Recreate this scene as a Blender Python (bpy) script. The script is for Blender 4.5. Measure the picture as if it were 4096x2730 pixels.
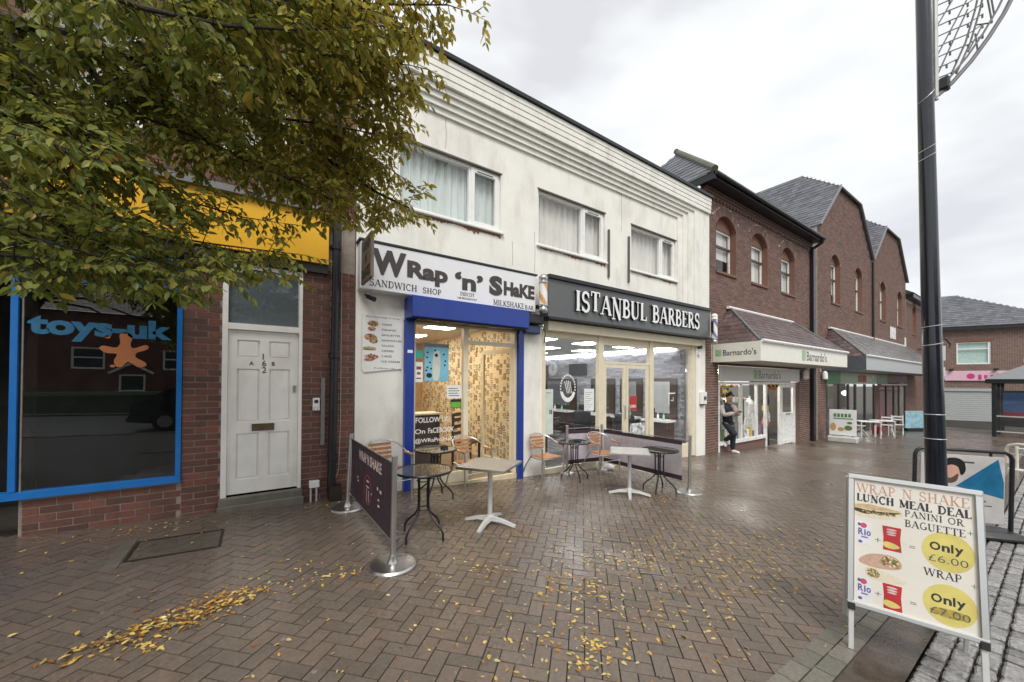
import bpy, math, random
from mathutils import Matrix, Vector
import numpy as np
random.seed(7)
S = bpy.context.scene
COL = S.collection
for _o in list(bpy.data.objects): bpy.data.objects.remove(_o)

# ------------------------------------------------------------------ camera
HEAD = math.radians(55.7); PIT = math.atan(.0105); ROLL = .006
CAM = Vector((0, -5.73, 1.60))
_f = Vector((math.cos(HEAD)*math.cos(PIT), math.sin(HEAD)*math.cos(PIT), math.sin(PIT)))
_r = Vector((math.sin(HEAD), -math.cos(HEAD), 0)); _u = _r.cross(_f)
_r2 = _r*math.cos(ROLL) + _u*math.sin(ROLL); _u2 = -_r*math.sin(ROLL) + _u*math.cos(ROLL)
cd = bpy.data.cameras.new('camera'); cam = bpy.data.objects.new('camera', cd); COL.objects.link(cam)
cd.sensor_fit = 'HORIZONTAL'; cd.sensor_width = 36; cd.lens = 36*1500/4096; cd.shift_y = 146/4096
cd.clip_start = .05; cd.clip_end = 1500
cam.matrix_world = Matrix(((_r2.x, _u2.x, -_f.x, CAM.x), (_r2.y, _u2.y, -_f.y, CAM.y), (_r2.z, _u2.z, -_f.z, CAM.z), (0, 0, 0, 1)))
S.camera = cam

# ------------------------------------------------------------------ sky and sun (overcast)
SUN_EL, SUN_AZ = math.radians(52), math.radians(-118)      # azimuth measured from +x, counter-clockwise
W = bpy.data.worlds.new('World'); S.world = W; W.use_nodes = True
nt = W.node_tree; nt.nodes.clear()
def _n(t, **k):
    n = nt.nodes.new(t)
    for a, b in k.items(): setattr(n, a, b)
    return n
out = _n('ShaderNodeOutputWorld'); mx = _n('ShaderNodeMixShader'); mx.inputs[0].default_value = .93
b1 = _n('ShaderNodeBackground'); b2 = _n('ShaderNodeBackground')
sky = _n('ShaderNodeTexSky'); sky.sky_type = 'NISHITA'; sky.sun_disc = False
sky.sun_elevation = SUN_EL; sky.sun_rotation = math.radians(90) - SUN_AZ
b1.inputs[1].default_value = .10; b2.inputs[1].default_value = 1.0
nt.links.new(sky.outputs[0], b1.inputs[0])
tc = _n('ShaderNodeTexCoord'); mp = _n('ShaderNodeMapping'); mp.inputs['Scale'].default_value = (1.0, 1.0, 2.6)
mp.inputs['Location'].default_value = (.35, .1, .2)
nz = _n('ShaderNodeTexNoise'); nz.inputs['Scale'].default_value = 2.1; nz.inputs['Detail'].default_value = 4; nz.inputs['Roughness'].default_value = .5
rp = _n('ShaderNodeValToRGB')
rp.color_ramp.elements[0].position = .36; rp.color_ramp.elements[0].color = (.49, .495, .52, 1)
rp.color_ramp.elements[1].position = .62; rp.color_ramp.elements[1].color = (.69, .695, .685, 1)
e = rp.color_ramp.elements.new(.48); e.color = (.605, .615, .62, 1)
nt.links.new(tc.outputs['Generated'], mp.inputs[0]); nt.links.new(mp.outputs[0], nz.inputs['Vector'])
nt.links.new(nz.outputs[0], rp.inputs[0]); nt.links.new(rp.outputs[0], b2.inputs[0])
nt.links.new(b1.outputs[0], mx.inputs[1]); nt.links.new(b2.outputs[0], mx.inputs[2]); nt.links.new(mx.outputs[0], out.inputs[0])
sd = bpy.data.lights.new('sun', 'SUN'); sd.energy = 1.5; sd.angle = math.radians(25); sd.color = (1, .97, .92)
sun = bpy.data.objects.new('sun', sd); COL.objects.link(sun)
sdir = Vector((math.cos(SUN_AZ)*math.cos(SUN_EL), math.sin(SUN_AZ)*math.cos(SUN_EL), math.sin(SUN_EL)))
sun.rotation_euler = (-sdir).to_track_quat('-Z', 'Y').to_euler(); sun.location = (0, -8, 30)
S.render.engine = 'CYCLES'
S.view_settings.view_transform = 'Standard'; S.view_settings.look = 'None'
S.view_settings.exposure = .72; S.view_settings.gamma = 1; S.view_settings.use_curve_mapping = False
S.cycles.max_bounces = 8; S.cycles.transparent_max_bounces = 24

# ------------------------------------------------------------------ ground profile (the street falls away to the right)
GX = [-60, -2, 0, 2, 4, 10.2, 20, 41, 400]; GZ = [1.5, .06, 0, -.09, -.19, -.43, -.77, -1.05, -1.05]
def gz(x): return float(np.interp(x, GX, GZ))
def gslope(x): return (gz(x+.05)-gz(x-.05))/.1

# ------------------------------------------------------------------ materials
MATS = {}
def mat(name, col, rough=.6, metal=0., var=.12, scale=6., bump=0., bscale=40., spec=.5, coat=0., rnd=None, em=None, alpha=None, dirt=None):
    """procedural principled material; rnd = list of colours picked per piece; dirt = (colour, amount, scale)"""
    if name in MATS: return MATS[name]
    m = bpy.data.materials.new(name); m.use_nodes = True; t = m.node_tree; N = t.nodes; L = t.links
    p = N['Principled BSDF']; p.inputs['Roughness'].default_value = rough; p.inputs['Metallic'].default_value = metal
    p.inputs['Specular IOR Level'].default_value = spec
    if coat: p.inputs['Coat Weight'].default_value = coat; p.inputs['Coat Roughness'].default_value = .08
    tc = N.new('ShaderNodeTexCoord'); geo = N.new('ShaderNodeNewGeometry')
    c = None
    if rnd:
        at = N.new('ShaderNodeAttribute'); at.attribute_name = 'rnd'
        oi = N.new('ShaderNodeObjectInfo'); ad = N.new('ShaderNodeMath'); ad.operation = 'ADD'
        fr = N.new('ShaderNodeMath'); fr.operation = 'FRACT'
        L.new(at.outputs['Fac'], ad.inputs[0]); L.new(oi.outputs['Random'], ad.inputs[1]); L.new(ad.outputs[0], fr.inputs[0])
        r = N.new('ShaderNodeValToRGB'); el = r.color_ramp.elements
        n = len(rnd)
        el[0].position = 0; el[0].color = (*rnd[0], 1); el[1].position = 1; el[1].color = (*rnd[-1], 1)
        for i in range(1, n-1):
            e = el.new(i/(n-1)); e.color = (*rnd[i], 1)
        L.new(fr.outputs[0], r.inputs[0]); c = r.outputs[0]
    else:
        rg = N.new('ShaderNodeRGB'); rg.outputs[0].default_value = (*col, 1); c = rg.outputs[0]
    if var:
        nz = N.new('ShaderNodeTexNoise'); nz.inputs['Scale'].default_value = scale; nz.inputs['Detail'].default_value = 5
        L.new(geo.outputs['Position'], nz.inputs['Vector'])
        mr = N.new('ShaderNodeMapRange'); mr.inputs[1].default_value = .3; mr.inputs[2].default_value = .7
        mr.inputs[3].default_value = 1-var; mr.inputs[4].default_value = 1+var
        L.new(nz.outputs[0], mr.inputs[0])
        vm = N.new('ShaderNodeVectorMath'); vm.operation = 'SCALE'; L.new(c, vm.inputs[0]); L.new(mr.outputs[0], vm.inputs['Scale']); c = vm.outputs[0]
        mr2 = N.new('ShaderNodeMapRange'); mr2.inputs[1].default_value = .3; mr2.inputs[2].default_value = .7
        mr2.inputs[3].default_value = max(.02, rough*.8); mr2.inputs[4].default_value = min(1, rough*1.2)
        L.new(nz.outputs[0], mr2.inputs[0]); L.new(mr2.outputs[0], p.inputs['Roughness'])
    if dirt:
        dn = N.new('ShaderNodeTexNoise'); dn.inputs['Scale'].default_value = dirt[2]; dn.inputs['Detail'].default_value = 7; dn.inputs['Roughness'].default_value = .65
        mpp = N.new('ShaderNodeMapping'); mpp.inputs['Scale'].default_value = (1, 1, .35)
        L.new(geo.outputs['Position'], mpp.inputs[0]); L.new(mpp.outputs[0], dn.inputs['Vector'])
        dr = N.new('ShaderNodeMapRange'); dr.inputs[1].default_value = .5; dr.inputs[2].default_value = .72; dr.inputs[3].default_value = 0; dr.inputs[4].default_value = dirt[1]
        L.new(dn.outputs[0], dr.inputs[0])
        mc = N.new('ShaderNodeMix'); mc.data_type = 'RGBA'; L.new(dr.outputs[0], mc.inputs[0]); L.new(c, mc.inputs[6]); mc.inputs[7].default_value = (*dirt[0], 1)
        c = mc.outputs[2]
    L.new(c, p.inputs['Base Color'])
    if bump:
        bn = N.new('ShaderNodeTexNoise'); bn.inputs['Scale'].default_value = bscale; bn.inputs['Detail'].default_value = 4
        L.new(geo.outputs['Position'], bn.inputs['Vector'])
        bp = N.new('ShaderNodeBump'); bp.inputs['Strength'].default_value = bump; bp.inputs['Distance'].default_value = .01
        L.new(bn.outputs[0], bp.inputs['Height']); L.new(bp.outputs[0], p.inputs['Normal'])
    if em: p.inputs['Emission Color'].default_value = (*em[0], 1); p.inputs['Emission Strength'].default_value = em[1]
    MATS[name] = m
    return m
def glass(name, tint=(1, 1, 1), refl=1.0, rough=.0, mixcol=None, opac=0.):
    """thin pane: transparent with fresnel reflection, optional grime/film"""
    if name in MATS: return MATS[name]
    m = bpy.data.materials.new(name); m.use_nodes = True; t = m.node_tree; N = t.nodes; L = t.links; N.clear()
    o = N.new('ShaderNodeOutputMaterial'); tr = N.new('ShaderNodeBsdfTransparent'); tr.inputs[0].default_value = (*tint, 1)
    gl = N.new('ShaderNodeBsdfGlossy'); gl.inputs['Roughness'].default_value = rough
    lw = N.new('ShaderNodeLayerWeight'); lw.inputs[0].default_value = .5       # Schlick reflectance, the same from both sides
    pw = N.new('ShaderNodeMath'); pw.operation = 'POWER'; pw.inputs[1].default_value = 5; L.new(lw.outputs['Facing'], pw.inputs[0])
    mu = N.new('ShaderNodeMath'); mu.operation = 'MULTIPLY_ADD'; mu.inputs[1].default_value = .9*refl; mu.inputs[2].default_value = .045*refl; mu.use_clamp = True
    L.new(pw.outputs[0], mu.inputs[0]); mx = N.new('ShaderNodeMixShader'); L.new(mu.outputs[0], mx.inputs[0])
    src = tr.outputs[0]
    if opac:
        df = N.new('ShaderNodeBsdfDiffuse'); df.inputs[0].default_value = (*mixcol, 1)
        m0 = N.new('ShaderNodeMixShader'); m0.inputs[0].default_value = opac; L.new(tr.outputs[0], m0.inputs[1]); L.new(df.outputs[0], m0.inputs[2]); src = m0.outputs[0]
    L.new(src, mx.inputs[1]); L.new(gl.outputs[0], mx.inputs[2]); L.new(mx.outputs[0], o.inputs[0])
    MATS[name] = m
    return m
def leafmat(name, cols, trans=.35, rough=.5):
    if name in MATS: return MATS[name]
    m = bpy.data.materials.new(name); m.use_nodes = True; t = m.node_tree; N = t.nodes; L = t.links
    p = N['Principled BSDF']; p.inputs['Roughness'].default_value = rough; o = N['Material Output']
    at = N.new('ShaderNodeAttribute'); at.attribute_name = 'rnd'; oi = N.new('ShaderNodeObjectInfo')
    # single leaves carry the value in their object colour, joined leaves in the attribute
    sp = N.new('ShaderNodeSeparateColor'); L.new(oi.outputs['Color'], sp.inputs[0])
    ad = N.new('ShaderNodeMath'); ad.operation = 'ADD'; L.new(at.outputs['Fac'], ad.inputs[0])
    sb = N.new('ShaderNodeMath'); sb.operation = 'SUBTRACT'; sb.inputs[0].default_value = 1.0; L.new(sp.outputs[0], sb.inputs[1]); L.new(sb.outputs[0], ad.inputs[1])
    r = N.new('ShaderNodeValToRGB'); el = r.color_ramp.elements; n = len(cols)
    el[0].position = 0; el[0].color = (*cols[0], 1); el[1].position = 1; el[1].color = (*cols[-1], 1)
    for i in range(1, n-1): e = el.new(i/(n-1)); e.color = (*cols[i], 1)
    L.new(ad.outputs[0], r.inputs[0]); L.new(r.outputs[0], p.inputs['Base Color'])
    tl = N.new('ShaderNodeBsdfTranslucent'); L.new(r.outputs[0], tl.inputs[0])
    ms = N.new('ShaderNodeMixShader'); ms.inputs[0].default_value = trans; L.new(p.outputs[0], ms.inputs[1]); L.new(tl.outputs[0], ms.inputs[2]); L.new(ms.outputs[0], o.inputs[0])
    MATS[name] = m
    return m

BR1 = [(.135, .056, .042), (.18, .070, .050), (.095, .046, .038), (.155, .063, .046), (.205, .080, .056), (.112, .051, .041)]
M_brick_old = mat('old_red_brick', None, .8, var=.2, scale=25, bump=.35, bscale=90, rnd=BR1, dirt=((.05, .035, .03), .6, 3))
M_brick_new = mat('brown_red_brick', None, .8, var=.15, scale=25, bump=.3, bscale=80, rnd=[(.145, .08, .062), (.19, .10, .078), (.105, .064, .054), (.17, .09, .07), (.215, .12, .094), (.12, .072, .058)])
M_mortar = mat('mortar', (.28, .235, .195), .95, var=.2, scale=12, bump=.3)
M_mortar_d = mat('pale_mortar', (.44, .39, .335), .95, var=.2, scale=12, bump=.3)
M_render = mat('white_render', (.85, .83, .765), .85, var=.05, scale=2.2, bump=.25, bscale=30, dirt=((.46, .42, .35), .5, 1.9))
M_board = mat('cream_board', (.84, .82, .755), .6, var=.05, scale=4, dirt=((.38, .36, .30), .35, 3))
M_upvc = mat('white_upvc', (.82, .82, .80), .3, var=.03)
M_cream = mat('cream_aluminium', (.72, .65, .48), .4, var=.05)
M_white = mat('white_paint', (.86, .84, .80), .45, var=.05, scale=5, dirt=((.5, .45, .38), .3, 4))
M_black = mat('black_paint', (.012, .013, .016), .35, var=.1)
M_blackp = mat('black_plastic', (.02, .02, .022), .45, var=.1)
M_char = mat('charcoal_panel', (.075, .078, .082), .3, var=.08, scale=2)
M_blue = mat('royal_blue_paint', (.006, .036, .27), .35, var=.1, scale=3, coat=.2)
M_sky = mat('bright_blue_frame', (.012, .16, .50), .35, var=.08)
M_yel = mat('yellow_panel', (.82, .44, .012), .45, var=.05, scale=1.5)
M_chrome = mat('brushed_steel', (.52, .51, .49), .33, 1., var=.02, scale=2)
M_alu = mat('aluminium', (.70, .70, .68), .32, 1., var=.03, scale=3)
M_alup = mat('satin_aluminium_paint', (.62, .62, .60), .4, .3, var=.06)
M_wood = mat('teak_slat', (.46, .21, .085), .45, var=.25, scale=30)
M_conc = mat('concrete', (.16, .145, .12), .8, var=.2, scale=8, bump=.3)
M_lead = mat('lead_flashing', (.17, .17, .18), .6, var=.15)
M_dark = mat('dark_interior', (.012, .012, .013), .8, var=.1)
M_glass = glass('window_glass')
M_glassd = glass('dark_window_glass', (.75, .78, .8), 1.9)
M_glassc = glass('cafe_glass', (1, 1, 1), .5)
M_tile = mat('slate_tile', None, .38, var=.2, scale=20, bump=.3, bscale=60, rnd=[(.075, .075, .088), (.115, .115, .135), (.06, .063, .075), (.14, .14, .16), (.09, .09, .105)])
M_tileb = mat('brown_tile', None, .45, var=.2, scale=20, bump=.3, bscale=60, rnd=[(.11, .075, .07), (.15, .10, .095), (.085, .06, .06), (.13, .10, .10), (.18, .13, .12)])
M_tilew = mat('wet_grey_tile', None, .25, var=.2, scale=20, bump=.3, bscale=60, rnd=[(.14, .13, .13), (.20, .19, .185), (.105, .10, .105), (.17, .155, .15), (.25, .24, .235)])

# ------------------------------------------------------------------ mesh builder
ORI = {}
def thing(name, label, cat, loc=(0, 0, 0), group=None, rotz=0, kind=None):
    o = bpy.data.objects.new(name, None); COL.objects.link(o); o.location = loc; o.rotation_euler = (0, 0, rotz)
    o.empty_display_size = .1
    o['label'] = label; o['category'] = cat
    if group: o['group'] = group
    if kind: o['kind'] = kind
    ORI[o.name] = Vector(loc); return o
def tag(o, label=None, cat=None, group=None, kind=None):
    for k, v in (('label', label), ('category', cat), ('group', group), ('kind', kind)):
        if v: o[k] = v
    return o
CUBE = [(-.5, -.5, -.5), (.5, -.5, -.5), (.5, .5, -.5), (-.5, .5, -.5), (-.5, -.5, .5), (.5, -.5, .5), (.5, .5, .5), (-.5, .5, .5)]
CUBF = [(0, 3, 2, 1), (4, 5, 6, 7), (0, 1, 5, 4), (1, 2, 6, 5), (2, 3, 7, 6), (3, 0, 4, 7)]
def frame(o, x, up):
    x = Vector(x).normalized(); up = Vector(up).normalized(); n = x.cross(up).normalized(); up = n.cross(x)
    return Matrix(((x.x, up.x, n.x, o[0]), (x.y, up.y, n.y, o[1]), (x.z, up.z, n.z, o[2]), (0, 0, 0, 1)))
def FAC(x, y, z): return frame((x, y, z), (1, 0, 0), (0, 0, 1))     # lies on the facade, faces the street
class MB:
    def __init__(s, T=None): s.v = []; s.f = []; s.r = []; s.T = T
    def add(s, vs, fs, r=None, T=None):
        b = len(s.v); T = T if T is not None else s.T
        if T is not None: vs = [tuple(T @ Vector(q)) for q in vs]
        s.v += [tuple(q) for q in vs]; s.f += [tuple(b+i for i in q) for q in fs]
        s.r += [random.random() if r is None else r]*len(fs); return s
    def box(s, x0, x1, y0, y1, z0, z1, T=None, r=None):
        if x0 > x1: x0, x1 = x1, x0
        if y0 > y1: y0, y1 = y1, y0
        if z0 > z1: z0, z1 = z1, z0
        return s.add([((x0, x1)[a > 0], (y0, y1)[b > 0], (z0, z1)[c > 0]) for a, b, c in CUBE], CUBF, r, T)
    def bev(s, x0, x1, y0, y1, z0, z1, b=.004, T=None):
        """box with chamfered edges"""
        vs = []; fs = []
        X = (x0, x1); Y = (y0, y1); Z = (z0, z1)
        idx = {}
        for i in (0, 1):
            for j in (0, 1):
                for k in (0, 1):
                    sx = b if i == 0 else -b; sy = b if j == 0 else -b; sz = b if k == 0 else -b
                    for ax, p in enumerate(((X[i], Y[j]+sy, Z[k]+sz), (X[i]+sx, Y[j], Z[k]+sz), (X[i]+sx, Y[j]+sy, Z[k]))):
                        idx[i, j, k, ax] = len(vs); vs.append(p)
        g = lambda *a: idx[a]
        fs += [(g(0,0,0,0), g(0,0,1,0), g(0,1,1,0), g(0,1,0,0)), (g(1,0,0,0), g(1,1,0,0), g(1,1,1,0), g(1,0,1,0))]
        fs += [(g(0,0,0,1), g(1,0,0,1), g(1,0,1,1), g(0,0,1,1)), (g(0,1,0,1), g(0,1,1,1), g(1,1,1,1), g(1,1,0,1))]
        fs += [(g(0,0,0,2), g(0,1,0,2), g(1,1,0,2), g(1,0,0,2)), (g(0,0,1,2), g(1,0,1,2), g(1,1,1,2), g(0,1,1,2))]
        for i in (0, 1):
            for j in (0, 1): fs.append((g(i,j,0,0), g(i,j,1,0), g(i,j,1,1), g(i,j,0,1)))
        for i in (0, 1):
            for k in (0, 1): fs.append((g(i,0,k,0), g(i,1,k,0), g(i,1,k,2), g(i,0,k,2)))
        for j in (0, 1):
            for k in (0, 1): fs.append((g(0,j,k,1), g(1,j,k,1), g(1,j,k,2), g(0,j,k,2)))
        for i in (0, 1):
            for j in (0, 1):
                for k in (0, 1): fs.append((g(i,j,k,0), g(i,j,k,1), g(i,j,k,2)))
        return s.add(vs, fs, None, T)
    def tube(s, pts, r, n=8, T=None, caps=True):
        pts = [Vector(p) for p in pts]; R = r if isinstance(r, (list, tuple)) else [r]*len(pts); vs = []; fs = []
        ref = None
        for i, p in enumerate(pts):
            d = (pts[min(i+1, len(pts)-1)]-pts[max(i-1, 0)]).normalized()
            if ref is None: ref = d.orthogonal().normalized()
            a = (ref-d*ref.dot(d)).normalized(); b = d.cross(a); ref = a
            for k in range(n):
                t = 2*math.pi*k/n; vs.append(p+(a*math.cos(t)+b*math.sin(t))*R[i])
        for i in range(len(pts)-1):
            for k in range(n): fs.append((i*n+k, i*n+(k+1) % n, (i+1)*n+(k+1) % n, (i+1)*n+k))
        if caps: fs += [tuple(range(n-1, -1, -1)), tuple((len(pts)-1)*n+k for k in range(n))]
        return s.add(vs, fs, None, T)
    def lathe(s, prof, n=20, c=(0, 0, 0), T=None):
        vs = []; fs = []
        for r, z in prof:
            for k in range(n): t = 2*math.pi*k/n; vs.append((c[0]+r*math.cos(t), c[1]+r*math.sin(t), c[2]+z))
        for i in range(len(prof)-1):
            for k in range(n): fs.append((i*n+k, i*n+(k+1) % n, (i+1)*n+(k+1) % n, (i+1)*n+k))
        fs += [tuple(range(n-1, -1, -1)), tuple((len(prof)-1)*n+k for k in range(n))]
        return s.add(vs, fs, None, T)
    def prism(s, poly, d0, d1, T=None):
        """polygon in local xy extruded from d0 to d1 along local z (counter-clockwise)"""
        n = len(poly); vs = [(a, b, d0) for a, b in poly]+[(a, b, d1) for a, b in poly]
        fs = [tuple(range(n-1, -1, -1)), tuple(n+i for i in range(n))]+[(i, (i+1) % n, n+(i+1) % n, n+i) for i in range(n)]
        return s.add(vs, fs, None, T)
    def mesh(s, name, off=Vector((0, 0, 0)), smooth=False):
        me = bpy.data.meshes.new(name); v = [(a-off[0], b-off[1], c-off[2]) for a, b, c in s.v]
        me.from_pydata(v, [], s.f); a = me.attributes.new('rnd', 'FLOAT', 'FACE'); a.data.foreach_set('value', s.r)
        if smooth: me.polygons.foreach_set('use_smooth', [True]*len(s.f))
        me.update(); return me
    def build(s, name, m, parent=None, smooth=False, local=False, sharp=None):
        off = Vector((0, 0, 0)) if (local or parent is None) else ORI.get(parent.name, Vector((0, 0, 0)))
        me = s.mesh(name, off, smooth)
        if smooth: me.set_sharp_from_angle(angle=math.radians(sharp or 38))
        o = bpy.data.objects.new(name, me); COL.objects.link(o); me.materials.append(m)
        if parent: o.parent = parent; ORI[o.name] = off
        return o
def BX(name, m, parent, *b): return MB().box(*b).build(name, m, parent)
def TB(name, m, parent, pts, r, n=8): return MB().tube(pts, r, n).build(name, m, parent, True)
def copy_tree(o, parent=None, **k):
    c = o.copy(); COL.objects.link(c); c.parent = parent
    for ch in list(o.children): copy_tree(ch, c)
    return c
UC = {}
def unit_cube(m):
    if m.name not in UC:
        me = bpy.data.meshes.new('piece_'+m.name); me.from_pydata(CUBE, [], CUBF); me.materials.append(m); UC[m.name] = me
    return UC[m.name]
def pieces(parent, name, mats4, m, limit=300, me=None):
    """many alike pieces: the ones that show largest are objects of their own, the rest one joined part"""
    off = ORI.get(parent.name, Vector((0, 0, 0)))
    def size(M):
        c = M.translation; d = c-CAM; z = d.dot(_f)
        if z < .2: return 0
        if abs(d.dot(_r2)/z) > 1.45 or not (-.95 < d.dot(_u2)/z < 1.1): return 0
        return M.col[0].length*max(M.col[2].length, M.col[1].length)/z/z
    items = sorted(mats4, key=size, reverse=True)
    base = me or unit_cube(m)
    for M in items[:limit]:
        o = bpy.data.objects.new(name, base); COL.objects.link(o); o.parent = parent
        M = M.copy(); M.translation = M.translation-off; o.matrix_local = M
    rest = items[limit:]
    if rest:
        bv = [v.co.copy() for v in base.vertices]; bf = [tuple(p.vertices) for p in base.polygons]
        b = MB()
        for M in rest: b.add([M @ v for v in bv], bf)
        o = b.build(name, m, parent); o['kind'] = 'stuff'
def boxm(x0, x1, y0, y1, z0, z1, R=None):
    M = Matrix.Translation(((x0+x1)/2, (y0+y1)/2, (z0+z1)/2))
    if R is not None: M = M @ R
    return M @ Matrix.Diagonal((x1-x0, y1-y0, z1-z0, 1))
def wall_grid(x0, x1, z0, z1, holes):
    """rectangles that fill a wall around rectangular holes"""
    xs = sorted({x0, x1, *[h[i] for h in holes for i in (0, 1) if x0 < h[i] < x1]})
    res = []
    for a, b in zip(xs, xs[1:]):
        mid = (a+b)/2; z = z0
        for h in sorted([h for h in holes if h[0] <= mid <= h[1]], key=lambda h: h[2]):
            if h[2] > z: res.append((a, b, z, min(h[2], z1)))
            z = max(z, h[3])
        if z < z1: res.append((a, b, z, z1))
    return res
def bricks_on(x0, x1, z0, z1, holes=(), y=0., proud=.003, L=.215, H=.063, J=.013, phase=0., skip=None):
    """stretcher-bond bricks on a wall that faces the street; returns matrices"""
    res = []; k = 0; z = z0
    while z < z1-.02:
        zt = min(z+H, z1); off = ((L+J)/2 if (k+int(phase)) % 2 else 0)
        x = x0-off
        while x < x1-.01:
            a, b = max(x, x0), min(x+L, x1); x += L+J
            if b-a < .03: continue
            segs = [(a, b)]
            for h in holes:
                if h[2] < (z+zt)/2 < h[3]:
                    ns = []
                    for p, q in segs:
                        if q <= h[0] or p >= h[1]: ns.append((p, q)); continue
                        if p < h[0]-.025: ns.append((p, h[0]))
                        if q > h[1]+.025: ns.append((h[1], q))
                    segs = ns
            for p, q in segs:
                if skip and skip((p+q)/2, (z+zt)/2): continue
                j = random.uniform(-.0015, .0015)
                res.append(boxm(p, q, y-proud+j, y+.03, z, zt))
        z += H+J; k += 1
    return res

# ------------------------------------------------------------------ lettering
def text_mb(s, w=None, h=None, ext=.002, bold=0., T=None, align='L', space=1.):
    """text in the built-in font, scaled to a width and/or height, lower left (or centre) at T"""
    c = bpy.data.curves.new('t', 'FONT'); c.body = s; c.size = 1; c.offset = bold; c.extrude = .5; c.space_character = space
    c.resolution_u = 3
    o = bpy.data.objects.new('t', c); COL.objects.link(o)
    dg = bpy.context.evaluated_depsgraph_get(); me = bpy.data.meshes.new_from_object(o.evaluated_get(dg))
    vs = [v.co.copy() for v in me.vertices]; fs = [tuple(p.vertices) for p in me.polygons]
    bpy.data.objects.remove(o); bpy.data.curves.remove(c); bpy.data.meshes.remove(me)
    a0 = min(v.x for v in vs); a1 = max(v.x for v in vs); b0 = min(v.y for v in vs); b1 = max(v.y for v in vs)
    sy = h/(b1-b0) if h else w/(a1-a0); sx = w/(a1-a0) if w else sy
    cx = (a0+a1)/2 if align == 'C' else a0
    vs = [((v.x-cx)*sx, (v.y-b0)*sy, (v.z+.5)*ext) for v in vs]
    return MB().add(vs, fs, 0, T)
def arc(cx, cy, rx, ry, a0, a1, n=12): return [(cx+rx*math.cos(math.radians(a0+(a1-a0)*i/n)), cy+ry*math.sin(math.radians(a0+(a1-a0)*i/n))) for i in range(n+1)]
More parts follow.
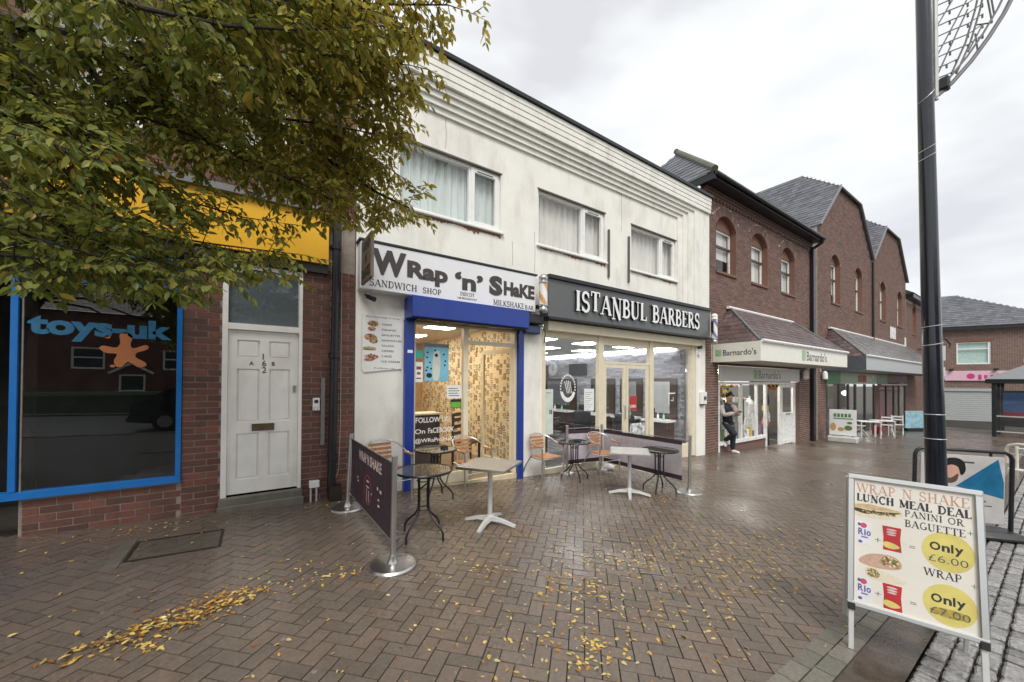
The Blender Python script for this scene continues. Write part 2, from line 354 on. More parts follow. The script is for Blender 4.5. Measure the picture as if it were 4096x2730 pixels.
# serif capitals: strokes (points, width) on a unit-high body, then serifs (x, y); T thick, t thin
TK, TN = .15, .055
SERIF = {
 'A': (.78, [([(.08, 0), (.39, 1)], TN), ([(.39, 1), (.70, 0)], TK), ([(.2, .34), (.58, .34)], TN)], [(.08, 0), (.70, 0)]),
 'B': (.66, [([(.16, 0), (.16, 1)], TK), ([(.16, .97)]+arc(.32, .75, .2, .22, 90, -90)+[(.16, .53)], .10), ([(.16, .53)]+arc(.34, .28, .24, .25, 90, -90)+[(.16, .03)], .11)], [(.12, 0), (.12, 1)]),
 'C': (.70, [(arc(.40, .5, .31, .48, 45, 315, 18), .11), ([(.62, .97), (.62, .72)], TN)], []),
 'D': (.76, [([(.16, 0), (.16, 1)], TK), ([(.16, .97)]+arc(.3, .5, .36, .47, 90, -90, 14)+[(.16, .03)], .10)], [(.12, 0), (.12, 1)]),
 'E': (.62, [([(.16, 0), (.16, 1)], TK), ([(.1, .97), (.56, .97)], .06), ([(.16, .52), (.46, .52)], .06), ([(.1, .03), (.58, .03)], .06), ([(.55, 1), (.55, .8)], TN), ([(.57, 0), (.57, .22)], TN)], [(.12, 0), (.12, 1)]),
 'G': (.76, [(arc(.40, .5, .31, .48, 50, 330, 18), .11), ([(.64, .42), (.64, .06)], TK), ([(.5, .42), (.74, .42)], TN)], []),
 'H': (.78, [([(.16, 0), (.16, 1)], TK), ([(.62, 0), (.62, 1)], TK), ([(.16, .52), (.62, .52)], TN)], [(.16, 0), (.16, 1), (.62, 0), (.62, 1)]),
 'I': (.34, [([(.17, 0), (.17, 1)], TK)], [(.17, 0), (.17, 1)]),
 'K': (.74, [([(.16, 0), (.16, 1)], TK), ([(.2, .42), (.62, 1)], TN), ([(.3, .55), (.64, 0)], TK)], [(.16, 0), (.16, 1), (.62, 1), (.64, 0)]),
 'L': (.60, [([(.16, 0), (.16, 1)], TK), ([(.1, .03), (.56, .03)], .06), ([(.55, 0), (.55, .24)], TN)], [(.16, 0), (.16, 1)]),
 'M': (.92, [([(.13, 0), (.13, 1)], TN), ([(.13, 1), (.45, .08)], TK), ([(.45, .08), (.77, 1)], TN), ([(.77, 0), (.77, 1)], TK)], [(.13, 0), (.13, 1), (.77, 0), (.77, 1)]),
 'N': (.80, [([(.14, 0), (.14, 1)], TN), ([(.14, 1), (.66, 0)], TK), ([(.66, 0), (.66, 1)], TN)], [(.14, 0), (.12, 1), (.66, 1)]),
 'O': (.80, [(arc(.40, .5, .31, .47, 0, 360, 24), .115)], []),
 'P': (.64, [([(.16, 0), (.16, 1)], TK), ([(.16, .97)]+arc(.32, .72, .22, .25, 90, -90)+[(.16, .47)], .10)], [(.16, 0), (.14, 1)]),
 'R': (.72, [([(.16, 0), (.16, 1)], TK), ([(.16, .97)]+arc(.32, .74, .21, .23, 90, -90)+[(.16, .51)], .10), ([(.34, .52), (.64, 0)], TK)], [(.16, 0), (.12, 1), (.64, 0)]),
 'S': (.60, [(arc(.30, .74, .20, .24, 20, 245, 12)+arc(.30, .26, .22, .24, 70, -160, 14), .115), ([(.50, .97), (.50, .74)], TN), ([(.07, .03), (.07, .26)], TN)], []),
 'T': (.70, [([(.35, 0), (.35, 1)], TK), ([(.04, .97), (.66, .97)], .06), ([(.05, 1), (.05, .76)], TN), ([(.65, 1), (.65, .76)], TN)], [(.35, 0)]),
 'U': (.78, [([(.15, 1), (.15, .3)]+arc(.38, .28, .23, .25, 180, 270, 6), TK), (arc(.38, .28, .24, .25, 270, 360, 6)+[(.62, 1)], TN)], [(.15, 1), (.62, 1)]),
 'W': (1.05, [([(.06, 1), (.30, 0)], TK), ([(.30, 0), (.52, .95)], TN), ([(.52, .95), (.76, 0)], TK), ([(.76, 0), (.98, 1)], TN)], [(.06, 1), (.52, 1), (.98, 1)]),
 '+': (.6, [([(.3, .15), (.3, .75)], TN), ([(.04, .45), (.56, .45)], TN)], []),
 '=': (.6, [([(.06, .34), (.54, .34)], TN), ([(.06, .56), (.54, .56)], TN)], []),
 ' ': (.42, [], [])}
def serif_mb(s, w=None, h=1., ext=.002, T=None, align='L', bold=1., hv=None):
    adv = 0; strokes = []
    for ch in s:
        wd, st, se = SERIF[ch]
        sc = hv[0] if hv and ch in hv[1] else 1.
        for pts, tw in st: strokes.append(([(adv+x, (y-1)*sc+1) for x, y in pts], tw*bold))
        for x, y in se: strokes.append(([(adv+x-.13, ((.025 if y < .5 else .975)-1)*sc+1), (adv+x+.13, ((.025 if y < .5 else .975)-1)*sc+1)], .05*bold))
        adv += wd+.06
    adv -= .06
    sx = (w/adv) if w else h; b = MB()
    ox = -adv/2 if align == 'C' else 0
    for i, (pts, tw) in enumerate(strokes):
        n = len(pts); L = []; R = []
        for k, (x, y) in enumerate(pts):
            a = pts[max(k-1, 0)]; c = pts[min(k+1, n-1)]; dx, dy = c[0]-a[0], c[1]-a[1]; q = math.hypot(dx, dy) or 1
            nx, ny = -dy/q*tw/2, dx/q*tw/2
            L.append(((x+nx+ox)*sx, (y+ny)*h)); R.append(((x-nx+ox)*sx, (y-ny)*h))
        e = ext+.00012*(i % 9)*max(1, h*2); m = len(L)
        vs = [(a, c, 0) for a, c in L+R]+[(a, c, e) for a, c in L+R]; fs = []
        for k in range(m-1):
            fs += [(2*m+k, 2*m+m+k, 2*m+m+k+1, 2*m+k+1), (k, k+1, 2*m+k+1, 2*m+k), (m+k+1, m+k, 3*m+k, 3*m+k+1)]
        fs += [(0, 2*m, 3*m, m), (m-1, 2*m-1, 4*m-1, 3*m-1)]
        b.add(vs, fs, 0, T)
    return b
def rect(w, h, x=0, y=0): return [(x, y), (x+w, y), (x+w, y+h), (x, y+h)]
def ell(rx, ry, x=0, y=0, n=24): return [(x+rx*math.cos(2*math.pi*i/n), y+ry*math.sin(2*math.pi*i/n)) for i in range(n)]
def blob(pts, n=5):
    """closed smooth outline through points"""
    res = []; m = len(pts)
    for i in range(m):
        p0, p1, p2, p3 = [Vector((*pts[(i+k-1) % m], 0)) for k in range(4)]
        for j in range(n):
            t = j/n; q = .5*((2*p1)+(-p0+p2)*t+(2*p0-5*p1+4*p2-p3)*t*t+(-p0+3*p1-3*p2+p3)*t**3); res.append((q.x, q.y))
    return res
def PR(name, m, parent, T, polys, d0=0., d1=.0015):
    b = MB(T)
    for i, p in enumerate(polys): b.prism(p, d0, d1)
    return b.build(name, m, parent)

# ================================================================== GROUND
def sheet(name, x0, x1, y0, y1, dz, m, thick=.0, step=None, kind='structure'):
    xs = sorted({x0, x1, *[g for g in GX if x0 < g < x1]})
    v = []; f = []
    for x in xs: v += [(x, y0, gz(x)+dz), (x, y1, gz(x)+dz)]
    for i in range(len(xs)-1): f.append((2*i, 2*i+2, 2*i+3, 2*i+1))
    o = MB().add(v, f).build(name, m); o['kind'] = kind; return o
M_bed = mat('paving_sand', (.035, .03, .024), .8, var=.25, scale=30, bump=.3)
M_asph = mat('wet_asphalt', (.045, .045, .047), .35, var=.25, scale=60, bump=.4, bscale=150)
def paver_mat(name, cols, r0, r1):
    m = mat(name, None, .5, var=.2, scale=45, bump=.28, bscale=220, rnd=cols, dirt=((.07, .056, .046), .40, 1.1))
    t = m.node_tree; N = t.nodes; L = t.links; p = N['Principled BSDF']
    geo = N.new('ShaderNodeNewGeometry'); nz = N.new('ShaderNodeTexNoise'); nz.inputs['Scale'].default_value = .55; nz.inputs['Detail'].default_value = 4
    L.new(geo.outputs['Position'], nz.inputs['Vector'])
    mr = N.new('ShaderNodeMapRange'); mr.inputs[1].default_value = .38; mr.inputs[2].default_value = .62; mr.inputs[3].default_value = r0; mr.inputs[4].default_value = r1
    L.new(nz.outputs[0], mr.inputs[0]); L.new(mr.outputs[0], p.inputs['Roughness'])
    vo = N.new('ShaderNodeTexVoronoi'); vo.inputs['Scale'].default_value = 3.2; L.new(geo.outputs['Position'], vo.inputs['Vector'])      # trodden gum spots
    vr = N.new('ShaderNodeMapRange'); vr.inputs[1].default_value = .035; vr.inputs[2].default_value = .055; vr.inputs[3].default_value = .55; vr.inputs[4].default_value = 0
    L.new(vo.outputs['Distance'], vr.inputs[0]); src = p.inputs['Base Color'].links[0].from_socket
    gm = N.new('ShaderNodeMix'); gm.data_type = 'RGBA'; L.new(vr.outputs[0], gm.inputs[0]); L.new(src, gm.inputs[6]); gm.inputs[7].default_value = (.30, .27, .24, 1); L.new(gm.outputs[2], p.inputs['Base Color'])
    # a film of rain water, thicker in patches
    wr = N.new('ShaderNodeMapRange'); wr.inputs[1].default_value = .36; wr.inputs[2].default_value = .60; wr.inputs[3].default_value = .6; wr.inputs[4].default_value = .10
    L.new(nz.outputs[0], wr.inputs[0]); L.new(wr.outputs[0], p.inputs['Coat Weight']); p.inputs['Coat Roughness'].default_value = .2
    return m
M_pav = paver_mat('wet_block_paver', [(.134, .107, .084), (.165, .125, .097), (.148, .119, .094), (.178, .130, .10), (.124, .101, .081), (.157, .125, .10)], .16, .45)
M_slabs = paver_mat('grey_edging_block', [(.15, .14, .11), (.18, .165, .13), (.13, .125, .10)], .25, .45)
M_sett = mat('granite_sett', None, .2, var=.3, scale=35, bump=.9, bscale=45, rnd=[(.22, .21, .20), (.29, .28, .27), (.17, .165, .16), (.34, .33, .32), (.25, .235, .225)])
g = sheet('ground', -150, 500, -300, 300, -.30, mat('far_ground', (.08, .075, .065), .8, var=.2, scale=.4))
pav = sheet('pavement', -14, 70, -5.20, 2, -.010, M_bed)
# herringbone blocks at 45 degrees to the shop fronts
items = []
U = Vector((1, 1)).normalized(); V = Vector((-1, 1)).normalized(); q = .1
for j in range(-335, 90):
    for k in range(-20, 135):
        for hv in (0, 1):
            if hv == 0: cx, cy, w, h = j+4*k+1, j+.5, 2, 1
            else: cx, cy, w, h = j+4*k+3.5, j+1, 1, 2
            a = U*(cx*q)+V*(cy*q); x, y = a.x, a.y-2.5
            if not (-3.9 < x < 34 and -4.80 < y < .10): continue
            if -.93 < x < -.26 and -1.2 < y < -.69: continue
            # keep what the camera and its neighbours can see
            dx, dy = x, y+5.73; dep = dx*_f.x+dy*_f.y; lat = dx*_r.x+dy*_r.y
            if dep < .9 or abs(lat) > 1.5*dep+.8: continue
            rx = math.atan(gslope(x)); tl = Matrix.Rotation(-rx, 4, 'Y') @ Matrix.Rotation(random.gauss(0, .004), 4, 'X') @ Matrix.Rotation(random.gauss(0, .004), 4, 'Y')
            M = Matrix.Translation((x, y, gz(x)-.03+random.gauss(0, .0012))) @ tl @ Matrix.Rotation(math.pi/4, 4, 'Z') @ Matrix.Diagonal((w*q-.008, h*q-.008, .06, 1))
            items.append(M)
pieces(pav, 'paving_block', items, M_pav)
# edging band of grey blocks beside the herringbone
items = []
for r in (0, 1):
    x = -1 + .05*r
    while x < 30:
        y1 = -4.765-.105*r
        items.append(Matrix.Translation((x+.105, y1-.0525, gz(x+.1)-.031)) @ Matrix.Rotation(-math.atan(gslope(x)), 4, 'Y') @ Matrix.Diagonal((.203, .097, .07, 1))); x += .21
pieces(pav, 'edging_block', items, M_slabs, 120)
o = sheet('drain_channel', -2, 60, -5.2, -4.975, -.004, mat('dark_wet_concrete', (.085, .066, .05), .14, var=.35, scale=9, bump=.25, bscale=70))
fo = sheet('footway', -20, 70, -9.0, -5.2, -.03, M_bed)
items = []; row = 0; y = -5.21
while y > -7.4:
    h = .098; x = 1.6+random.uniform(0, .15)
    while x < 26:
        w = random.uniform(.095, .16)
        if (x*_f.x+(y+5.73)*_f.y) > .8:
            T = Matrix.Translation((x+w/2, y-h/2, gz(x)-.03+random.gauss(0, .006))) @ Matrix.Rotation(-math.atan(gslope(x))+random.gauss(0, .05), 4, 'Y') @ Matrix.Rotation(random.gauss(0, .05), 4, 'X') @ Matrix.Rotation(random.gauss(0, .05), 4, 'Z')
            items.append(T @ Matrix.Diagonal((w-.012, h-.012, .07, 1)))
        x += w
    y -= h; row += 1
bset = MB().bev(-.5, .5, -.5, .5, -.5, .5, .13).mesh('granite_sett'); bset.materials.append(M_sett)
bset.attributes.remove(bset.attributes['rnd'])
pieces(fo, 'granite_sett', items, M_sett, 300, bset)
sheet('grass_verge', -150, 500, -40, -18, -.10, mat('verge_grass', (.05, .085, .022), .9, var=.4, scale=6, bump=.6, bscale=30))
o = sheet('road', -150, 500, -18, -9.0, -.16, M_asph)
kb = thing('kerb', 'long grey concrete kerb beside the road', 'kerb', (0, -9.0, gz(0)-.2)); kb['kind'] = 'structure'
for i in range(-6, 30): BX('kerb_stone', M_conc, kb, i*.92, i*.92+.91, -9.06, -8.93, gz(i*.92)-.3, gz(i*.92)-.015)
# inspection cover in front of the toy shop
ic = thing('inspection_cover', 'sunken rectangular inspection cover edged in dark steel before the white door', 'drain cover', (-.6, -.95, .02))
TI = Matrix.Translation((-.595, -.945, gz(-.595))) @ Matrix.Rotation(-math.atan(gslope(-.6)), 4, 'Y')
MB(TI).box(-.46, .46, -.385, .385, -.06, -.003).build('surround', mat('cover_surround', (.13, .105, .083), .4, var=.2, scale=20, bump=.3), ic)
MB(TI).box(-.31, .31, -.23, .23, -.05, .0005).build('tray', mat('cover_infill', (.10, .085, .065), .5, var=.25, scale=20, bump=.4), ic)
M_steel = mat('rusty_steel', (.05, .04, .03), .5, .6, var=.3, scale=40)
for b_ in ((-.335, -.311, -.255, .255), (.311, .335, -.255, .255), (-.311, .311, -.255, -.231), (-.311, .311, .231, .255)): MB(TI).box(*b_, -.05, .004).build('steel_edge', M_steel, ic)
ps = thing('paving_strip', 'plain grey concrete paving strip beside the sunken cover', 'paving', (-1.0, -.95, .02)); ps['kind'] = 'structure'
BX('slab', mat('grey_slab', (.13, .115, .09), .5, var=.2, scale=12, bump=.3), ps, -1.05, -.94, -1.32, -.6, -.03, .036)

# ================================================================== generic windows
def pane_window(parent, x0, x1, z0, z1, y, split, m=M_upvc, fw=.055, open_side='R', curtain=None, glassm=M_glass):
    """uPVC casement window: outer frame, mullion, opening sash, glass and a curtain behind"""
    b = MB(); b.box(x0, x1, y, y+.07, z0, z0+fw).box(x0, x1, y, y+.07, z1-fw, z1).box(x0, x0+fw, y, y+.07, z0+fw, z1-fw).box(x1-fw, x1, y, y+.07, z0+fw, z1-fw)
    if split: b.box(split-.03, split+.03, y+.001, y+.069, z0+fw, z1-fw)
    fr = b.build('window', m, parent)
    if split:
        s = MB(); a0, a1, c0, c1 = split+.03, x1-fw, z0+fw, z1-fw; w = .05; yy = y-.018
        s.box(a0-.02, a1+.02, yy, yy+.05, c0-.02, c0+w).box(a0-.02, a1+.02, yy, yy+.05, c1-w, c1+.02).box(a0-.02, a0+w, yy, yy+.05, c0+w, c1-w).box(a1-w, a1+.02, yy, yy+.05, c0+w, c1-w)
        s.build('sash', m, fr)
        BX('vent', M_blackp, fr, (a0+a1)/2-.16, (a0+a1)/2+.16, yy-.004, yy+.002, c1-.035, c1-.018)
    BX('pane', glassm, fr, x0+fw-.005, x1-fw+.005, y+.03, y+.036, z0+fw-.005, z1-fw+.005)
    if curtain:
        n = int((x1-x0)/.012); v = []; f = []; xs = np.linspace(x0-.05, x1+.05, n)
        ph = random.random()*9
        for i, x in enumerate(xs):
            yy = y+.16+.022*math.sin(x*curtain[1]+ph)+.012*math.sin(x*curtain[1]*2.3+ph*2)
            v += [(x, yy, z0-.1), (x, yy, z1+.1)]
        for i in range(n-1): f.append((2*i, 2*i+2, 2*i+3, 2*i+1))
        MB().add(v, f).build('curtain', curtain[0], fr, True)
    return fr
M_net = mat('net_curtain', (.70, .69, .64), .9, var=.06, scale=3)
M_blind = mat('pale_blind', (.66, .72, .70), .8, var=.04, scale=2)

# ================================================================== TOY SHOP (red brick, left)
toy = thing('brick_toy_shop', 'old red brick shop with blue window frame, yellow fascia and white flat door', 'building', (-2, .1, 0))
holes = [(-.345, .505, -.3, 3.06), (-1.89, -.705, .43, 3.05), (-3.2, -1.90, -.3, 3.05), (-1.92, -1.10, 4.4, 5.6), (-.45, .33, 4.36, 5.6), (-3.4, -2.6, 4.4, 5.6)]
b = MB()
for (a, c, z0, z1) in wall_grid(-9, 1.16, -.3, 6.6, holes): b.box(a, c, .004, .30, z0, z1)
b.build('wall', M_mortar, toy)
items = bricks_on(-.700, -.350, -.02, 3.0, [], phase=0) + bricks_on(.512, 1.155, -.10, 3.12, [], phase=1) + bricks_on(-1.875, -.71, .03, .42, [])
pieces(toy, 'brick', items, M_brick_old)
items = bricks_on(-4.2, 1.155, 3.93, 6.58, holes)
b = MB(); bv = CUBE
for M in items: b.add([M @ Vector(v) for v in CUBE], CUBF)
o = b.build('upper_brickwork', M_brick_old, toy); o['kind'] = 'stuff'
# closed room behind the blue window and the entrance
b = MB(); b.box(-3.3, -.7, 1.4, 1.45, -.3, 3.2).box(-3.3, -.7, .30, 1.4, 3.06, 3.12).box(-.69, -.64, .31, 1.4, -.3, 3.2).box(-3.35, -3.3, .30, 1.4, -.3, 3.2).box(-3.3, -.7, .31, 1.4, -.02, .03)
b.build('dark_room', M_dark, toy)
b = MB(); b.box(-4.6, 1.15, -.28, 6.1, 6.62, 6.70); b.build('roof', M_tile, toy)
MB().tube([(-4.6, -.32, 6.6), (1.15, -.32, 6.6)], .06).build('gutter', M_black, toy, True)
for (a, c) in ((-1.92, -1.10), (-.45, .33), (-3.4, -2.6)):
    fr = pane_window(toy, a, c, 4.4, 5.6, .06, None, M_white, .07, curtain=(M_net, 60))
    BX('bar', M_white, fr, a+.07, c-.07, .065, .12, 5.0, 5.05); BX('sill', M_white, fr, a-.05, c+.05, -.07, .10, 4.33, 4.395)
BX('room_behind_windows', M_dark, toy, -3.6, .6, .45, .5, 4.2, 5.8)
# blue shop window
bw = MB(); bw.box(-1.965, -1.918, -.02, .06, .50, 2.98).box(-2.9, -.705, -.05, .07, .425, .495).box(-.755, -.708, -.02, .06, .496, 2.98).box(-1.917, -.756, -.015, .06, 2.60, 2.655).box(-1.917, -.756, -.016, .06, 2.93, 2.98)
win = bw.build('shop_window', M_sky, toy)
BX('pane', M_glassd, win, -1.918, -.756, .015, .021, .49, 2.60)
BX('top_panel', mat('dark_red_panel', (.10, .012, .010), .6, var=.2), win, -1.918, -.756, .012, .02, 2.655, 2.93)
# lettering and splash on the window glass
M_tb = mat('toy_blue_print', (.022, .14, .27), .4, var=.15, scale=20); M_or = mat('orange_print', (.46, .16, .055), .5, var=.08, scale=12)
text_mb('toys-uk', w=1.07, h=.27, ext=.003, bold=.045, T=FAC(-1.87, .013, 1.985)).build('lettering', M_tb, win)
sp = blob([(.0, .39), (-.05, .36), (-.045, .27), (-.08, .22), (-.17, .235), (-.20, .205), (-.15, .16), (-.07, .15), (-.09, .08), (-.075, .02), (-.03, .015), (.02, .07), (.10, .015), (.16, .03), (.15, .07), (.08, .12), (.085, .17), (.15, .20), (.18, .23), (.155, .26), (.06, .22), (.035, .26), (.05, .35)][::-1])
PR('splash_print', M_or, win, FAC(-1.175, .013, 1.72), [sp, ell(.022, .016, -.14, .33), ell(.02, .014, -.10, .02)], 0, .003)
# fascia
fas = thing('yellow_fascia_sign', 'plain deep yellow fascia board above the toy shop', 'sign', (-2, 0, 3.2))
BX('panel', M_yel, fas, -7, .80, -.10, -.005, 3.18, 3.84); BX('flashing', M_lead, fas, -7, .84, -.16, -.003, 3.845, 3.92); BX('lower_trim', M_blackp, fas, -7, .80, -.06, -.004, 3.06, 3.175)
# white door with six panels
dr = MB().box(-.345, -.29, -.01, .09, .04, 3.04).box(.465, .505, -.01, .09, .17, 3.04).box(-.29, .465, -.008, .09, 2.225, 2.30).box(-.29, .465, -.008, .09, 2.99, 3.04).build('door_frame', M_white, toy)
d = MB(); hs = []
for c0, c1 in ((-.20, .035), (.135, .37)):
    for z0, z1 in ((.36, .93), (1.07, 1.74), (1.88, 2.10)): hs.append((c0, c1, z0, z1))
for (a, c, z0, z1) in wall_grid(-.288, .463, .185, 2.222, hs): d.box(a, c, .035, .075, z0, z1)
door = d.build('door', M_white, toy)
for h in hs:
    MB().bev(h[0]+.018, h[1]-.018, .044, .07, h[2]+.018, h[3]-.018, .006).build('panel', M_white, door)
    MB().box(h[0], h[1], .056, .072, h[2], h[3]).build('panel_recess', M_white, door)
BX('letterbox', mat('dull_brass', (.20, .15, .09), .4, .8, var=.2), door, -.04, .20, .022, .036, .955, 1.045)
BX('lock', M_chrome, door, .405, .435, .02, .036, 1.44, 1.53)
for s_, x_, z_, h_ in (('1', .065, 1.86, .075), ('6', .06, 1.775, .075), ('2', .06, 1.69, .075), ('A', -.075, 1.785, .05), ('B', .165, 1.785, .05)):
    text_mb(s_, h=h_, ext=.003, bold=.01, T=FAC(x_, .034, z_)).build('door_number' if s_.isdigit() else 'door_letter', M_char, door)
BX('transom_pane', glass('fanlight_glass', (.6, .68, .7), 1.3, opac=.35, mixcol=(.25, .3, .32)), toy, -.295, .47, .04, .046, 2.30, 2.99)
BX('hall_dark', M_dark, toy, -.33, .49, .5, .55, -.1, 3.05)
st = thing('door_step', 'worn grey concrete step under the white six-panel door', 'step', (.08, -.02, 0))
MB().bev(-.36, .52, -.055, .03, -.12, .165, .012).build('tread', M_conc, st); MB().bev(-.372, .535, -.09, -.056, -.12, .075, .01).build('lower_ledge', M_conc, st)
# downpipe, cables, meter conduit, intercom
dp = thing('black_downpipe', 'black cast iron downpipe between the toy shop and the white building', 'drainpipe', (.88, -.07, 0))
TB('pipe', M_black, dp, [(.90, -.075, 6.5), (.90, -.075, 3.0), (.885, -.075, 1.6), (.865, -.075, .05)], .052, 12)
for z in (.5, 1.9, 3.4, 5.0): MB().lathe([(.052, 0), (.066, .01), (.066, .06), (.052, .07)], 12, (.885 if z < 3 else .90, -.075, z)).build('collar', M_black, dp, True)
for z in (.55, 1.95, 3.45): BX('bracket', M_black, dp, .82, .95, -.03, -.008, z, z+.03)
cb = thing('wall_cable', 'thin pale cable running down the brick beside the black downpipe', 'cable', (.99, -.02, .3))
TB('cable', mat('pale_cable', (.42, .38, .32), .6), cb, [(.985, -.018, 4.2), (.98, -.018, 2.5), (.985, -.018, 1.0), (.965, -.02, .35), (.93, -.03, .25)], .006, 5)
cw = thing('cable_cover', 'grey vertical cable cover on the brick left of the downpipe', 'conduit', (.76, -.02, .7))
MB().bev(.735, .785, -.035, -.009, .71, 1.63, .004).build('cover', mat('grey_plastic', (.20, .19, .18), .5), cw)
ib = thing('door_intercom', 'small white door intercom on brick right of the white door', 'intercom', (.675, -.02, 1.2))
MB().bev(.635, .72, -.03, -.009, 1.19, 1.36, .004).build('plate', M_upvc, ib)
BX('speaker_grille', M_blackp, ib, .655, .70, -.033, -.0305, 1.29, 1.335)
for x, z in ((.655, 1.23), (.695, 1.23), (.655, 1.205), (.695, 1.205)): BX('button', M_alu, ib, x-.008, x+.008, -.034, -.0305, z-.007, z+.007)
gp = thing('pipe_stub_box', 'small white box on two short pipes at the brick foot by the downpipe', 'meter box', (.64, -.05, 0))
MB().bev(.60, .72, -.09, -.012, .16, .25, .005).build('box', M_upvc, gp)
for x in (.62, .69): TB('pipe', M_alup, gp, [(x, -.05, .16), (x, -.05, -.03)], .012)
dg_ = thing('drain_gully', 'rusted gully box below the black downpipe', 'drain', (.92, -.12, 0)); BX('gully', M_steel, dg_, .83, .98, -.18, -.012, -.05, .16)

# ================================================================== WHITE BUILDING
wh = thing('white_shop_building', 'cream rendered two-storey building with boarded parapet over the sandwich shop and barbers', 'building', (5.8, .1, -.3))
XL, XR = 1.175, 10.5
WIN = [(1.76, 3.64, 4.30, 5.36, 3.04), (4.5, 6.4, 4.27, 5.36, 5.73), (7.3, 9.13, 4.27, 5.34, 8.5)]
holes = [(a, c, z0, z1) for a, c, z0, z1, _ in WIN]+[(2.0, 4.02, -.6, 2.75), (4.62, 10.02, -.7, 2.80)]
b = MB()
for (a, c, z0, z1) in wall_grid(XL, XR, -.9, 6.74, holes): b.box(a, c, 0, .25, z0, z1)
b.build('wall', M_render, wh)
BX('party_wall', M_render, wh, 4.30, 4.61, .251, 7.6, -.9, 6.59)
BX('roof', M_lead, wh, XL, XR, .25, 8, 6.60, 6.68)
# stepped cornice turning down into a stepped pilaster at the right
for i, (zb, zt, xl, xr, pr) in enumerate(((5.96, 6.055, 9.15, 9.34, .04), (6.055, 6.15, 9.34, 9.52, .08), (6.15, 6.24, 9.52, 9.75, .12), (6.24, 6.325, 9.75, 10.49, .16))):
    MB().box(XL, xr, -pr, .01, zb, zt).build('cornice_step', M_board, wh)
    MB().box(xl, xr, -pr-.0005, .01, 3.62, zb-.001).build('pilaster_step', M_board, wh)
for i in range(4):
    z = 6.33+i*.108
    MB().bev(XL-.02, 10.50, -.21-.006*i, .02, z, z+.103, .007).build('parapet_board', M_board, wh)
BX('parapet_core', M_conc, wh, XL, 10.48, .021, .2, 6.4, 6.75)
MB().box(XL-.03, 10.53, -.27, .05, 6.766, 6.83).build('coping', M_black, wh)
for (a, c, z0, z1, sp_) in WIN:
    fr = pane_window(wh, a, c, z0, z1, .05, sp_, curtain=(M_blind if a < 2 else M_net, 45 if a < 2 else 38))
    MB().bev(a-.04, c+.05, -.055, .06, z0-.045, z0-.002, .008).build('sill', M_upvc, fr)
    BX('head_shade_strip', M_conc, fr, a-.02, c+.02, -.012, .045, z1-.002, z1+.022)  # dark strip paints in the reveal's shade line along the window head
BX('room_behind_windows', M_dark, wh, 1.3, 10.2, .6, .65, 4.0, 5.7)
# flaked render under the sills
M_flake = mat('bare_brown_render', (.26, .13, .07), .9, var=.3, scale=20, bump=.5)
for (a, c, z0, z1, sp_) in WIN:
    x = a+(.05 if a > 2 else .35); n = 60; w = (c-x)/n; v = []; top = z0-.046; f = []
    for i in range(n+1):
        q_ = .5+.5*math.sin(i*.23+a*3); d_ = (.012+.07*q_*random.random()+.02*random.random())*(1 if a > 2 else 1.5)*(.4+.6*(i/n))
        v += [(x+w*i, -.003, top), (x+w*i, -.003, top-d_)]
    for i in range(n): f.append((2*i, 2*i+1, 2*i+3, 2*i+2))
    MB().add(v, f).build('flaked_patch', M_flake, wh)
for x in (6.5, 7.19): MB().bev(x-.022, x+.022, -.045, -.002, 3.94, 5.02, .004).build('cover_strip', mat('grey_brown_strip', (.11, .10, .09), .6), wh)
# hairline cracks and panel joints
for x, z0, z1 in ((3.9, 3.75, 4.2), (2.55, 5.45, 5.95), (4.42, 3.7, 4.5), (6.95, 5.1, 5.95)):
    MB().tube([(x, -.0005, z0), (x+.01, -.0005, (z0+z1)/2), (x-.006, -.0005, z1)], .0035, 4).build('crack', M_lead, wh)
# ---- sandwich shop front
b = MB()
b.box(2.02, 4.01, -.02, .06, -.7, -.10)
b.build('threshold', mat('cream_threshold', (.62, .53, .36), .5, var=.1), wh)
fr = MB().box(2.02, 2.07, 0, .07, -.09, 2.62).box(2.91, 3.0, -.01, .08, -.09, 2.62).box(3.96, 4.01, 0, .07, -.09, 2.62).box(2.07, 2.91, .002, .068, 2.50, 2.62).box(3.0, 3.96, .002, .068, 2.50, 2.62).box(3.0, 3.96, .001, .069, 2.235, 2.30).box(2.07, 2.91, .001, .069, -.09, .08).build('cafe_shopfront', M_cream, wh)
BX('pane', M_glassc, fr, 2.07, 2.91, .035, .041, .08, 2.5); BX('transom_pane', M_glassc, fr, 3.0, 3.96, .035, .041, 2.30, 2.5)
# open glazed door leaf, swung inwards
T = Matrix.Translation((3.955, .075, 0)) @ Matrix.Rotation(math.radians(-82), 4, 'Z')
lf = MB(T).box(-.93, -.86, 0, .04, -.08, 2.22).box(-.07, 0, 0, .04, -.08, 2.22).box(-.86, -.07, 0.001, .039, 2.14, 2.22).box(-.86, -.07, .001, .039, -.08, .10).build('door', M_cream, wh)
MB(T).box(-.86, -.07, .018, .023, .10, 2.14).build('pane', M_glass, lf)
bp = MB(); bp.box(1.875, 2.018, -.09, -.001, gz(1.9)-.02, 2.545); bp.build('shutter_guide', M_blue, wh); BX('shutter_guide', M_blue, wh, 4.012, 4.115, -.09, -.001, gz(4.1)-.02, 2.545)
sb = MB().bev(1.88, 4.04, -.36, -.002, 2.55, 2.87, .012).build('roller_shutter_box', M_blue, wh)
BX('shutter_slot', M_blackp, sb, 2.0, 4.0, -.30, -.03, 2.53, 2.549)
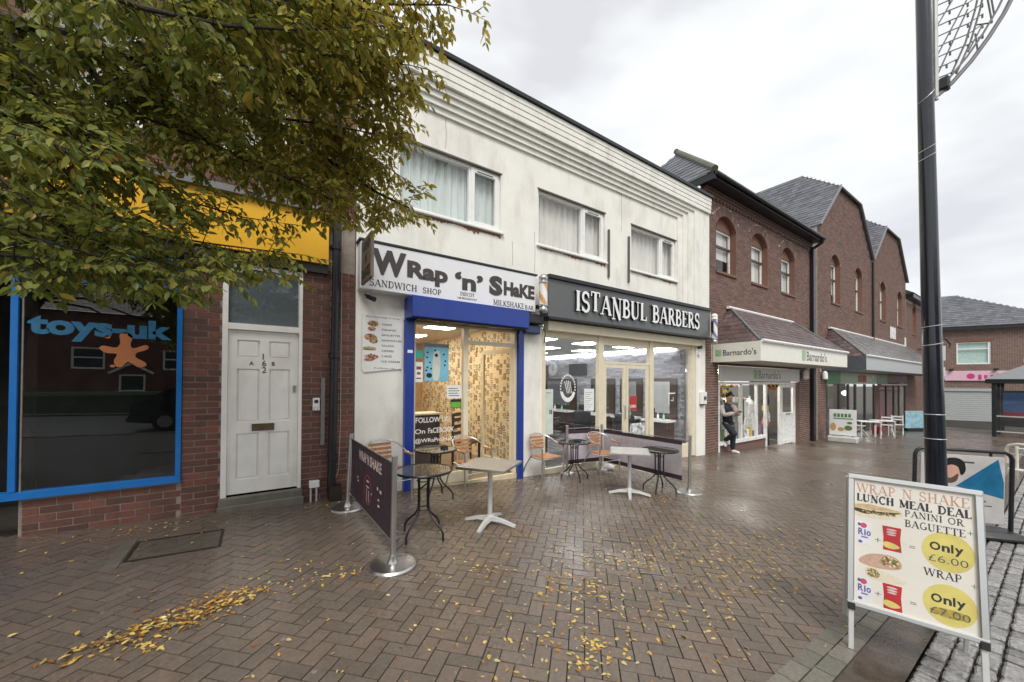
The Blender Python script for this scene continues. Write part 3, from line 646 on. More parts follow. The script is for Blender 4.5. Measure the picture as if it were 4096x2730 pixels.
# room of the sandwich shop
M_wp = mat('cream_wallpaper', (.86, .73, .48), .8, var=.05); M_ceil = mat('cafe_ceiling', (.62, .54, .40), .9, var=.03)
R1 = MB(); R1.box(4.24, 4.298, .255, 5.4, -.12, 2.74); R1.build('wallpapered_wall', M_wp, wh)
MB().box(1.2, 4.24, 5.4, 5.46, -.12, 2.74).build('back_wall', mat('tan_wall', (.55, .36, .18), .8), wh)
MB().box(1.18, 1.24, .255, 5.4, -.12, 2.74).build('side_wall', mat('tan_wall', (.55, .36, .18), .8), wh)
MB().box(1.24, 4.3, .251, 5.46, 2.741, 2.80).build('ceiling', M_ceil, wh)
MB().box(1.24, 4.24, .071, 5.4, -.18, -.119).build('cafe_floor', mat('vinyl_floor', (.22, .16, .10), .35, var=.2), wh)
M_lamp = mat('warm_light_panel', (.9, .85, .7), .5, var=0, em=((1, .92, .76), 13)); M_lampw = mat('white_light_panel', (.9, .9, .9), .5, var=0, em=((.95, .97, 1), 11))
for (x, y, w_) in ((2.0, 1.6, 'at the front left'), (3.2, 1.6, 'at the front right'), (2.0, 3.4, 'at the back left'), (3.2, 3.4, 'at the back right')):
    l = thing('ceiling_light', 'square warm ceiling light panel inside the sandwich shop, '+w_, 'light', (x, y, 2.73), 'sandwich shop ceiling lights')
    BX('diffuser', M_lamp, l, x-.28, x+.28, y-.28, y+.28, 2.722, 2.738); BX('rim', M_upvc, l, x-.3, x+.3, y-.3, y+.3, 2.730, 2.7395)
# printed picture frames of the wallpaper
FRC = [mat('wallpaper_print_'+n, c, .8, var=.1, scale=20) for n, c in (('umber', (.17, .10, .05)), ('olive', (.30, .22, .09)), ('rust', (.40, .20, .07)), ('grey', (.27, .22, .16)), ('cream', (.88, .80, .60)), ('sage', (.34, .36, .22)), ('gold', (.62, .42, .14)))]
bufs = [MB() for _ in FRC]; rs = random.Random(3); cells = 0
for iy in range(38):
    for iz in range(20):
        if rs.random() < .16: continue
        y = .32+iy*.132+rs.uniform(-.02, .02); z = -.06+iz*.138+rs.uniform(-.03, .03)+(.07 if iy % 2 else 0); h = rs.uniform(.05, .13); w = h*rs.uniform(.6, 1.0)
        if z+h > 2.72: continue
        i = rs.choice((0, 0, 1, 2, 3, 3)); e_ = .00012*(cells % 7); cells += 1
        bufs[i].box(4.2378-e_, 4.2402, y, y+w, z, z+h); j = rs.choice((4, 4, 5, 6)); bufs[j].box(4.2366-e_, 4.2377-e_, y+w*.18, y+w*.82, z+h*.18, z+h*.82)
        if h > .08: bufs[rs.choice((0, 2, 5))].box(4.2356-e_, 4.2365-e_, y+w*.34, y+w*.66, z+h*.34, z+h*.66)
        if rs.random() < .5: bufs[rs.choice((1, 6, 3))].box(4.2385-e_, 4.2402, y+w+.012, y+w+.012+rs.uniform(.015, .03), z+rs.uniform(0, .06), z+rs.uniform(.08, .11))
for b_, m_ in zip(bufs, FRC): o = b_.build('wallpaper_print', m_, wh); o['kind'] = 'stuff'

# ================================================================== SIGNS OF THE SANDWICH SHOP
M_sgn = mat('white_sign_panel', (.80, .80, .82), .35, var=.03, scale=3); M_let = mat('dark_brown_lettering', (.055, .045, .042), .5, var=.08)
ws = thing('sandwich_shop_fascia_sign', 'white box fascia sign lettered Wrap n Shake above the blue shutter', 'sign', (2.7, -.1, 2.9))
MB().bev(1.19, 4.30, -.20, .01, 2.895, 3.575, .012).build('box', M_sgn, ws)
BX('top_capping', M_blackp, ws, 1.17, 4.33, -.215, -.002, 3.577, 3.605)
f_ = lambda x, z: FAC(x, -.2005, z)
text_mb('W', w=.50, h=.37, ext=.008, bold=.05, T=f_(1.34, 3.13)).build('lettering', M_let, ws)
text_mb('Rap', w=.66, h=.33, ext=.008, bold=.045, T=f_(1.855, 3.085)).build('lettering', M_let, ws)
text_mb("\u2018n\u2019", w=.52, h=.29, ext=.008, bold=.04, T=f_(2.64, 3.10)).build('lettering', M_let, ws)
text_mb('S', w=.27, h=.34, ext=.008, bold=.06, T=f_(3.285, 3.09)).build('lettering', M_let, ws)
text_mb('HaKE', w=.68, h=.25, ext=.008, bold=.045, T=f_(3.585, 3.12)).build('lettering', M_let, ws)
for t_, w_, h_, x_, z_ in (('SANDWICH', .70, .098, 1.31, 2.955), ('SHOP', .31, .085, 2.10, 2.955), ('DIDCOT', .26, .055, 2.74, 3.005), ('MILKSHAKE', .66, .095, 3.37, 2.925), ('BAR', .20, .075, 4.05, 2.925)):
    serif_mb(t_, w_, h_, .003, f_(x_, z_)).build('small_lettering', M_let, ws)
text_mb('168 BROADWAY', w=.36, h=.032, ext=.003, T=f_(2.69, 2.945)).build('small_lettering', M_let, ws)
pj = thing('projecting_sign', 'narrow sign in shaded brown sticking out at the left end of the Wrap n Shake fascia', 'sign', (1.2, -.4, 2.95))
M_pj = mat('shaded_brown_panel', (.17, .14, .11), .5, var=.15, scale=5)  # the shade on this side face is mixed into the brown
MB().bev(1.195, 1.235, -.76, -.22, 2.93, 3.53, .006).build('panel', M_pj, pj)
BX('bracket', M_black, pj, 1.205, 1.225, -.22, .0, 3.40, 3.43); BX('bracket', M_black, pj, 1.205, 1.225, -.22, .0, 3.02, 3.05)
Fp = lambda y, z: frame((1.1945, y, z), (0, -1, 0), (0, 0, 1))
for t_, z_, w_, h_ in (('WRAP', 3.35, .42, .13), ('N', 3.18, .10, .12), ('SHAKE', 2.99, .44, .13)):
    text_mb(t_, w=w_, h=h_, ext=.003, bold=.03, T=Fp(-.49, z_), align='C').build('lettering', M_black, pj)
# CCTV under the sign
cc = thing('security_camera', 'small black security camera under the left end of the Wrap n Shake sign', 'camera', (1.32, -.1, 2.75))
TB('arm', M_blackp, cc, [(1.30, .0, 2.86), (1.31, -.06, 2.83), (1.33, -.10, 2.80)], .014, 6)
TB('body', M_blackp, cc, [(1.31, -.09, 2.815), (1.40, -.17, 2.765)], [.032, .036], 10)
# menu board on the white wall
mb = thing('menu_board', 'white menu board with food pictures on the white wall left of the blue post', 'menu board', (1.55, -.02, 1.75))
oc = blob([(0, .02), (.0, .42), (.0, .80), (.05, .83), (.30, .84), (.57, .83), (.585, .80), (.58, .42), (.575, .06), (.55, .04), (.30, .015), (.10, -.01)][::-1], 3)
PR('board', M_upvc, mb, FAC(1.265, -.004, 1.74), [oc], 0, .018)
Fm = FAC(1.265, -.0225, 1.74)
for i, t_ in enumerate(('WRAPS', 'PANINIS', 'BAGUETTES', 'SANDWICHES', 'SALADS', 'CREPES', 'CAKES', 'ICE CREAM')):
    text_mb(t_, w=.03*len(t_), h=.028, ext=.001, bold=.01, T=Fm @ Matrix.Translation((.275, .685-i*.079, 0))).build('lettering', M_let, mb)
text_mb('Menu Now Made To Order', w=.50, h=.022, ext=.001, T=Fm @ Matrix.Translation((.045, .79, 0))).build('lettering', M_let, mb)
text_mb('Follow us', w=.30, h=.022, ext=.001, T=Fm @ Matrix.Translation((.17, .035, 0))).build('lettering', M_let, mb)
M_food = [mat('food_print_'+n, c, .6, var=.35, scale=60) for n, c in (('salmon', (.55, .22, .16)), ('bread', (.55, .34, .14)), ('meat', (.25, .08, .06)), ('green', (.12, .20, .05)), ('pink', (.62, .33, .28)))]
def speckle(name, parent, T, cx, cy, rx, ry, n, mats, d0=0., size=.3, seed=1):
    """printed food texture: many small overlapping blobs of several colours"""
    rr = random.Random(seed); bufs = [MB(T) for _ in mats]
    for i in range(n):
        a_ = rr.uniform(0, 6.283); q_ = rr.random()**.5*.85; k = rr.randrange(len(mats)); z = d0+.00002*(i+1)
        bufs[k].prism(ell(min(rx, ry)*size*rr.uniform(.5, 1.3), min(rx, ry)*size*rr.uniform(.5, 1.2), cx+rx*q_*math.cos(a_), cy+ry*q_*math.sin(a_), 7), z-.00001, z)
    for b_, m_ in zip(bufs, mats):
        o = b_.build(name, m_, parent); o['kind'] = 'stuff'
for i, (cx, cy, rx, ry, k) in enumerate(((.15, .70, .075, .045, 0), (.13, .62, .06, .03, 4), (.11, .50, .085, .05, 2), (.16, .45, .06, .04, 0), (.10, .34, .10, .018, 1), (.10, .315, .10, .010, 3), (.13, .21, .10, .04, 4), (.09, .165, .07, .022, 0))):
    PR('food_picture', M_food[k], mb, Fm, [ell(rx, ry, cx, cy, 14)], 0, .001+.0002*i)
    speckle('food_detail', mb, Fm, cx, cy, rx, ry, 16, (M_food[2], M_food[1], M_food[(k+3) % 5]), .001+.0002*i, .45, i)
# posters and lettering on the cafe window (inside face)
fg = lambda x, z: FAC(x, .034, z)
def poster(name, label, x0, x1, z0, z1, m, y=.0335, cat='poster'):
    t = thing(name, label, cat, (x0, y, z0)); BX('sheet', m, t, x0, x1, y-.001, y, z0, z1); return t
P_b = poster('blue_poster', 'light blue poster with black paw spots on the sandwich shop window', 2.23, 2.65, 1.60, 2.19, mat('light_blue_paper', (.22, .52, .66), .6, var=.15, scale=4))
PR('heading', mat('poster_grey', (.18, .2, .2), .6), P_b, FAC(2.23, .0324, 2.15), [rect(.42, .06)], 0, .0008)
PR('pale_stripe', mat('poster_cream', (.62, .66, .58), .6, var=.1), P_b, FAC(2.23, .0324, 1.60), [blob([(.14, .05), (.25, .04), (.27, .42), (.22, .5), (.15, .42)], 4)], 0, .0008)
PR('spots', M_black, P_b, FAC(2.23, .0324, 1.60), [ell(.018, .016, a, c, 8) for a, c in ((.05, .46), (.04, .38), (.09, .30), (.05, .22), (.11, .20), (.33, .44), (.36, .33), (.35, .26), (.18, .5), (.03, .17))]+[ell(.05, .04, .08, .09, 12), ell(.03, .03, .2, .42, 10)], 0, .0016)
P_w = poster('white_poster', 'small white poster with red print at the window edge by the blue post', 2.075, 2.20, 1.58, 1.90, M_upvc)
PR('print', M_food[2], P_w, FAC(2.075, .0324, 1.58), [rect(.08, .05, .02, .20), rect(.06, .04, .03, .12), rect(.08, .02, .02, .05)], 0, .0008)
P_g = poster('green_sticker', 'turquoise sticker at the top left of the sandwich shop window', 2.08, 2.21, 1.97, 2.09, mat('turquoise', (.05, .42, .33), .5))
P_n = poster('paper_notice', 'white paper notice on the sandwich shop window by the door post', 2.62, 2.895, 1.31, 1.53, mat('white_paper', (.78, .78, .76), .7, var=.06, scale=40))
for i in range(4): PR('print', M_char, P_n, FAC(2.62, .0324, 1.31), [rect(.20-.03*(i % 2), .012, .03, .04+.04*i)], 0, .0008)
P_h = poster('hygiene_sticker', 'green and black hygiene rating sticker below the paper notice', 2.69, 2.885, 1.15, 1.295, M_blackp)
PR('green_band', mat('lime_green', (.12, .42, .03), .5), P_h, FAC(2.69, .0324, 1.15), [rect(.18, .09, .008, .008)], 0, .0008)
wl = thing('window_lettering', 'white follow us on facebook lettering on the sandwich shop window', 'lettering', (2.07, .03, .6))
for t_, x_, w_, z_, h_ in (('FOLLOW US', 2.09, .56, .93, .085), ('On', 2.08, .17, .755, .075), ('FaCEBOOK', 2.30, .46, .755, .085), ('@WRaPnSHaKE', 2.08, .72, .595, .085)):
    text_mb(t_, w=w_, h=h_, ext=.001, bold=.012, T=FAC(x_, .0335, z_)).build('line', M_upvc, wl)
ps2 = thing('white_sticker', 'small white sticker on the blue shutter guide', 'sticker', (1.94, -.09, 2.03)); BX('sheet', M_upvc, ps2, 1.91, 1.99, -.0925, -.0905, 2.03, 2.075)
# simple furniture inside the sandwich shop
M_dkw = mat('dark_brown_wood', (.05, .025, .015), .45, var=.2, scale=20)
def inner_chair(x, y, rz, label):
    t = thing('dining_chair', label, 'chair', (x, y, -.12), rotz=rz)
    for sx in (-.2, .2):
        MB().box(sx-.02, sx+.02, -.22, -.18, 0, .45).build('leg', M_dkw, t, local=True); MB().box(sx-.02, sx+.02, .18, .22, 0, 1.05).build('rear_post', M_dkw, t, local=True)
    MB().bev(-.22, .22, -.23, .23, .45, .49, .01).build('seat', M_dkw, t, local=True)
    for z in (.6, .74, .88, .99): MB().box(-.18, .18, .19, .21, z, z+.07).build('back_slat', M_dkw, t, local=True)
inner_chair(3.62, 1.25, .6, 'dark wooden slat-back chair just inside the sandwich shop door'); inner_chair(2.85, 2.4, 2.6, 'dark wooden chair further back inside the sandwich shop')
ct = thing('counter', 'low dark counter inside the sandwich shop behind the window lettering', 'counter', (2.3, 1.4, -.12))
MB().bev(1.5, 3.05, 1.3, 1.75, -.118, .93, .01).build('body', M_dkw, ct); MB().bev(1.45, 3.1, 1.25, 1.8, .931, .965, .008).build('top', M_cream, ct)

# ================================================================== BARBERS
fr = MB()
fr.box(4.62, 4.70, -.01, .07, -.28, 2.60).box(6.20, 6.36, -.02, .08, -.30, 2.60).box(8.0, 8.16, -.02, .08, -.34, 2.60).box(9.86, 10.02, -.02, .08, -.40, 2.60)
fr.box(4.70, 6.20, 0, .07, 2.49, 2.60).box(6.36, 8.0, -.001, .07, 2.43, 2.60).box(8.16, 9.86, 0, .07, 2.50, 2.60)
fr.box(6.36, 8.0, -.002, .072, 2.01, 2.06).box(4.70, 6.20, -.01, .08, -.30, -.12).box(8.16, 9.86, -.01, .08, -.42, -.06).box(6.36, 8.0, -.03, .08, -.5, -.29)
fr = fr.build('barber_shopfront', M_cream, wh)
for a, c, z0, z1 in ((4.70, 6.20, -.12, 2.49), (8.16, 9.86, -.06, 2.50), (6.36, 8.0, 2.06, 2.43)): BX('pane', M_glass, fr, a, c, .03, .036, z0, z1)
for a, c, hx in ((6.38, 7.12, 7.05), (7.14, 7.98, 7.21)):
    d = MB().box(a, a+.08, 0, .045, -.28, 2.0).box(c-.08, c, 0, .045, -.28, 2.0).box(a+.08, c-.08, .001, .044, 1.92, 2.0).box(a+.08, c-.08, .001, .044, -.28, -.10).build('door', M_cream, fr)
    BX('pane', M_glass, d, a+.08, c-.08, .02, .026, -.10, 1.92); 
    TB('handle', M_chrome, d, [(hx, -.0, .75), (hx, -.05, .76), (hx, -.05, 1.05), (hx, 0, 1.06)], .011)
MB().bev(4.66, 10.2, -.14, .02, 2.60, 2.79, .01).build('shutter_housing', M_cream, wh)
b = MB(); b.box(10.03, 10.49, -.05, .01, -.7, 2.80); b.build('corner_pier', M_render, wh)
sg = thing('barber_fascia_sign', 'charcoal fascia sign with raised white Istanbul Barbers letters', 'sign', (7.5, -.1, 2.85))
MB().box(4.56, 10.36, -.25, .01, 2.84, 3.57).build('panel', mat('grey_sign_panel', (.11, .112, .116), .22, var=.05, scale=1.5), sg)
MB().box(4.55, 10.38, -.30, -.001, 3.572, 3.64).build('top_trim', M_black, sg); MB().box(4.55, 10.38, -.29, -.001, 2.80, 2.838).build('lower_trim', M_black, sg)
BX('end_cap', M_cream, sg, 10.362, 10.385, -.26, -.01, 2.85, 3.56)
x = 5.22
word = 'ISTANBUL BARBERS'
M_wl = mat('raised_white_letter', (.85, .85, .85), .35, var=.02); M_shd = mat('letter_side_black', (.02, .02, .02), .5)
tot = sum(SERIF[c][0]+.06 for c in word); sc = (9.76-5.22)/tot
for c in word:
    wd = SERIF[c][0]
    if c != ' ':
        h = .40; z = 3.02
        if c == 'N': h, z = .47, 2.95
        if c == 'T': h, z = .40, 3.06
        l = serif_mb(c, wd*sc, h, .05, FAC(x, -.2505, z), bold=1.15).build('letter', M_shd, sg)
        serif_mb(c, wd*sc, h, .006, FAC(x, -.3025, z), bold=1.15).build('letter_face', M_wl, l)
    x += (wd+.06)*sc
def barber_pole(label, x, y, z0, z1, colA, wall):
    t = thing('barber_pole', label, 'barber pole', (x, y, z0)); r = .078; h = z1-z0
    MB().lathe([(.03, 0), (.07, .01), (.086, .05), (.086, .09), (.074, .12), (.09, .14), (.09, .17)], 18, (x, y, z0)).build('lower_cap', M_chrome, t, True)
    MB().lathe([(.09, -.17), (.09, -.14), (.074, -.12), (.086, -.08), (.082, -.05), (.05, -.01), (.02, .0)], 18, (x, y, z1)).build('upper_cap', M_chrome if colA else M_white, t, True)
    n = 24; zz = np.linspace(z0+.17, z1-.17, 25); bs = [MB(), MB()]
    for i in range(24):
        for k in range(n):
            st_ = ((k/n*2+(zz[i]-z0)*2.6) % 1.0); q_ = 0 if st_ < .62 else 1
            P = [(x+r*math.cos(2*math.pi*a/n), y+r*math.sin(2*math.pi*a/n), z) for a, z in ((k, zz[i]), (k+1, zz[i]), (k+1, zz[i+1]), (k, zz[i+1]))]
            bs[q_].add(P, [(0, 1, 2, 3)])
    cyl = bs[0].build('cylinder', M_upvc, t, True); bs[1].build('spiral_stripe', colA or mat('violet_stripe', (.22, .18, .34), .4), cyl, True)
    BX('bracket', M_black, t, *wall)
    return t
barber_pole('chrome barber pole with orange stripes at the left end of the barbers sign', 4.40, -.30, 2.86, 3.60, mat('orange_stripe', (.70, .36, .12), .4), (4.37, 4.43, -.19, .0, 2.98, 3.05))
barber_pole('barber pole with violet stripes and white cap at the right end of the barbers sign', 10.50, -.30, 2.66, 3.52, None, (10.386, 10.45, -.32, -.26, 3.0, 3.3))
bk = thing('awning_bracket', 'dark folded awning bracket between blue shutter and barbers sign', 'bracket', (4.3, -.1, 2.6))
MB().bev(4.06, 4.50, -.22, -.002, 2.68, 2.86, .02).build('arm_box', M_blackp, bk); MB().bev(4.10, 4.46, -.16, -.002, 2.50, 2.66, .02).build('cover', mat('navy_tin', (.03, .05, .12), .4), bk)
TB('wire', M_blackp, bk, [(4.5, -.1, 2.75), (4.6, -.12, 2.55), (4.63, -.05, 2.35)], .01, 5)
lb = thing('letter_box', 'white wall letter box marked M on the barbers right pier', 'letter box', (10.3, -.07, .95))
MB().bev(10.17, 10.44, -.13, -.052, 1.0, 1.34, .01).build('box', M_upvc, lb); text_mb('M', w=.12, h=.13, ext=.003, bold=.03, T=FAC(10.28, -.1305, 1.10)).build('lettering', M_black, lb); BX('rust_foot', M_steel, lb, 10.2, 10.35, -.12, -.054, .965, .998)
al = thing('alarm_box', 'small dark alarm bell under the right end of the barbers sign', 'alarm', (10.12, -.08, 2.5)); TB('bell', M_blackp, al, [(10.12, -.145, 2.58), (10.12, -.06, 2.58)], .05, 12); BX('strobe', M_upvc, al, 10.06, 10.16, -.11, -.052, 2.36, 2.44)
# barber room: grey split-stone wall at the right, ceiling, floor
M_stone = mat('grey_split_stone', None, .75, var=.15, scale=12, bump=.3, rnd=[(.26, .26, .29), (.36, .36, .39), (.20, .20, .23), (.44, .44, .46), (.30, .30, .33), (.40, .40, .43)])
BX('stone_wall_core', M_lead, wh, 9.97, 10.02, .252, 7.4, -.4, 2.62)
items = []; z = -.35; rs = random.Random(5); b = MB()
while z < 2.60:
    y = .26+rs.uniform(0, .15); h = rs.choice((.05, .065))
    while y < 7.3:
        L_ = rs.uniform(.18, .42); b.box(9.97-rs.uniform(.008, .03), 9.975, y, min(y+L_-.004, 7.38), z, min(z+h-.003, 2.6)); y += L_
    z += h
o = b.build('stone_cladding', M_stone, wh); o['kind'] = 'stuff'
BX('barber_back_wall', M_lead, wh, 4.62, 9.97, 7.4, 7.46, -.4, 2.62); BX('barber_ceiling', mat('grey_ceiling', (.45, .44, .41), .9, var=.03), wh, 4.61, 10.02, .251, 7.46, 2.621, 2.68)
BX('barber_floor', mat('grey_tile_floor', (.20, .20, .20), .25, var=.15), wh, 4.62, 9.97, .09, 7.4, -.42, -.33)
for i, (x, y) in enumerate(((5.6, 1.3), (7.2, 1.3), (8.8, 1.3), (5.6, 3.0), (7.2, 3.0), (8.8, 3.0), (6.4, 4.8), (8.2, 4.8))):
    l = thing('ceiling_light', 'square white ceiling light panel inside the barbers, '+('first', 'second', 'third')[i % 3]+' from the left in the '+('front', 'middle', 'back')[i//3]+' row', 'light', (x, y, 2.61), 'barber ceiling lights')
    BX('diffuser', M_lampw, l, x-.29, x+.29, y-.29, y+.29, 2.602, 2.616); BX('rim', M_upvc, l, x-.3, x+.3, y-.3, y+.3, 2.612, 2.6195)
l = thing('strip_light', 'long white light strip along the top of the grey stone wall', 'light', (9.9, 3, 2.55)); BX('strip', M_lampw, l, 9.88, 9.94, .5, 7.3, 2.54, 2.60)
# fittings on the stone wall
M_mirror = mat('mirror', (.75, .78, .8), .03, 1., var=0)
def on_wall(x0): return 5.73*(9.93/x0-1)
tv = thing('television', 'black wall television on the grey stone wall of the barbers', 'television', (9.9, 4.4, 1.85)); BX('screen', M_black, tv, 9.86, 9.935, on_wall(5.85), on_wall(5.37), 1.83, 2.27)
ck = thing('wall_clock', 'round white wall clock on the stone wall at the back left of the barbers', 'clock', (9.93, on_wall(4.9), 2.02))
MB().lathe([(.27, 0), (.27, .03), (.24, .04)], 24, T=frame((9.935, on_wall(4.9), 2.08), (0, -1, 0), (0, 0, 1))).build('rim', mat('clock_grey', (.45, .45, .5), .4), ck, True)
MB().lathe([(.235, .0401), (.235, .043)], 24, T=frame((9.935, on_wall(4.9), 2.08), (0, -1, 0), (0, 0, 1))).build('face', M_upvc, ck)
Tck = frame((9.89, on_wall(4.9), 2.08), (0, -1, 0), (0, 0, 1)); PR('hands', M_black, ck, Tck, [rect(.02, .17, -.01, 0), rect(.12, .02, 0, -.01)], 0.001, .003)
cup = thing('wall_cabinet', 'brown wall cabinet beside the clock in the barbers', 'cabinet', (9.85, on_wall(4.72), 1.9)); BX('body', M_dkw, cup, 9.75, 9.93, on_wall(4.78), on_wall(4.66), 1.75, 2.25)
for k, (a, c) in enumerate(((4.72, 5.55), (6.0, 6.75), (6.95, 7.75), (8.1, 9.2))):
    y1, y0 = on_wall(a), on_wall(c)
    w_ = ('at the far left', 'left of the doors', 'behind the doors', 'beside the right window')[k]
    mr = thing('mirror_unit', 'dark framed barber mirror unit '+w_, 'mirror', (9.9, y0, .5))
    BX('frame', M_dkw, mr, 9.88, 9.938, y0, y1, .55, 1.72); BX('mirror', M_mirror, mr, 9.87, 9.879, y0+.12*(y1-y0)+.1, y1-.1*(y1-y0), .7, 1.62)
    sh = thing('barber_counter', 'white counter shelf under the dark mirror '+w_, 'counter', (9.7, y0, .4)); BX('top', M_upvc, sh, 9.42, 9.87, y0, y1, .47, .53); BX('drawers', M_dkw, sh, 9.5, 9.86, y0+.05, y1-.05, -.33, .47)
    for j in range(3):
        yb = y0+(y1-y0)*(.25+.22*j); bt = thing('bottle', ('pale green', 'white', 'clear blue')[j]+' bottle on the barber counter '+w_, 'bottle', (9.6, yb, .53))
        MB().lathe([(.03, 0), (.032, .12), (.012, .15), (.012, .2)], 10, (9.6, yb, .532)).build('body', mat('bottle_'+str(j), ((.3, .6, .45), (.8, .8, .8), (.3, .5, .6))[j], .2), bt, True)
def barber_chair(x, y, rz, label):
    t = thing('barber_chair', label, 'barber chair', (x, y, -.33), rotz=rz); M_lth = mat('black_leather', (.015, .015, .017), .35, var=.1)
    MB().lathe([(.32, 0), (.32, .02), (.06, .06), (.05, .35)], 20).build('base', M_chrome, t, True, local=True)
    MB().bev(-.28, .28, -.28, .28, .36, .52, .04).build('seat', M_lth, t, True, local=True); MB().bev(-.27, .27, .24, .36, .5, 1.05, .04).build('backrest', M_lth, t, True, local=True)
    MB().bev(-.12, .12, .26, .36, 1.08, 1.25, .03).build('headrest', M_lth, t, True, local=True)
    for sx in (-.33, .33): MB().bev(sx-.04, sx+.04, -.25, .25, .66, .73, .02).build('armrest', M_lth, t, True, local=True); MB().box(sx-.015, sx+.015, -.1, .1, .45, .67).build('arm_post', M_chrome, t, local=True)
    MB().bev(-.2, .2, -.6, -.4, .15, .2, .01).build('footrest', M_chrome, t, local=True)
for i, (x, y) in enumerate(((8.3, 4.2), (8.5, 2.6), (8.6, 1.1))): barber_chair(x, y, 1.9, 'black leather barber chair '+('furthest back', 'in the middle of the row', 'nearest the right window')[i])
ds = thing('reception_desk', 'dark wooden reception desk behind the left barber window', 'desk', (5.6, 1.2, -.33)); MB().bev(5.3, 6.6, 2.2, 2.7, -.328, .62, .01).build('body', M_dkw, ds); MB().bev(5.25, 6.65, 2.15, 2.75, .621, .66, .008).build('top', M_lead, ds)
# prints on the barber glass
bl = thing('window_emblem', 'round white barber pole emblem on the left barber window', 'emblem', (5.35, .03, 1.4)); Fb = FAC(5.33, .0285, 1.47)
rg = []
for k in range(28):
    a0, a1 = 2*math.pi*k/28, 2*math.pi*(k+.62)/28
    if 3.5 < a0 < 5.9: continue
    rg.append([(.29*math.cos(a0)*.75, .29*math.sin(a0)), (.29*math.cos(a1)*.75, .29*math.sin(a1)), (.25*math.cos(a1)*.75, .25*math.sin(a1)), (.25*math.cos(a0)*.75, .25*math.sin(a0))][::-1])
rg.append([(a*.75*.29, c*.29) for a, c in arc(0, 0, 1, 1, 200, 340, 16)]+[(a*.75*.20, c*.20-.0) for a, c in arc(0, 0, 1, 1, 340, 200, 16)])
for k in range(4): rg.append([(-.10+.05*k, .16-.02*abs(k-1.5)), (-.085+.05*k, .17-.02*abs(k-1.5)), (.0+.04*k-.01, -.10), (-.02+.04*k, -.12)][::-1])
PR('print', M_upvc, bl, Fb, rg, 0, .001)
P1 = poster('price_list', 'white price list sheet on the left barber window', 5.80, 6.10, .98, 1.45, mat('white_paper', (.78, .78, .76), .7), .0285)
for i in range(9): PR('print_line', M_char, P1, FAC(5.83, .0274, 1.01+.045*i), [rect(.12+.1*((i*7) % 3)/2, .007)], 0, .0006)
P2 = poster('pale_poster', 'pale green vertical poster at the left edge of the barber window', 4.715, 4.93, .55, 1.45, mat('pale_green_paper', (.55, .62, .56), .7, var=.1, scale=6), .0285)
PR('print', M_char, P2, FAC(4.715, .0274, .55), [rect(.03, .09, .12, .40), rect(.03, .09, .16, .40), rect(.13, .012, .03, .82)], 0, .0006)
P3 = poster('red_open_sign', 'small red open sign on the right barber door', 7.28, 7.55, .93, 1.27, mat('red_sign', (.42, .03, .03), .4, var=.1), .0185)
text_mb('OPEN', w=.2, h=.07, ext=.0008, bold=.02, T=FAC(7.31, .0174, .99)).build('lettering', M_upvc, P3)
P4 = poster('black_white_poster', 'black and white portrait-style poster low on the right barber door', 7.30, 7.86, -.05, .62, mat('poster_black_white', (.55, .56, .58), .5, var=.9, scale=9), .0185)
P5 = poster('corner_sticker', 'white corner outline sticker on the right barber window', 8.85, 9.2, 1.0, 1.35, glass('clear_film', (1, 1, 1), .2), .0285)
PR('print', M_upvc, P5, FAC(8.85, .0274, 1.0), [rect(.03, .30, .0, .0), rect(.30, .03, .0, .30), rect(.12, .02, .1, .12), rect(.02, .12, .2, .10)], 0, .0006)

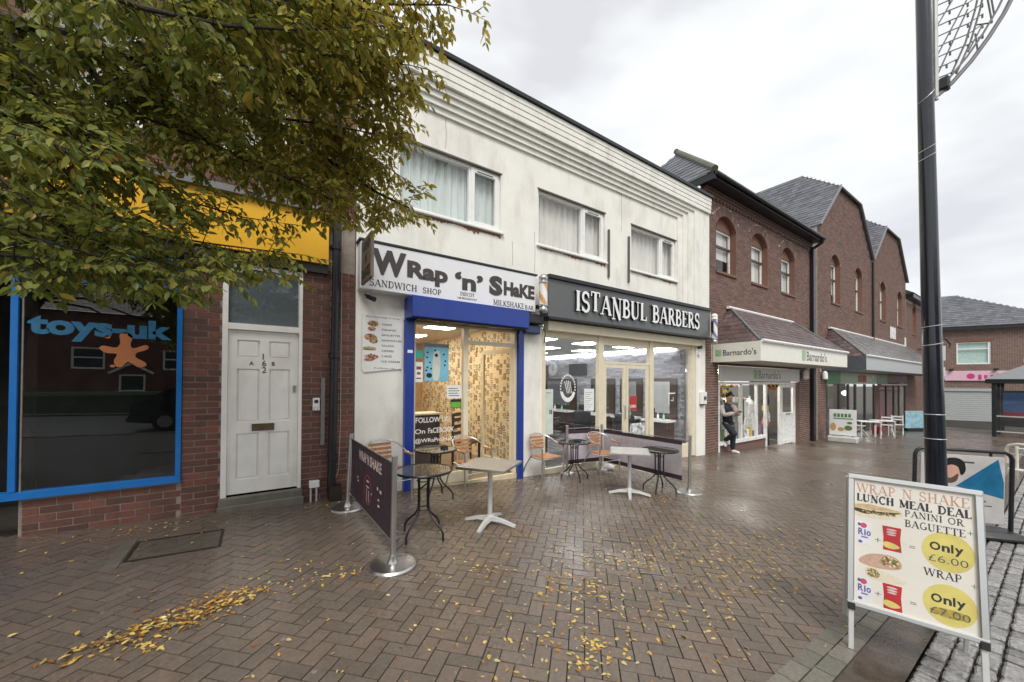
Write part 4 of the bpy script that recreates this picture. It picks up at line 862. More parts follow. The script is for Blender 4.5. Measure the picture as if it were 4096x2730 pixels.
# ================================================================== BRICK PARADE (charity shop, gabled shops)
def arc_pts(x0, x1, zs, rise, n=10, grow=0.):
    w = (x1-x0)/2; R = (w*w+rise*rise)/(2*rise); cx, cz = (x0+x1)/2, zs+rise-R; a = math.asin(min(1, w/R))
    return [(cx+(R+grow)*math.sin(-a+2*a*i/n), cz+(R+grow)*math.cos(-a+2*a*i/n)) for i in range(n+1)]
M_sash = mat('dark_sash_frame', (.06, .055, .05), .4); M_tymp = mat('brown_arch_panel', (.20, .10, .07), .8, var=.15, scale=30, bump=.3)
def arch_window(parent, x0, x1, z0, zs, rise, y=0., dep=.18, blind=None, frame_m=None):
    fm = frame_m or M_upvc
    zt = zs+rise; A = arc_pts(x0, x1, zs, rise); xm = (x0+x1)/2; h = len(A)//2
    F = frame((0, y, 0), (1, 0, 0), (0, 0, 1))
    b = MB(F); b.prism([(x0, zt)]+A[:h+1][:: 1], -.25, .006) if False else None
    b = MB(F)
    b.prism(([(x0, zt)]+[A[i] for i in range(0, h+1)]+[(xm, zt+.001)]), -.24, .0)
    b.prism(([(xm, zt+.001)]+[A[i] for i in range(h, len(A))]+[(x1, zt)]), -.24, .0)
    w = b.build('window', M_tymp, parent)
    n = 13; vo = MB(); A0 = arc_pts(x0, x1, zs, rise, n, 0.005); A1 = arc_pts(x0, x1, zs, rise, n, .25)
    for i in range(n):
        l = lambda p, q, t: (p[0]+(q[0]-p[0])*t, p[1]+(q[1]-p[1])*t)
        vo.prism([l(A0[i], A0[i+1], .04), l(A0[i], A0[i+1], .96), l(A1[i], A1[i+1], .97), l(A1[i], A1[i+1], .03)], -.02, .010, T=F)
    vo.build('arch_bricks', M_brick_new, w)
    BX('arch_panel', M_tymp, w, x0, x1, y+dep-.03, y+dep+.03, zs-.02, zt)
    fb = MB(); q = .05; ya, yb = y+dep, y+dep+.05; zm = z0+(zs-z0)*.62
    fb.box(x0, x0+q, ya, yb, z0, zs-.02).box(x1-q, x1, ya, yb, z0, zs-.02).box(x0+q, x1-q, ya, yb, z0, z0+q).box(x0+q, x1-q, ya, yb, zs-.02-q, zs-.02)
    fb.build('frame', fm, w); BX('meeting_rail', M_sash, w, x0+.01, x1-.01, ya-.012, yb-.01, zm-.035, zm+.035)
    BX('pane', M_glass, w, x0+q, x1-q, ya+.02, ya+.026, z0+q, zs-.02-q)
    if blind: BX('blind', blind, w, x0+.02, x1-.02, ya+.09, ya+.1, z0+(.0 if random.random() < .6 else .5), zs-.02)
    MB().box(x0-.004, x0+.004, y-.001, y+dep+.04, z0, zs).box(x1-.004, x1+.004, y-.001, y+dep+.04, z0, zs).build('reveal', M_tymp, w)
    BX('sill', M_tymp, w, x0-.02, x1+.02, y-.045, y+dep, z0-.07, z0-.001)
    return w
def tile_face(parent, e0, e1, t0, t1, m, gauge=.19, width=.20, name='roof_tile', limit=300, base=True, thick=.018):
    """tiled slope: eaves from e0 to e1, top edge from t0 to t1"""
    e0, e1, t0, t1 = map(Vector, (e0, e1, t0, t1)); ux = (e1-e0).normalized(); m0 = (t0+t1)/2-(e0+e1)/2
    nrm = ux.cross(m0).normalized()
    if nrm.z < 0: nrm = -nrm
    up = nrm.cross(ux); H = (t0-e0).dot(up); res = []; rows = int(H/gauge)+1
    if base: MB().add([e0, e1, t1, t0] if (t1-t0).length > .01 else [e0, e1, t0], [(0, 1, 2, 3)] if (t1-t0).length > .01 else [(0, 1, 2)]).build('roof_slope', M_lead, parent)
    for r in range(rows):
        v = (r+.45)*gauge; f = min(v/H, 1); a = (e0+(t0-e0)*f); c = (e1+(t1-e1)*f)
        x0 = (a-e0).dot(ux); x1 = (c-e0).dot(ux); x = x0-(width/2 if r % 2 else 0)
        while x < x1:
            p, q = max(x, x0), min(x+width-.006, x1); x += width
            if q-p < .04: continue
            cen = e0+ux*((p+q)/2)+up*v+nrm*(.012+random.uniform(0, .006))
            R = Matrix((ux, up, nrm)).transposed().to_4x4() @ Matrix.Rotation(-.05, 4, 'X')
            res.append(Matrix.Translation(cen) @ R @ Matrix.Diagonal((q-p, gauge*1.12, thick, 1)))
    pieces(parent, name, res, m, limit)
def canopy(parent, x0, x1, c, z0, z1, ridge_x0, ridge_x1, ridge_z, fascia_m, tile_m, endm):
    cn = MB().box(x0, x1, -c, -.012, z0, z0+.03).build('canopy_soffit', mat('canopy_soffit_white', (.45, .44, .41), .7), parent)
    MB().bev(x0, x1, -c-.03, -c, z0-.01, z1, .004).build('canopy_fascia', fascia_m, parent)
    MB().bev(x0-.03, x0-.001, -c-.03, -.012, z0-.01, z1, .004).build('canopy_end', endm, parent); MB().bev(x1+.001, x1+.03, -c-.03, -.012, z0-.01, z1, .004).build('canopy_end', endm, parent)
    tile_face(parent, (x0, -c, z1), (x1, -c, z1), (ridge_x0, -.02, ridge_z), (ridge_x1, -.02, ridge_z), tile_m, .17, .2, limit=220)
    tile_face(parent, (x0, -.02, z1), (x0, -c, z1), (ridge_x0, -.02, ridge_z), (ridge_x0, -.02, ridge_z), M_tileb if tile_m is M_tileb else M_tileb, .17, .2, limit=60)
    MB().tube([(ridge_x0-.15, -.06, ridge_z+.02), (ridge_x1+.1, -.06, ridge_z+.02)], .05, 8).build('ridge_flashing', M_white, parent, True)
    MB().tube([(ridge_x1, -.06, ridge_z+.02), (x1, -c, z1+.03)], .04, 8).build('hip_flashing', M_lead, parent, True)
    MB().tube([(ridge_x0, -.06, ridge_z+.02), (x0, -c, z1+.03)], .035, 8).build('hip_flashing', M_lead, parent, True)
    MB().tube([(x0, -c-.06, z1+.01), (x1, -c-.06, z1+.01)], .045, 8).build('canopy_gutter', M_upvc, parent, True)

ch = thing('brick_charity_shop', 'brown brick shop with three arched windows, tiled canopy and white charity shopfront', 'building', (14.5, .1, -.6))
AW = [(11.17, 12.37), (13.40, 14.60), (15.75, 16.95)]
holes = [(a, c, 4.92, 6.66) for a, c in AW]; gf = (11.30, 17.36, -1.2, 2.14)
b = MB()
for (a, c, z0, z1) in wall_grid(10.505, 18.55, -1.2, 7.2, holes+[gf]): b.box(a, c, .004, .28, z0, z1)
b.build('wall', M_mortar_d, ch)
def near_arch(x, z):
    for a, c in AW:
        if a-.12 < x < c+.12 and 6.28 < z < 6.92:
            xm = (a+c)/2; w = (c-a)/2; R = (w*w+.36*.36)/.72; cz = 6.64-R
            if math.hypot(x-xm, z-cz) < R+.26: return True
    return False
items = bricks_on(10.51, 18.55, -.76, 7.02, holes+[gf, (10.9, 18.0, 2.2, 2.72)], skip=near_arch)
pieces(ch, 'brick', items, M_brick_new)
for i, (z, pr) in enumerate(((7.02, .03), (7.09, .055), (7.16, .085))):
    MB().box(10.5, 18.55, -pr, .1, z, z+.066).build('cornice_course', M_brick_new, ch)
for i in range(40): BX('dentil', M_brick_new, ch, 10.55+i*.2, 10.65+i*.2, -.04, .0, 6.95, 7.018)
MB().bev(10.35, 18.6, -.40, .1, 7.235, 7.27, .01).build('soffit', M_black, ch)
MB().tube([(10.3, -.44, 7.36), (18.65, -.44, 7.36)], .06, 10).build('gutter', M_black, ch, True)
for k, (a, c) in enumerate(AW): arch_window(ch, a, c, 4.92, 6.28, .36, blind=M_net if k != 2 else M_blind)
BX('room_behind_windows', M_dark, ch, 10.6, 18.4, .8, .85, 4.6, 6.9)
BX('eaves_board', M_black, ch, 10.36, 18.6, -.385, .1, 7.272, 7.415); BX('eaves_board', M_black, ch, 10.30, 10.355, -.42, 4.4, 7.20, 7.415)
# hipped slate roof
A_, B_ = (12.4, 2.0, 9.8), (18.6, 2.0, 9.8)
tile_face(ch, (10.3, 4.4, 7.42), (10.3, -.42, 7.42), A_, A_, M_tile, .25, .25, limit=200)
tile_face(ch, (10.3, -.42, 7.42), (18.6, -.42, 7.42), A_, B_, M_tile, .25, .25, limit=60)
MB().tube([(10.3, -.42, 7.46), (12.4, 2.0, 9.86)], .09, 8).build('hip_ridge', mat('mossy_ridge', (.12, .12, .09), .8, var=.3), ch, True); MB().tube([(12.3, 2.0, 9.86), (18.6, 2.0, 9.86)], .09, 8).build('ridge', M_tile, ch, True)
canopy(ch, 11.0, 18.0, 1.24, 2.20, 2.72, 11.9, 16.5, 3.86, mat('ivory_canopy_fascia', (.78, .76, .68), .4, var=.04), M_tileb, mat('ivory_canopy_fascia', (.78, .76, .68), .4))
# charity shop front
M_gsign = mat('pale_grey_sign', (.66, .65, .62), .4, var=.04)
sf = MB().box(11.31, 11.40, .0, .08, -.7, 1.62).box(12.70, 12.80, .0, .08, -.2, 1.62).box(13.80, 13.88, .0, .08, -.2, 1.62).box(14.46, 14.58, .0, .08, -.7, 1.62).box(15.62, 15.70, 0, .08, -.7, 1.62).box(16.90, 17.0, .0, .08, -.7, 1.62)
sf.box(11.40, 14.46, -.001, .081, 1.55, 1.62).box(14.58, 16.90, -.001, .081, 1.55, 1.62).box(11.40, 14.46, -.04, .09, -.27, -.18)
sf = sf.build('charity_shopfront', M_upvc, ch)
for a, c in ((11.40, 12.70), (12.80, 13.80), (13.88, 14.46)): BX('pane', M_glassc, sf, a, c, .03, .036, -.18, 1.55)
rise_ = MB(); rise_.box(11.31, 14.58, .02, .08, -1.0, -.275); rise_.build('stall_riser', M_brick_new, ch); 
BX('brick_side', M_brick_new, ch, 17.0, 17.355, .01, .12, -1.1, 1.62)
d = MB().box(15.72, 15.84, .0, .05, -.62, 1.54).box(16.78, 16.90, 0, .05, -.62, 1.54).box(15.84, 16.78, .001, .049, 1.44, 1.54).box(15.84, 16.78, .001, .049, .40, .52).box(15.84, 16.78, .001, .049, -.62, -.48).build('door', M_upvc, sf)
BX('pane', M_glassc, d, 15.84, 16.78, .02, .026, .52, 1.44); BX('lower_panel', M_upvc, d, 15.84, 16.78, .016, .034, -.48, .40); BX('letter_slot', M_lead, d, 16.15, 16.5, -.004, .003, .43, .48)
BX('room_back', mat('shop_back_wall', (.30, .26, .2), .8, var=.3, scale=3), ch, 11.2, 17.3, 2.8, 2.85, -1.0, 2.1); BX('room_floor', M_lead, ch, 11.31, 17.3, .082, 2.8, -.8, -.68); BX('room_ceiling', M_upvc, ch, 11.2, 17.3, .29, 2.8, 2.05, 2.1)
for k_ in range(3):
    l = thing('strip_light', ('front', 'middle', 'back')[k_]+' white ceiling light strip inside the charity shop', 'light', (13, .6+.8*k_, 2.0), 'charity shop light strips'); BX('tube', mat('shop_light_strip', (.9, .9, .9), .5, var=0, em=((1, .95, .86), 16)), l, 11.5, 17.0, .6+.8*k_, .7+.8*k_, 2.0, 2.04)
def charity_sign(name, label, T, w, h, board, txtw, txth, dx, base):
    t = thing(name, label, 'sign', base)
    if board: MB(T).bev(0, w, 0, h, 0, .03, .005).build('panel', board, t)
    off = .0305 if board else .002
    PR('green_square', mat('sage_green_print', (.32, .50, .26), .5, var=.2, scale=15), t, T @ Matrix.Translation((dx, (h-txth*1.05)/2, off)), [rect(txth*.95, txth*1.05)], 0, .002)
    text_mb("Barnardo's", w=txtw, h=txth, ext=.002, bold=.006, T=T @ Matrix.Translation((dx+txth*1.25, (h-txth)/2, off))).build('lettering', M_char, t); return t
charity_sign('charity_fascia_sign', "grey Barnardo's fascia sign above the shop window under the canopy", FAC(11.3, -.001, 1.65), 6.02, .46, M_gsign, 1.75, .28, 2.2, (14, 0, 1.65))
charity_sign('canopy_front_sign', "Barnardo's lettering on the long front of the ivory canopy", FAC(11.0, -1.27, 2.20), 7.0, .5, None, 1.75, .30, 2.75, (14, -1.27, 2.2))
charity_sign('canopy_end_sign', "Barnardo's lettering on the left end of the ivory canopy", frame((10.969, -.02, 2.20), (0, -1, 0), (0, 0, 1)), 1.2, .5, None, .86, .17, .07, (10.97, -.6, 2.2))
for x in (17.6, 19.7):
    l = thing('wall_lamp', 'white wall lantern under the canopy '+('right of the charity shop' if x < 18 else 'by the green sign'), 'lamp', (x, -.1, 1.8)); MB().lathe([(.05, 0), (.10, .04), (.09, .28), (.04, .36)], 12, (x, -.14, 1.75)).build('globe', M_upvc, l, True); BX('arm', M_alu, l, x-.02, x+.02, -.1, -.005, 2.0, 2.04)
# recess and downpipe between the two brick buildings
BX('recess_wall', M_brick_new, ch, 18.56, 19.28, .25, .32, -1.2, 7.2)
dp2 = thing('square_downpipe', 'black square downpipe in the recess right of the charity shop', 'drainpipe', (18.6, -.1, -.7)); MB().bev(18.45, 18.68, -.14, .02, -.75, 7.1, .01).build('pipe', M_black, dp2); TB('swan_neck', M_black, dp2, [(18.5, -.45, 7.4), (18.52, -.4, 7.2), (18.56, -.1, 7.05)], .06)

# ---- shop window contents of the charity shop
M_c = [mat('cloth_'+n, c, .85, var=.3, scale=14) for n, c in (('green', (.16, .30, .10)), ('pink', (.5, .14, .22)), ('grey', (.30, .30, .30)), ('orange', (.55, .18, .06)), ('yellow', (.6, .45, .08)), ('purple', (.22, .1, .25)), ('black', (.015, .015, .015)), ('white', (.7, .7, .68)), ('blue', (.12, .2, .35)))]
def garment(name, label, x, y, z0, h, w, k, k2=None):
    t = thing(name, label, 'clothing', (x, y, z0))
    MB().lathe([(w*.55, 0), (w*.45, h*.3), (w*.30, h*.55), (w*.42, h*.8), (w*.2, h*.9), (w*.09, h*.93), (w*.09, h)], 14, (x, y, z0)).build('dress', M_c[k], t, True)
    if k2 is not None: MB().lathe([(w*.33, h*.5), (w*.34, h*.56)], 14, (x, y, z0)).build('sash', M_c[k2], t, True)
    TB('stand', M_alu, t, [(x, y, z0-.02), (x, y, -.68)], .015)
for i, (x, k, h, w, lb_) in enumerate(((11.7, 0, 1.3, .5, 'green'), (12.1, 2, 1.5, .5, 'grey'), (12.45, 1, .8, .35, 'pink'), (12.95, 2, 1.4, .6, 'dark grey'), (13.3, 7, .9, .45, 'white'), (13.6, 8, 1.2, .4, 'blue'), (14.1, 7, 1.3, .4, 'off-white'), (11.95, 3, .7, .3, 'orange'), (12.3, 4, .5, .3, 'yellow'))):
    garment('display_garment', lb_+' garment on a stand in the charity shop window', x, .35+.12*(i % 3), -.15, h, w, k)
rl = thing('clothes_rail', 'rail of mixed clothes at the back of the charity shop', 'clothes rail', (13, 1.6, -.68))
TB('rail', M_alu, rl, [(11.5, 1.6, 1.0), (16.5, 1.6, 1.0)], .02)
for i in range(46):
    x = 11.55+i*.105; MB().bev(x, x+.07, 1.35, 1.85, random.uniform(-.2, .15), .98, .02).build('hanging_garment', M_c[random.randrange(9)], rl)
gl_ = thing('leaf_garland', 'yellow and green leaf garland along the top of the first charity shop pane', 'decoration', (12, .2, 1.2))
for i in range(60): MB().lathe([(.01, 0), (.06, .03), (.03, .08)], 6, (11.44+random.random()*1.22, .15+random.random()*.15, 1.12+random.random()*.36)).build('leaf_tuft', (M_c[4], M_c[0], M_c[3], M_dkw)[i % 4], gl_, True)
for i in range(14):
    x_ = 11.5+i*.21; h_ = random.uniform(.12, .35); bx_ = thing('display_box', ('red', 'green', 'white', 'yellow', 'blue', 'grey', 'purple')[i % 7]+' goods box on the charity shop window ledge, '+('first', 'second', 'third', 'fourth', 'fifth', 'sixth', 'seventh', 'eighth', 'ninth', 'tenth', 'eleventh', 'twelfth', 'thirteenth', 'last')[i]+' from the pier', 'box', (x_, .2, -.17)); MB().bev(x_, x_+.15, .12, .26, -.175, -.175+h_, .008).build('box', (M_c[1], M_c[0], M_c[7], M_c[4], M_c[8], M_c[2], M_c[5])[i % 7], bx_)
BX('window_ledge', M_upvc, ch, 11.40, 14.46, .091, .6, -.22, -.176)
pn = poster('window_notice', 'white paper notice on the middle charity shop pane', 12.98, 13.22, .55, 1.0, M_upvc, .0285)
fl = blob([(0, 0), (.5, 0), (.3, .25), (.12, .6), (.03, 1.0), (0, .95)], 4)
flt = thing('white_draped_cloth', 'white draped cloth in the lower corner of the middle charity shop pane', 'cloth', (12.84, .12, -.17)); PR('cloth', M_c[7], flt, FAC(12.84, .16, -.17), [fl], 0, .05)
# costume hanging in the open doorway
cs = thing('witch_costume', 'black and orange costume with yellow sash hanging in the charity shop doorway', 'costume', (15.0, -.05, -.62))
X, Y = 14.98, .22
for nm, pr_, k in (('black_skirt', [(.17, 0), (.15, .3), (.11, .62), (.10, .68)], 6), ('orange_top', [(.10, .66), (.15, .75), (.14, .86), (.09, .96)], 3), ('black_bodice', [(.09, .95), (.08, 1.12), (.11, 1.22)], 6), ('yellow_sash', [(.13, 1.21), (.14, 1.30), (.12, 1.40)], 4), ('black_wig', [(.12, 1.39), (.16, 1.55), (.13, 1.75), (.05, 1.9), (.01, 1.95)], 6)):
    MB().lathe(pr_, 16, (X, Y, -.60), T=Matrix.Translation((X, Y, 0)) @ Matrix.Diagonal((1.15, .7, 1, 1)) @ Matrix.Translation((-X, -Y, 0))).build(nm, M_c[k], cs, True)
for s_ in (-1, 1): MB().tube([(X+s_*.11, Y, .62), (X+s_*.2, Y-.03, .45), (X+s_*.17, Y-.06, .22)], [.05, .045, .03], 8).build('sleeve', M_c[6 if s_ < 0 else 7], cs, True)
TB('hanger', M_alu, cs, [(X, Y, 1.3), (X, Y, 1.56)], .01)
bf = thing('doorway_bunting', 'orange and dark bunting bunched at the top of the charity shop doorway', 'decoration', (15.0, .05, 1.4))
for i in range(9): MB().lathe([(.02, 0), (.09, .05), (.07, .12), (.01, .16)], 8, (14.68+.1*i, .06, 1.36+.05*(i % 3))).build('tuft', M_c[(3, 6, 4)[i % 3]], bf, True)

# ---- gabled brick building
gb = thing('gabled_brick_parade', 'brown brick parade with two clipped gables and grey tiled canopy', 'building', (27, .1, -.9))
GA = [(19.3, 21.9, 24.9, 27.2), (27.2, 29.8, 32.8, 35.1)]; EZ, TZ, RZ = 8.2, 10.55, 12.3
GW = [(20.95, 22.15), (24.35, 25.55), (28.9, 30.1), (32.85, 34.05)]
F0 = frame((0, 0, 0), (1, 0, 0), (0, 0, 1))
holes = [(a, c, 5.2, 7.42) for a, c in GW]; gf2 = (20.3, 35.0, -1.5, 2.12)
b = MB()
for (a, c, z0, z1) in wall_grid(19.3, 35.1, -1.5, EZ, holes+[gf2]): b.box(a, c, .004, .28, z0, z1)
for a, p, q, c in GA: b.prism([(a, EZ), (c, EZ), (q, TZ), (p, TZ)], -.28, -.004, T=F0)
b.build('wall', M_mortar_d, gb)
def gskip(x, z):
    for a, c in GW:
        if a-.12 < x < c+.12 and 7.04 < z < 7.70:
            xm = (a+c)/2; w = (c-a)/2; R = (w*w+.36*.36)/.72; cz = 7.40-R
            if math.hypot(x-xm, z-cz) < R+.26: return True
    if z > EZ-.04:
        for a, p, q, c in GA:
            if a <= x <= c:
                t = (z-EZ)/(TZ-EZ); return not (a+(p-a)*t+.1 < x < c-(c-q)*t-.1)
        return True
    return False
pieces(gb, 'brick', bricks_on(19.32, 35.08, -1.02, TZ-.03, holes+[gf2, (19.6, 35.1, 2.1, 2.8)], skip=gskip), M_brick_new)
for k, (a, c) in enumerate(GW): arch_window(gb, a, c, 5.2, 7.04, .36, blind=M_net)
BX('room_behind_windows', M_dark, gb, 19.6, 34.9, .8, .85, 5.0, 7.6)
for a, p, q, c in GA:
    xm = (a+c)/2; y2 = 6.5
    tile_face(gb, (a, y2, EZ), (a, -.12, EZ), (p, y2, TZ), (p, -.12, TZ), M_tile, .25, .25, limit=100)
    tile_face(gb, (p, y2, TZ), (p, -.12, TZ), (xm, y2, RZ), (xm, 1.8, RZ), M_tile, .25, .25, limit=50)
    tile_face(gb, (p, -.12, TZ), (q, -.12, TZ), (xm, 1.8, RZ), (xm, 1.8, RZ), M_tile, .25, .25, limit=20)
    MB().add([(c, -.12, EZ), (q, -.12, TZ), (xm, 1.8, RZ), (xm, y2, RZ), (c, y2, EZ)], [(0, 1, 2, 3, 4)]).build('roof_slope', M_tile, gb)
    MB().tube([(a, -.12, EZ), (p, -.12, TZ), (q, -.12, TZ), (c, -.12, EZ)], .05, 6).build('verge', M_lead, gb)
canopy(gb, 19.8, 35.0, 1.38, 2.15, 2.70, 20.7, 34.5, 4.0, mat('pale_grey_canopy_fascia', (.40, .43, .44), .35, var=.06), M_tilew, mat('dark_grey_canopy_end', (.10, .11, .13), .5))
MB().bev(35.001, 37.5, -1.41, -.2, 2.14, 2.70, .004).build('cream_canopy_end', M_cream, gb)
TB('downpipe', M_black, gb, [(27.2, -.08, 8.1), (27.2, -.08, 2.9)], .05)
for x0, x1, z0, z1 in ((31.0, 32.9, 4.3, 5.0), (34.6, 35.0, 3.2, 4.6)):
    q_ = thing('wall_plaque', 'white notice panel on the gabled brick wall '+('above the canopy' if x0 < 32 else 'at its far right end'), 'sign', (x0, -.02, z0)); MB().bev(x0, x1-.6 if x0 < 32 else x1, -.03, -.009, z0, z1, .004).build('panel', M_upvc, q_)
# ground floor of the parade: sandwich chain front with green fascia, then a red-curtained front
M_gr = mat('bright_green_fascia', (.03, .28, .09), .35, var=.08); M_grp = mat('pale_green_fascia', (.30, .45, .33), .35, var=.1)
gs = thing('green_fascia_sign', 'green fascia sign with red and white lettering over the sandwich chain front', 'sign', (24, -.03, 1.6))
MB().box(20.2, 22.0, -.05, -.006, 1.58, 2.10).build('green_panel', M_gr, gs); MB().box(22.001, 27.9, -.051, -.006, 1.58, 2.10).build('pale_panel', M_grp, gs); MB().box(27.901, 30.2, -.05, -.006, 1.58, 2.10).build('green_panel', M_gr, gs)
for i_, c_ in enumerate('SUBWAY'): text_mb(c_, w=.42, h=.34, ext=.01, bold=.04, T=FAC(24.6+.47*i_, -.0525, 1.67)).build('letter', mat('red_brown_letter', (.45, .10, .05), .5) if i_ < 3 else M_upvc, gs)
bs_ = thing('dark_fascia_sign', 'dark brown fascia strip over the red curtained shop', 'sign', (33, -.03, 1.5)); MB().box(30.25, 35.0, -.05, -.006, 1.66, 2.10).build('panel', mat('dark_brown_panel', (.04, .03, .03), .4), bs_); MB().box(29.0, 35.0, -.08, -.006, 1.50, 1.575).build('awning_rail', M_alup, bs_)
M_dg = mat('dark_green_frame', (.02, .035, .03), .4)
sfb = MB()
for x in (20.32, 22.0, 23.3, 24.4, 26.0, 27.7): sfb.box(x, x+.16, 0, .08, -1.2, 1.57)
sfb.box(20.48, 27.7, .001, .079, -.95, -.75); sfb = sfb.build('sandwich_chain_front', M_dg, gb)
for a, c in ((20.48, 22.0), (22.16, 23.3), (23.46, 24.4), (24.56, 26.0), (26.16, 27.7)): BX('pane', M_glassc, sfb, a, c, .03, .036, -.75, 1.57)
BX('brick_strip', M_brick_new, gb, 27.9, 28.6, -.003, .1, -1.3, 1.49)
M_red = mat('dark_red_curtain', (.22, .012, .04), .8, var=.2, scale=4)
rf = MB()
for x in (28.62, 30.2, 31.9, 33.2, 34.8): rf.box(x, x+.14, 0, .08, -1.3, 1.49)
rf.box(28.62, 34.94, .001, .079, -1.3, -1.0)
rf = rf.build('curtained_front', M_dkw, gb)
v = []; f = []; xs = np.linspace(28.7, 31.9, 200)
for i, x in enumerate(xs): yy = .16+.05*math.sin(x*22); v += [(x, yy, -1.0), (x, yy, 1.49)]
for i in range(199): f.append((2*i, 2*i+2, 2*i+3, 2*i+1))
MB().add(v, f).build('curtain', M_red, rf, True); BX('pane', M_glassc, rf, 28.76, 34.8, .03, .036, -.9, 1.49)
BX('parade_back', mat('warm_grey_back', (.20, .18, .15), .8, var=.2, scale=2), gb, 20.3, 34.9, 3.0, 3.05, -1.2, 2.1); BX('parade_floor', M_lead, gb, 20.3, 34.9, .082, 3.0, -1.1, -.98); BX('parade_ceiling', M_cream, gb, 20.3, 34.9, .29, 3.0, 2.05, 2.1)
for k_ in range(2):
    l = thing('strip_light', ('near', 'far')[k_]+' ceiling light strip inside the green sandwich shop', 'light', (24, 1.2, 2.0)); BX('tube', M_lampw, l, 20.6+7.5*k_, 27.4+7*k_, 1.2, 1.3, 2.0, 2.04)
l = thing('pendant_light', 'round white pendant light inside the sandwich chain window', 'light', (25.2, .6, .9)); MB().lathe([(.03, -.14), (.12, -.08), (.15, 0), (.12, .08), (.03, .14)], 14, (25.2, .6, 1.1)).build('globe', mat('pendant_glow', (.9, .9, .9), .4, var=0, em=((1, .97, .9), 1.2)), l, True)

# ---- low brick building beyond the gables
eb = thing('end_brick_building', 'short brown brick building beyond the gables with one arched window', 'building', (38, .1, -1))
b = MB()
for (a, c, z0, z1) in wall_grid(35.12, 40.5, -1.4, 7.2, [(37.0, 38.2, 5.0, 7.0)]): b.box(a, c, .004, .28, z0, z1)
b.build('wall', M_mortar_d, eb)
bb = MB()
for M in bricks_on(35.14, 40.48, -1.05, 7.0, [(37.0, 38.2, 5.0, 7.0)]): bb.add([M @ Vector(v) for v in CUBE], CUBF)
o = bb.build('brickwork', M_brick_new, eb); o['kind'] = 'stuff'
arch_window(eb, 37.0, 38.2, 5.0, 6.64, .34, blind=M_net); MB().bev(35.1, 40.6, -.35, .1, 7.21, 7.5, .02).build('eaves', M_black, eb)
tile_face(eb, (35.1, -.35, 7.5), (40.6, -.35, 7.5), (35.1, 2.5, 9.5), (40.6, 2.5, 9.5), M_tile, .25, .25, limit=0)

# ---- corner building with pink sign, closing the view
D_ = Vector((.39, -.92, 0)).normalized(); O_ = Vector((41.2, .6, 0)); N_ = Vector((D_.y, -D_.x, 0))      # along the front, outward normal
if N_.dot(Vector((-1, 0, 0))) < 0: N_ = -N_
TC = Matrix(((D_.x, 0, N_.x, O_.x), (D_.y, 0, N_.y, O_.y), (0, 1, 0, 0), (0, 0, 0, 1)))                   # local x along front, y up, z out
cbd = thing('corner_brick_building', 'brown brick corner building with grey hipped roof, pink sign and grey shutter', 'building', (42, -1, -1.05))
Wc = 7.3; FZ, EZc = -1.2, 5.5
b = MB(TC)
for (a, c, z0, z1) in wall_grid(-2, Wc, FZ, EZc, [(1.55, 4.05, -1.3, 1.32), (2.2, 3.85, 3.05, 4.65)]): b.box(a, c, z0, z1, -.25, 0)
b.build('wall', M_mortar_d, cbd)
bb = MB(); TB_ = TC @ Matrix.Rotation(math.radians(-90), 4, 'X')
for M in bricks_on(-1.98, Wc-.02, -1.08, EZc-.05, [(1.55, 4.05, -1.3, 1.32), (2.2, 3.85, 3.05, 4.65)]):
    M2 = TC @ Matrix(((1, 0, 0, 0), (0, 0, 1, 0), (0, -1, 0, 0), (0, 0, 0, 1))) @ M; bb.add([M2 @ Vector(v) for v in CUBE], CUBF)
o = bb.build('brickwork', M_brick_new, cbd); o['kind'] = 'stuff'
for i in range(16): MB(TC).bev(1.58, 4.02, -1.05+i*.147, -1.05+i*.147+.142, -.14, -.10, .02).build('shutter_slat', mat('grey_shutter', (.42, .44, .44), .45, var=.04), cbd)
MB(TC).box(1.5, 4.1, 1.1, 1.32, -.2, -.02).build('shutter_box', mat('grey_shutter', (.42, .44, .44), .45), cbd)
w_ = MB(TC).box(2.2, 3.85, 3.05, 3.13, -.1, -.04).box(2.2, 3.85, 4.57, 4.65, -.1, -.04).box(2.2, 2.28, 3.13, 4.57, -.1, -.04).box(3.77, 3.85, 3.13, 4.57, -.1, -.04).box(2.28, 3.77, 4.1, 4.17, -.1, -.04).build('window', M_upvc, cbd)
MB(TC).box(2.28, 3.77, 3.13, 4.57, -.085, -.08).build('pane', M_glass, w_); MB(TC).box(2.28, 3.77, 3.13, 4.57, -.2, -.19).build('blind', mat('sea_green_blind', (.42, .60, .55), .7), w_)
MB(TC).box(2.1, 3.95, 4.652, 4.86, -.02, .02).build('window_arch', M_tymp, cbd)
MB(TC).box(-2.3, Wc+.3, EZc, EZc+.22, -1, .35).build('eaves', M_black, cbd)
Pc = lambda x, y, z: TC @ Vector((x, y, z))
rz_ = 8.6
MB().add([Pc(-2.3, EZc+.22, .35), Pc(Wc+.3, EZc+.22, .35), Pc(3.6, rz_, -4), Pc(-2.3, rz_, -4)], [(0, 1, 2, 3)]).build('roof_slope', M_lead, cbd)
MB().add([Pc(Wc+.3, EZc+.22, .35), Pc(Wc+.3, EZc+.22, -9), Pc(3.6, rz_, -4)], [(0, 1, 2)]).build('roof_slope', M_lead, cbd)
tile_face(cbd, Pc(-2.3, EZc+.24, .35), Pc(Wc+.3, EZc+.24, .35), Pc(-2.3, rz_, -4), Pc(3.6, rz_, -4), M_tile, .3, .3, limit=0, base=False)
MB(TC).box(Wc-.25, Wc, FZ, EZc, -9, -.251).build('side_wall', M_brick_new, cbd)
for k in range(4): MB(TC).box(Wc+.001, Wc+.12, .4, EZc-.02, -1.6-1.5*k, -1.0-1.5*k).build('pilaster', M_brick_new, cbd)
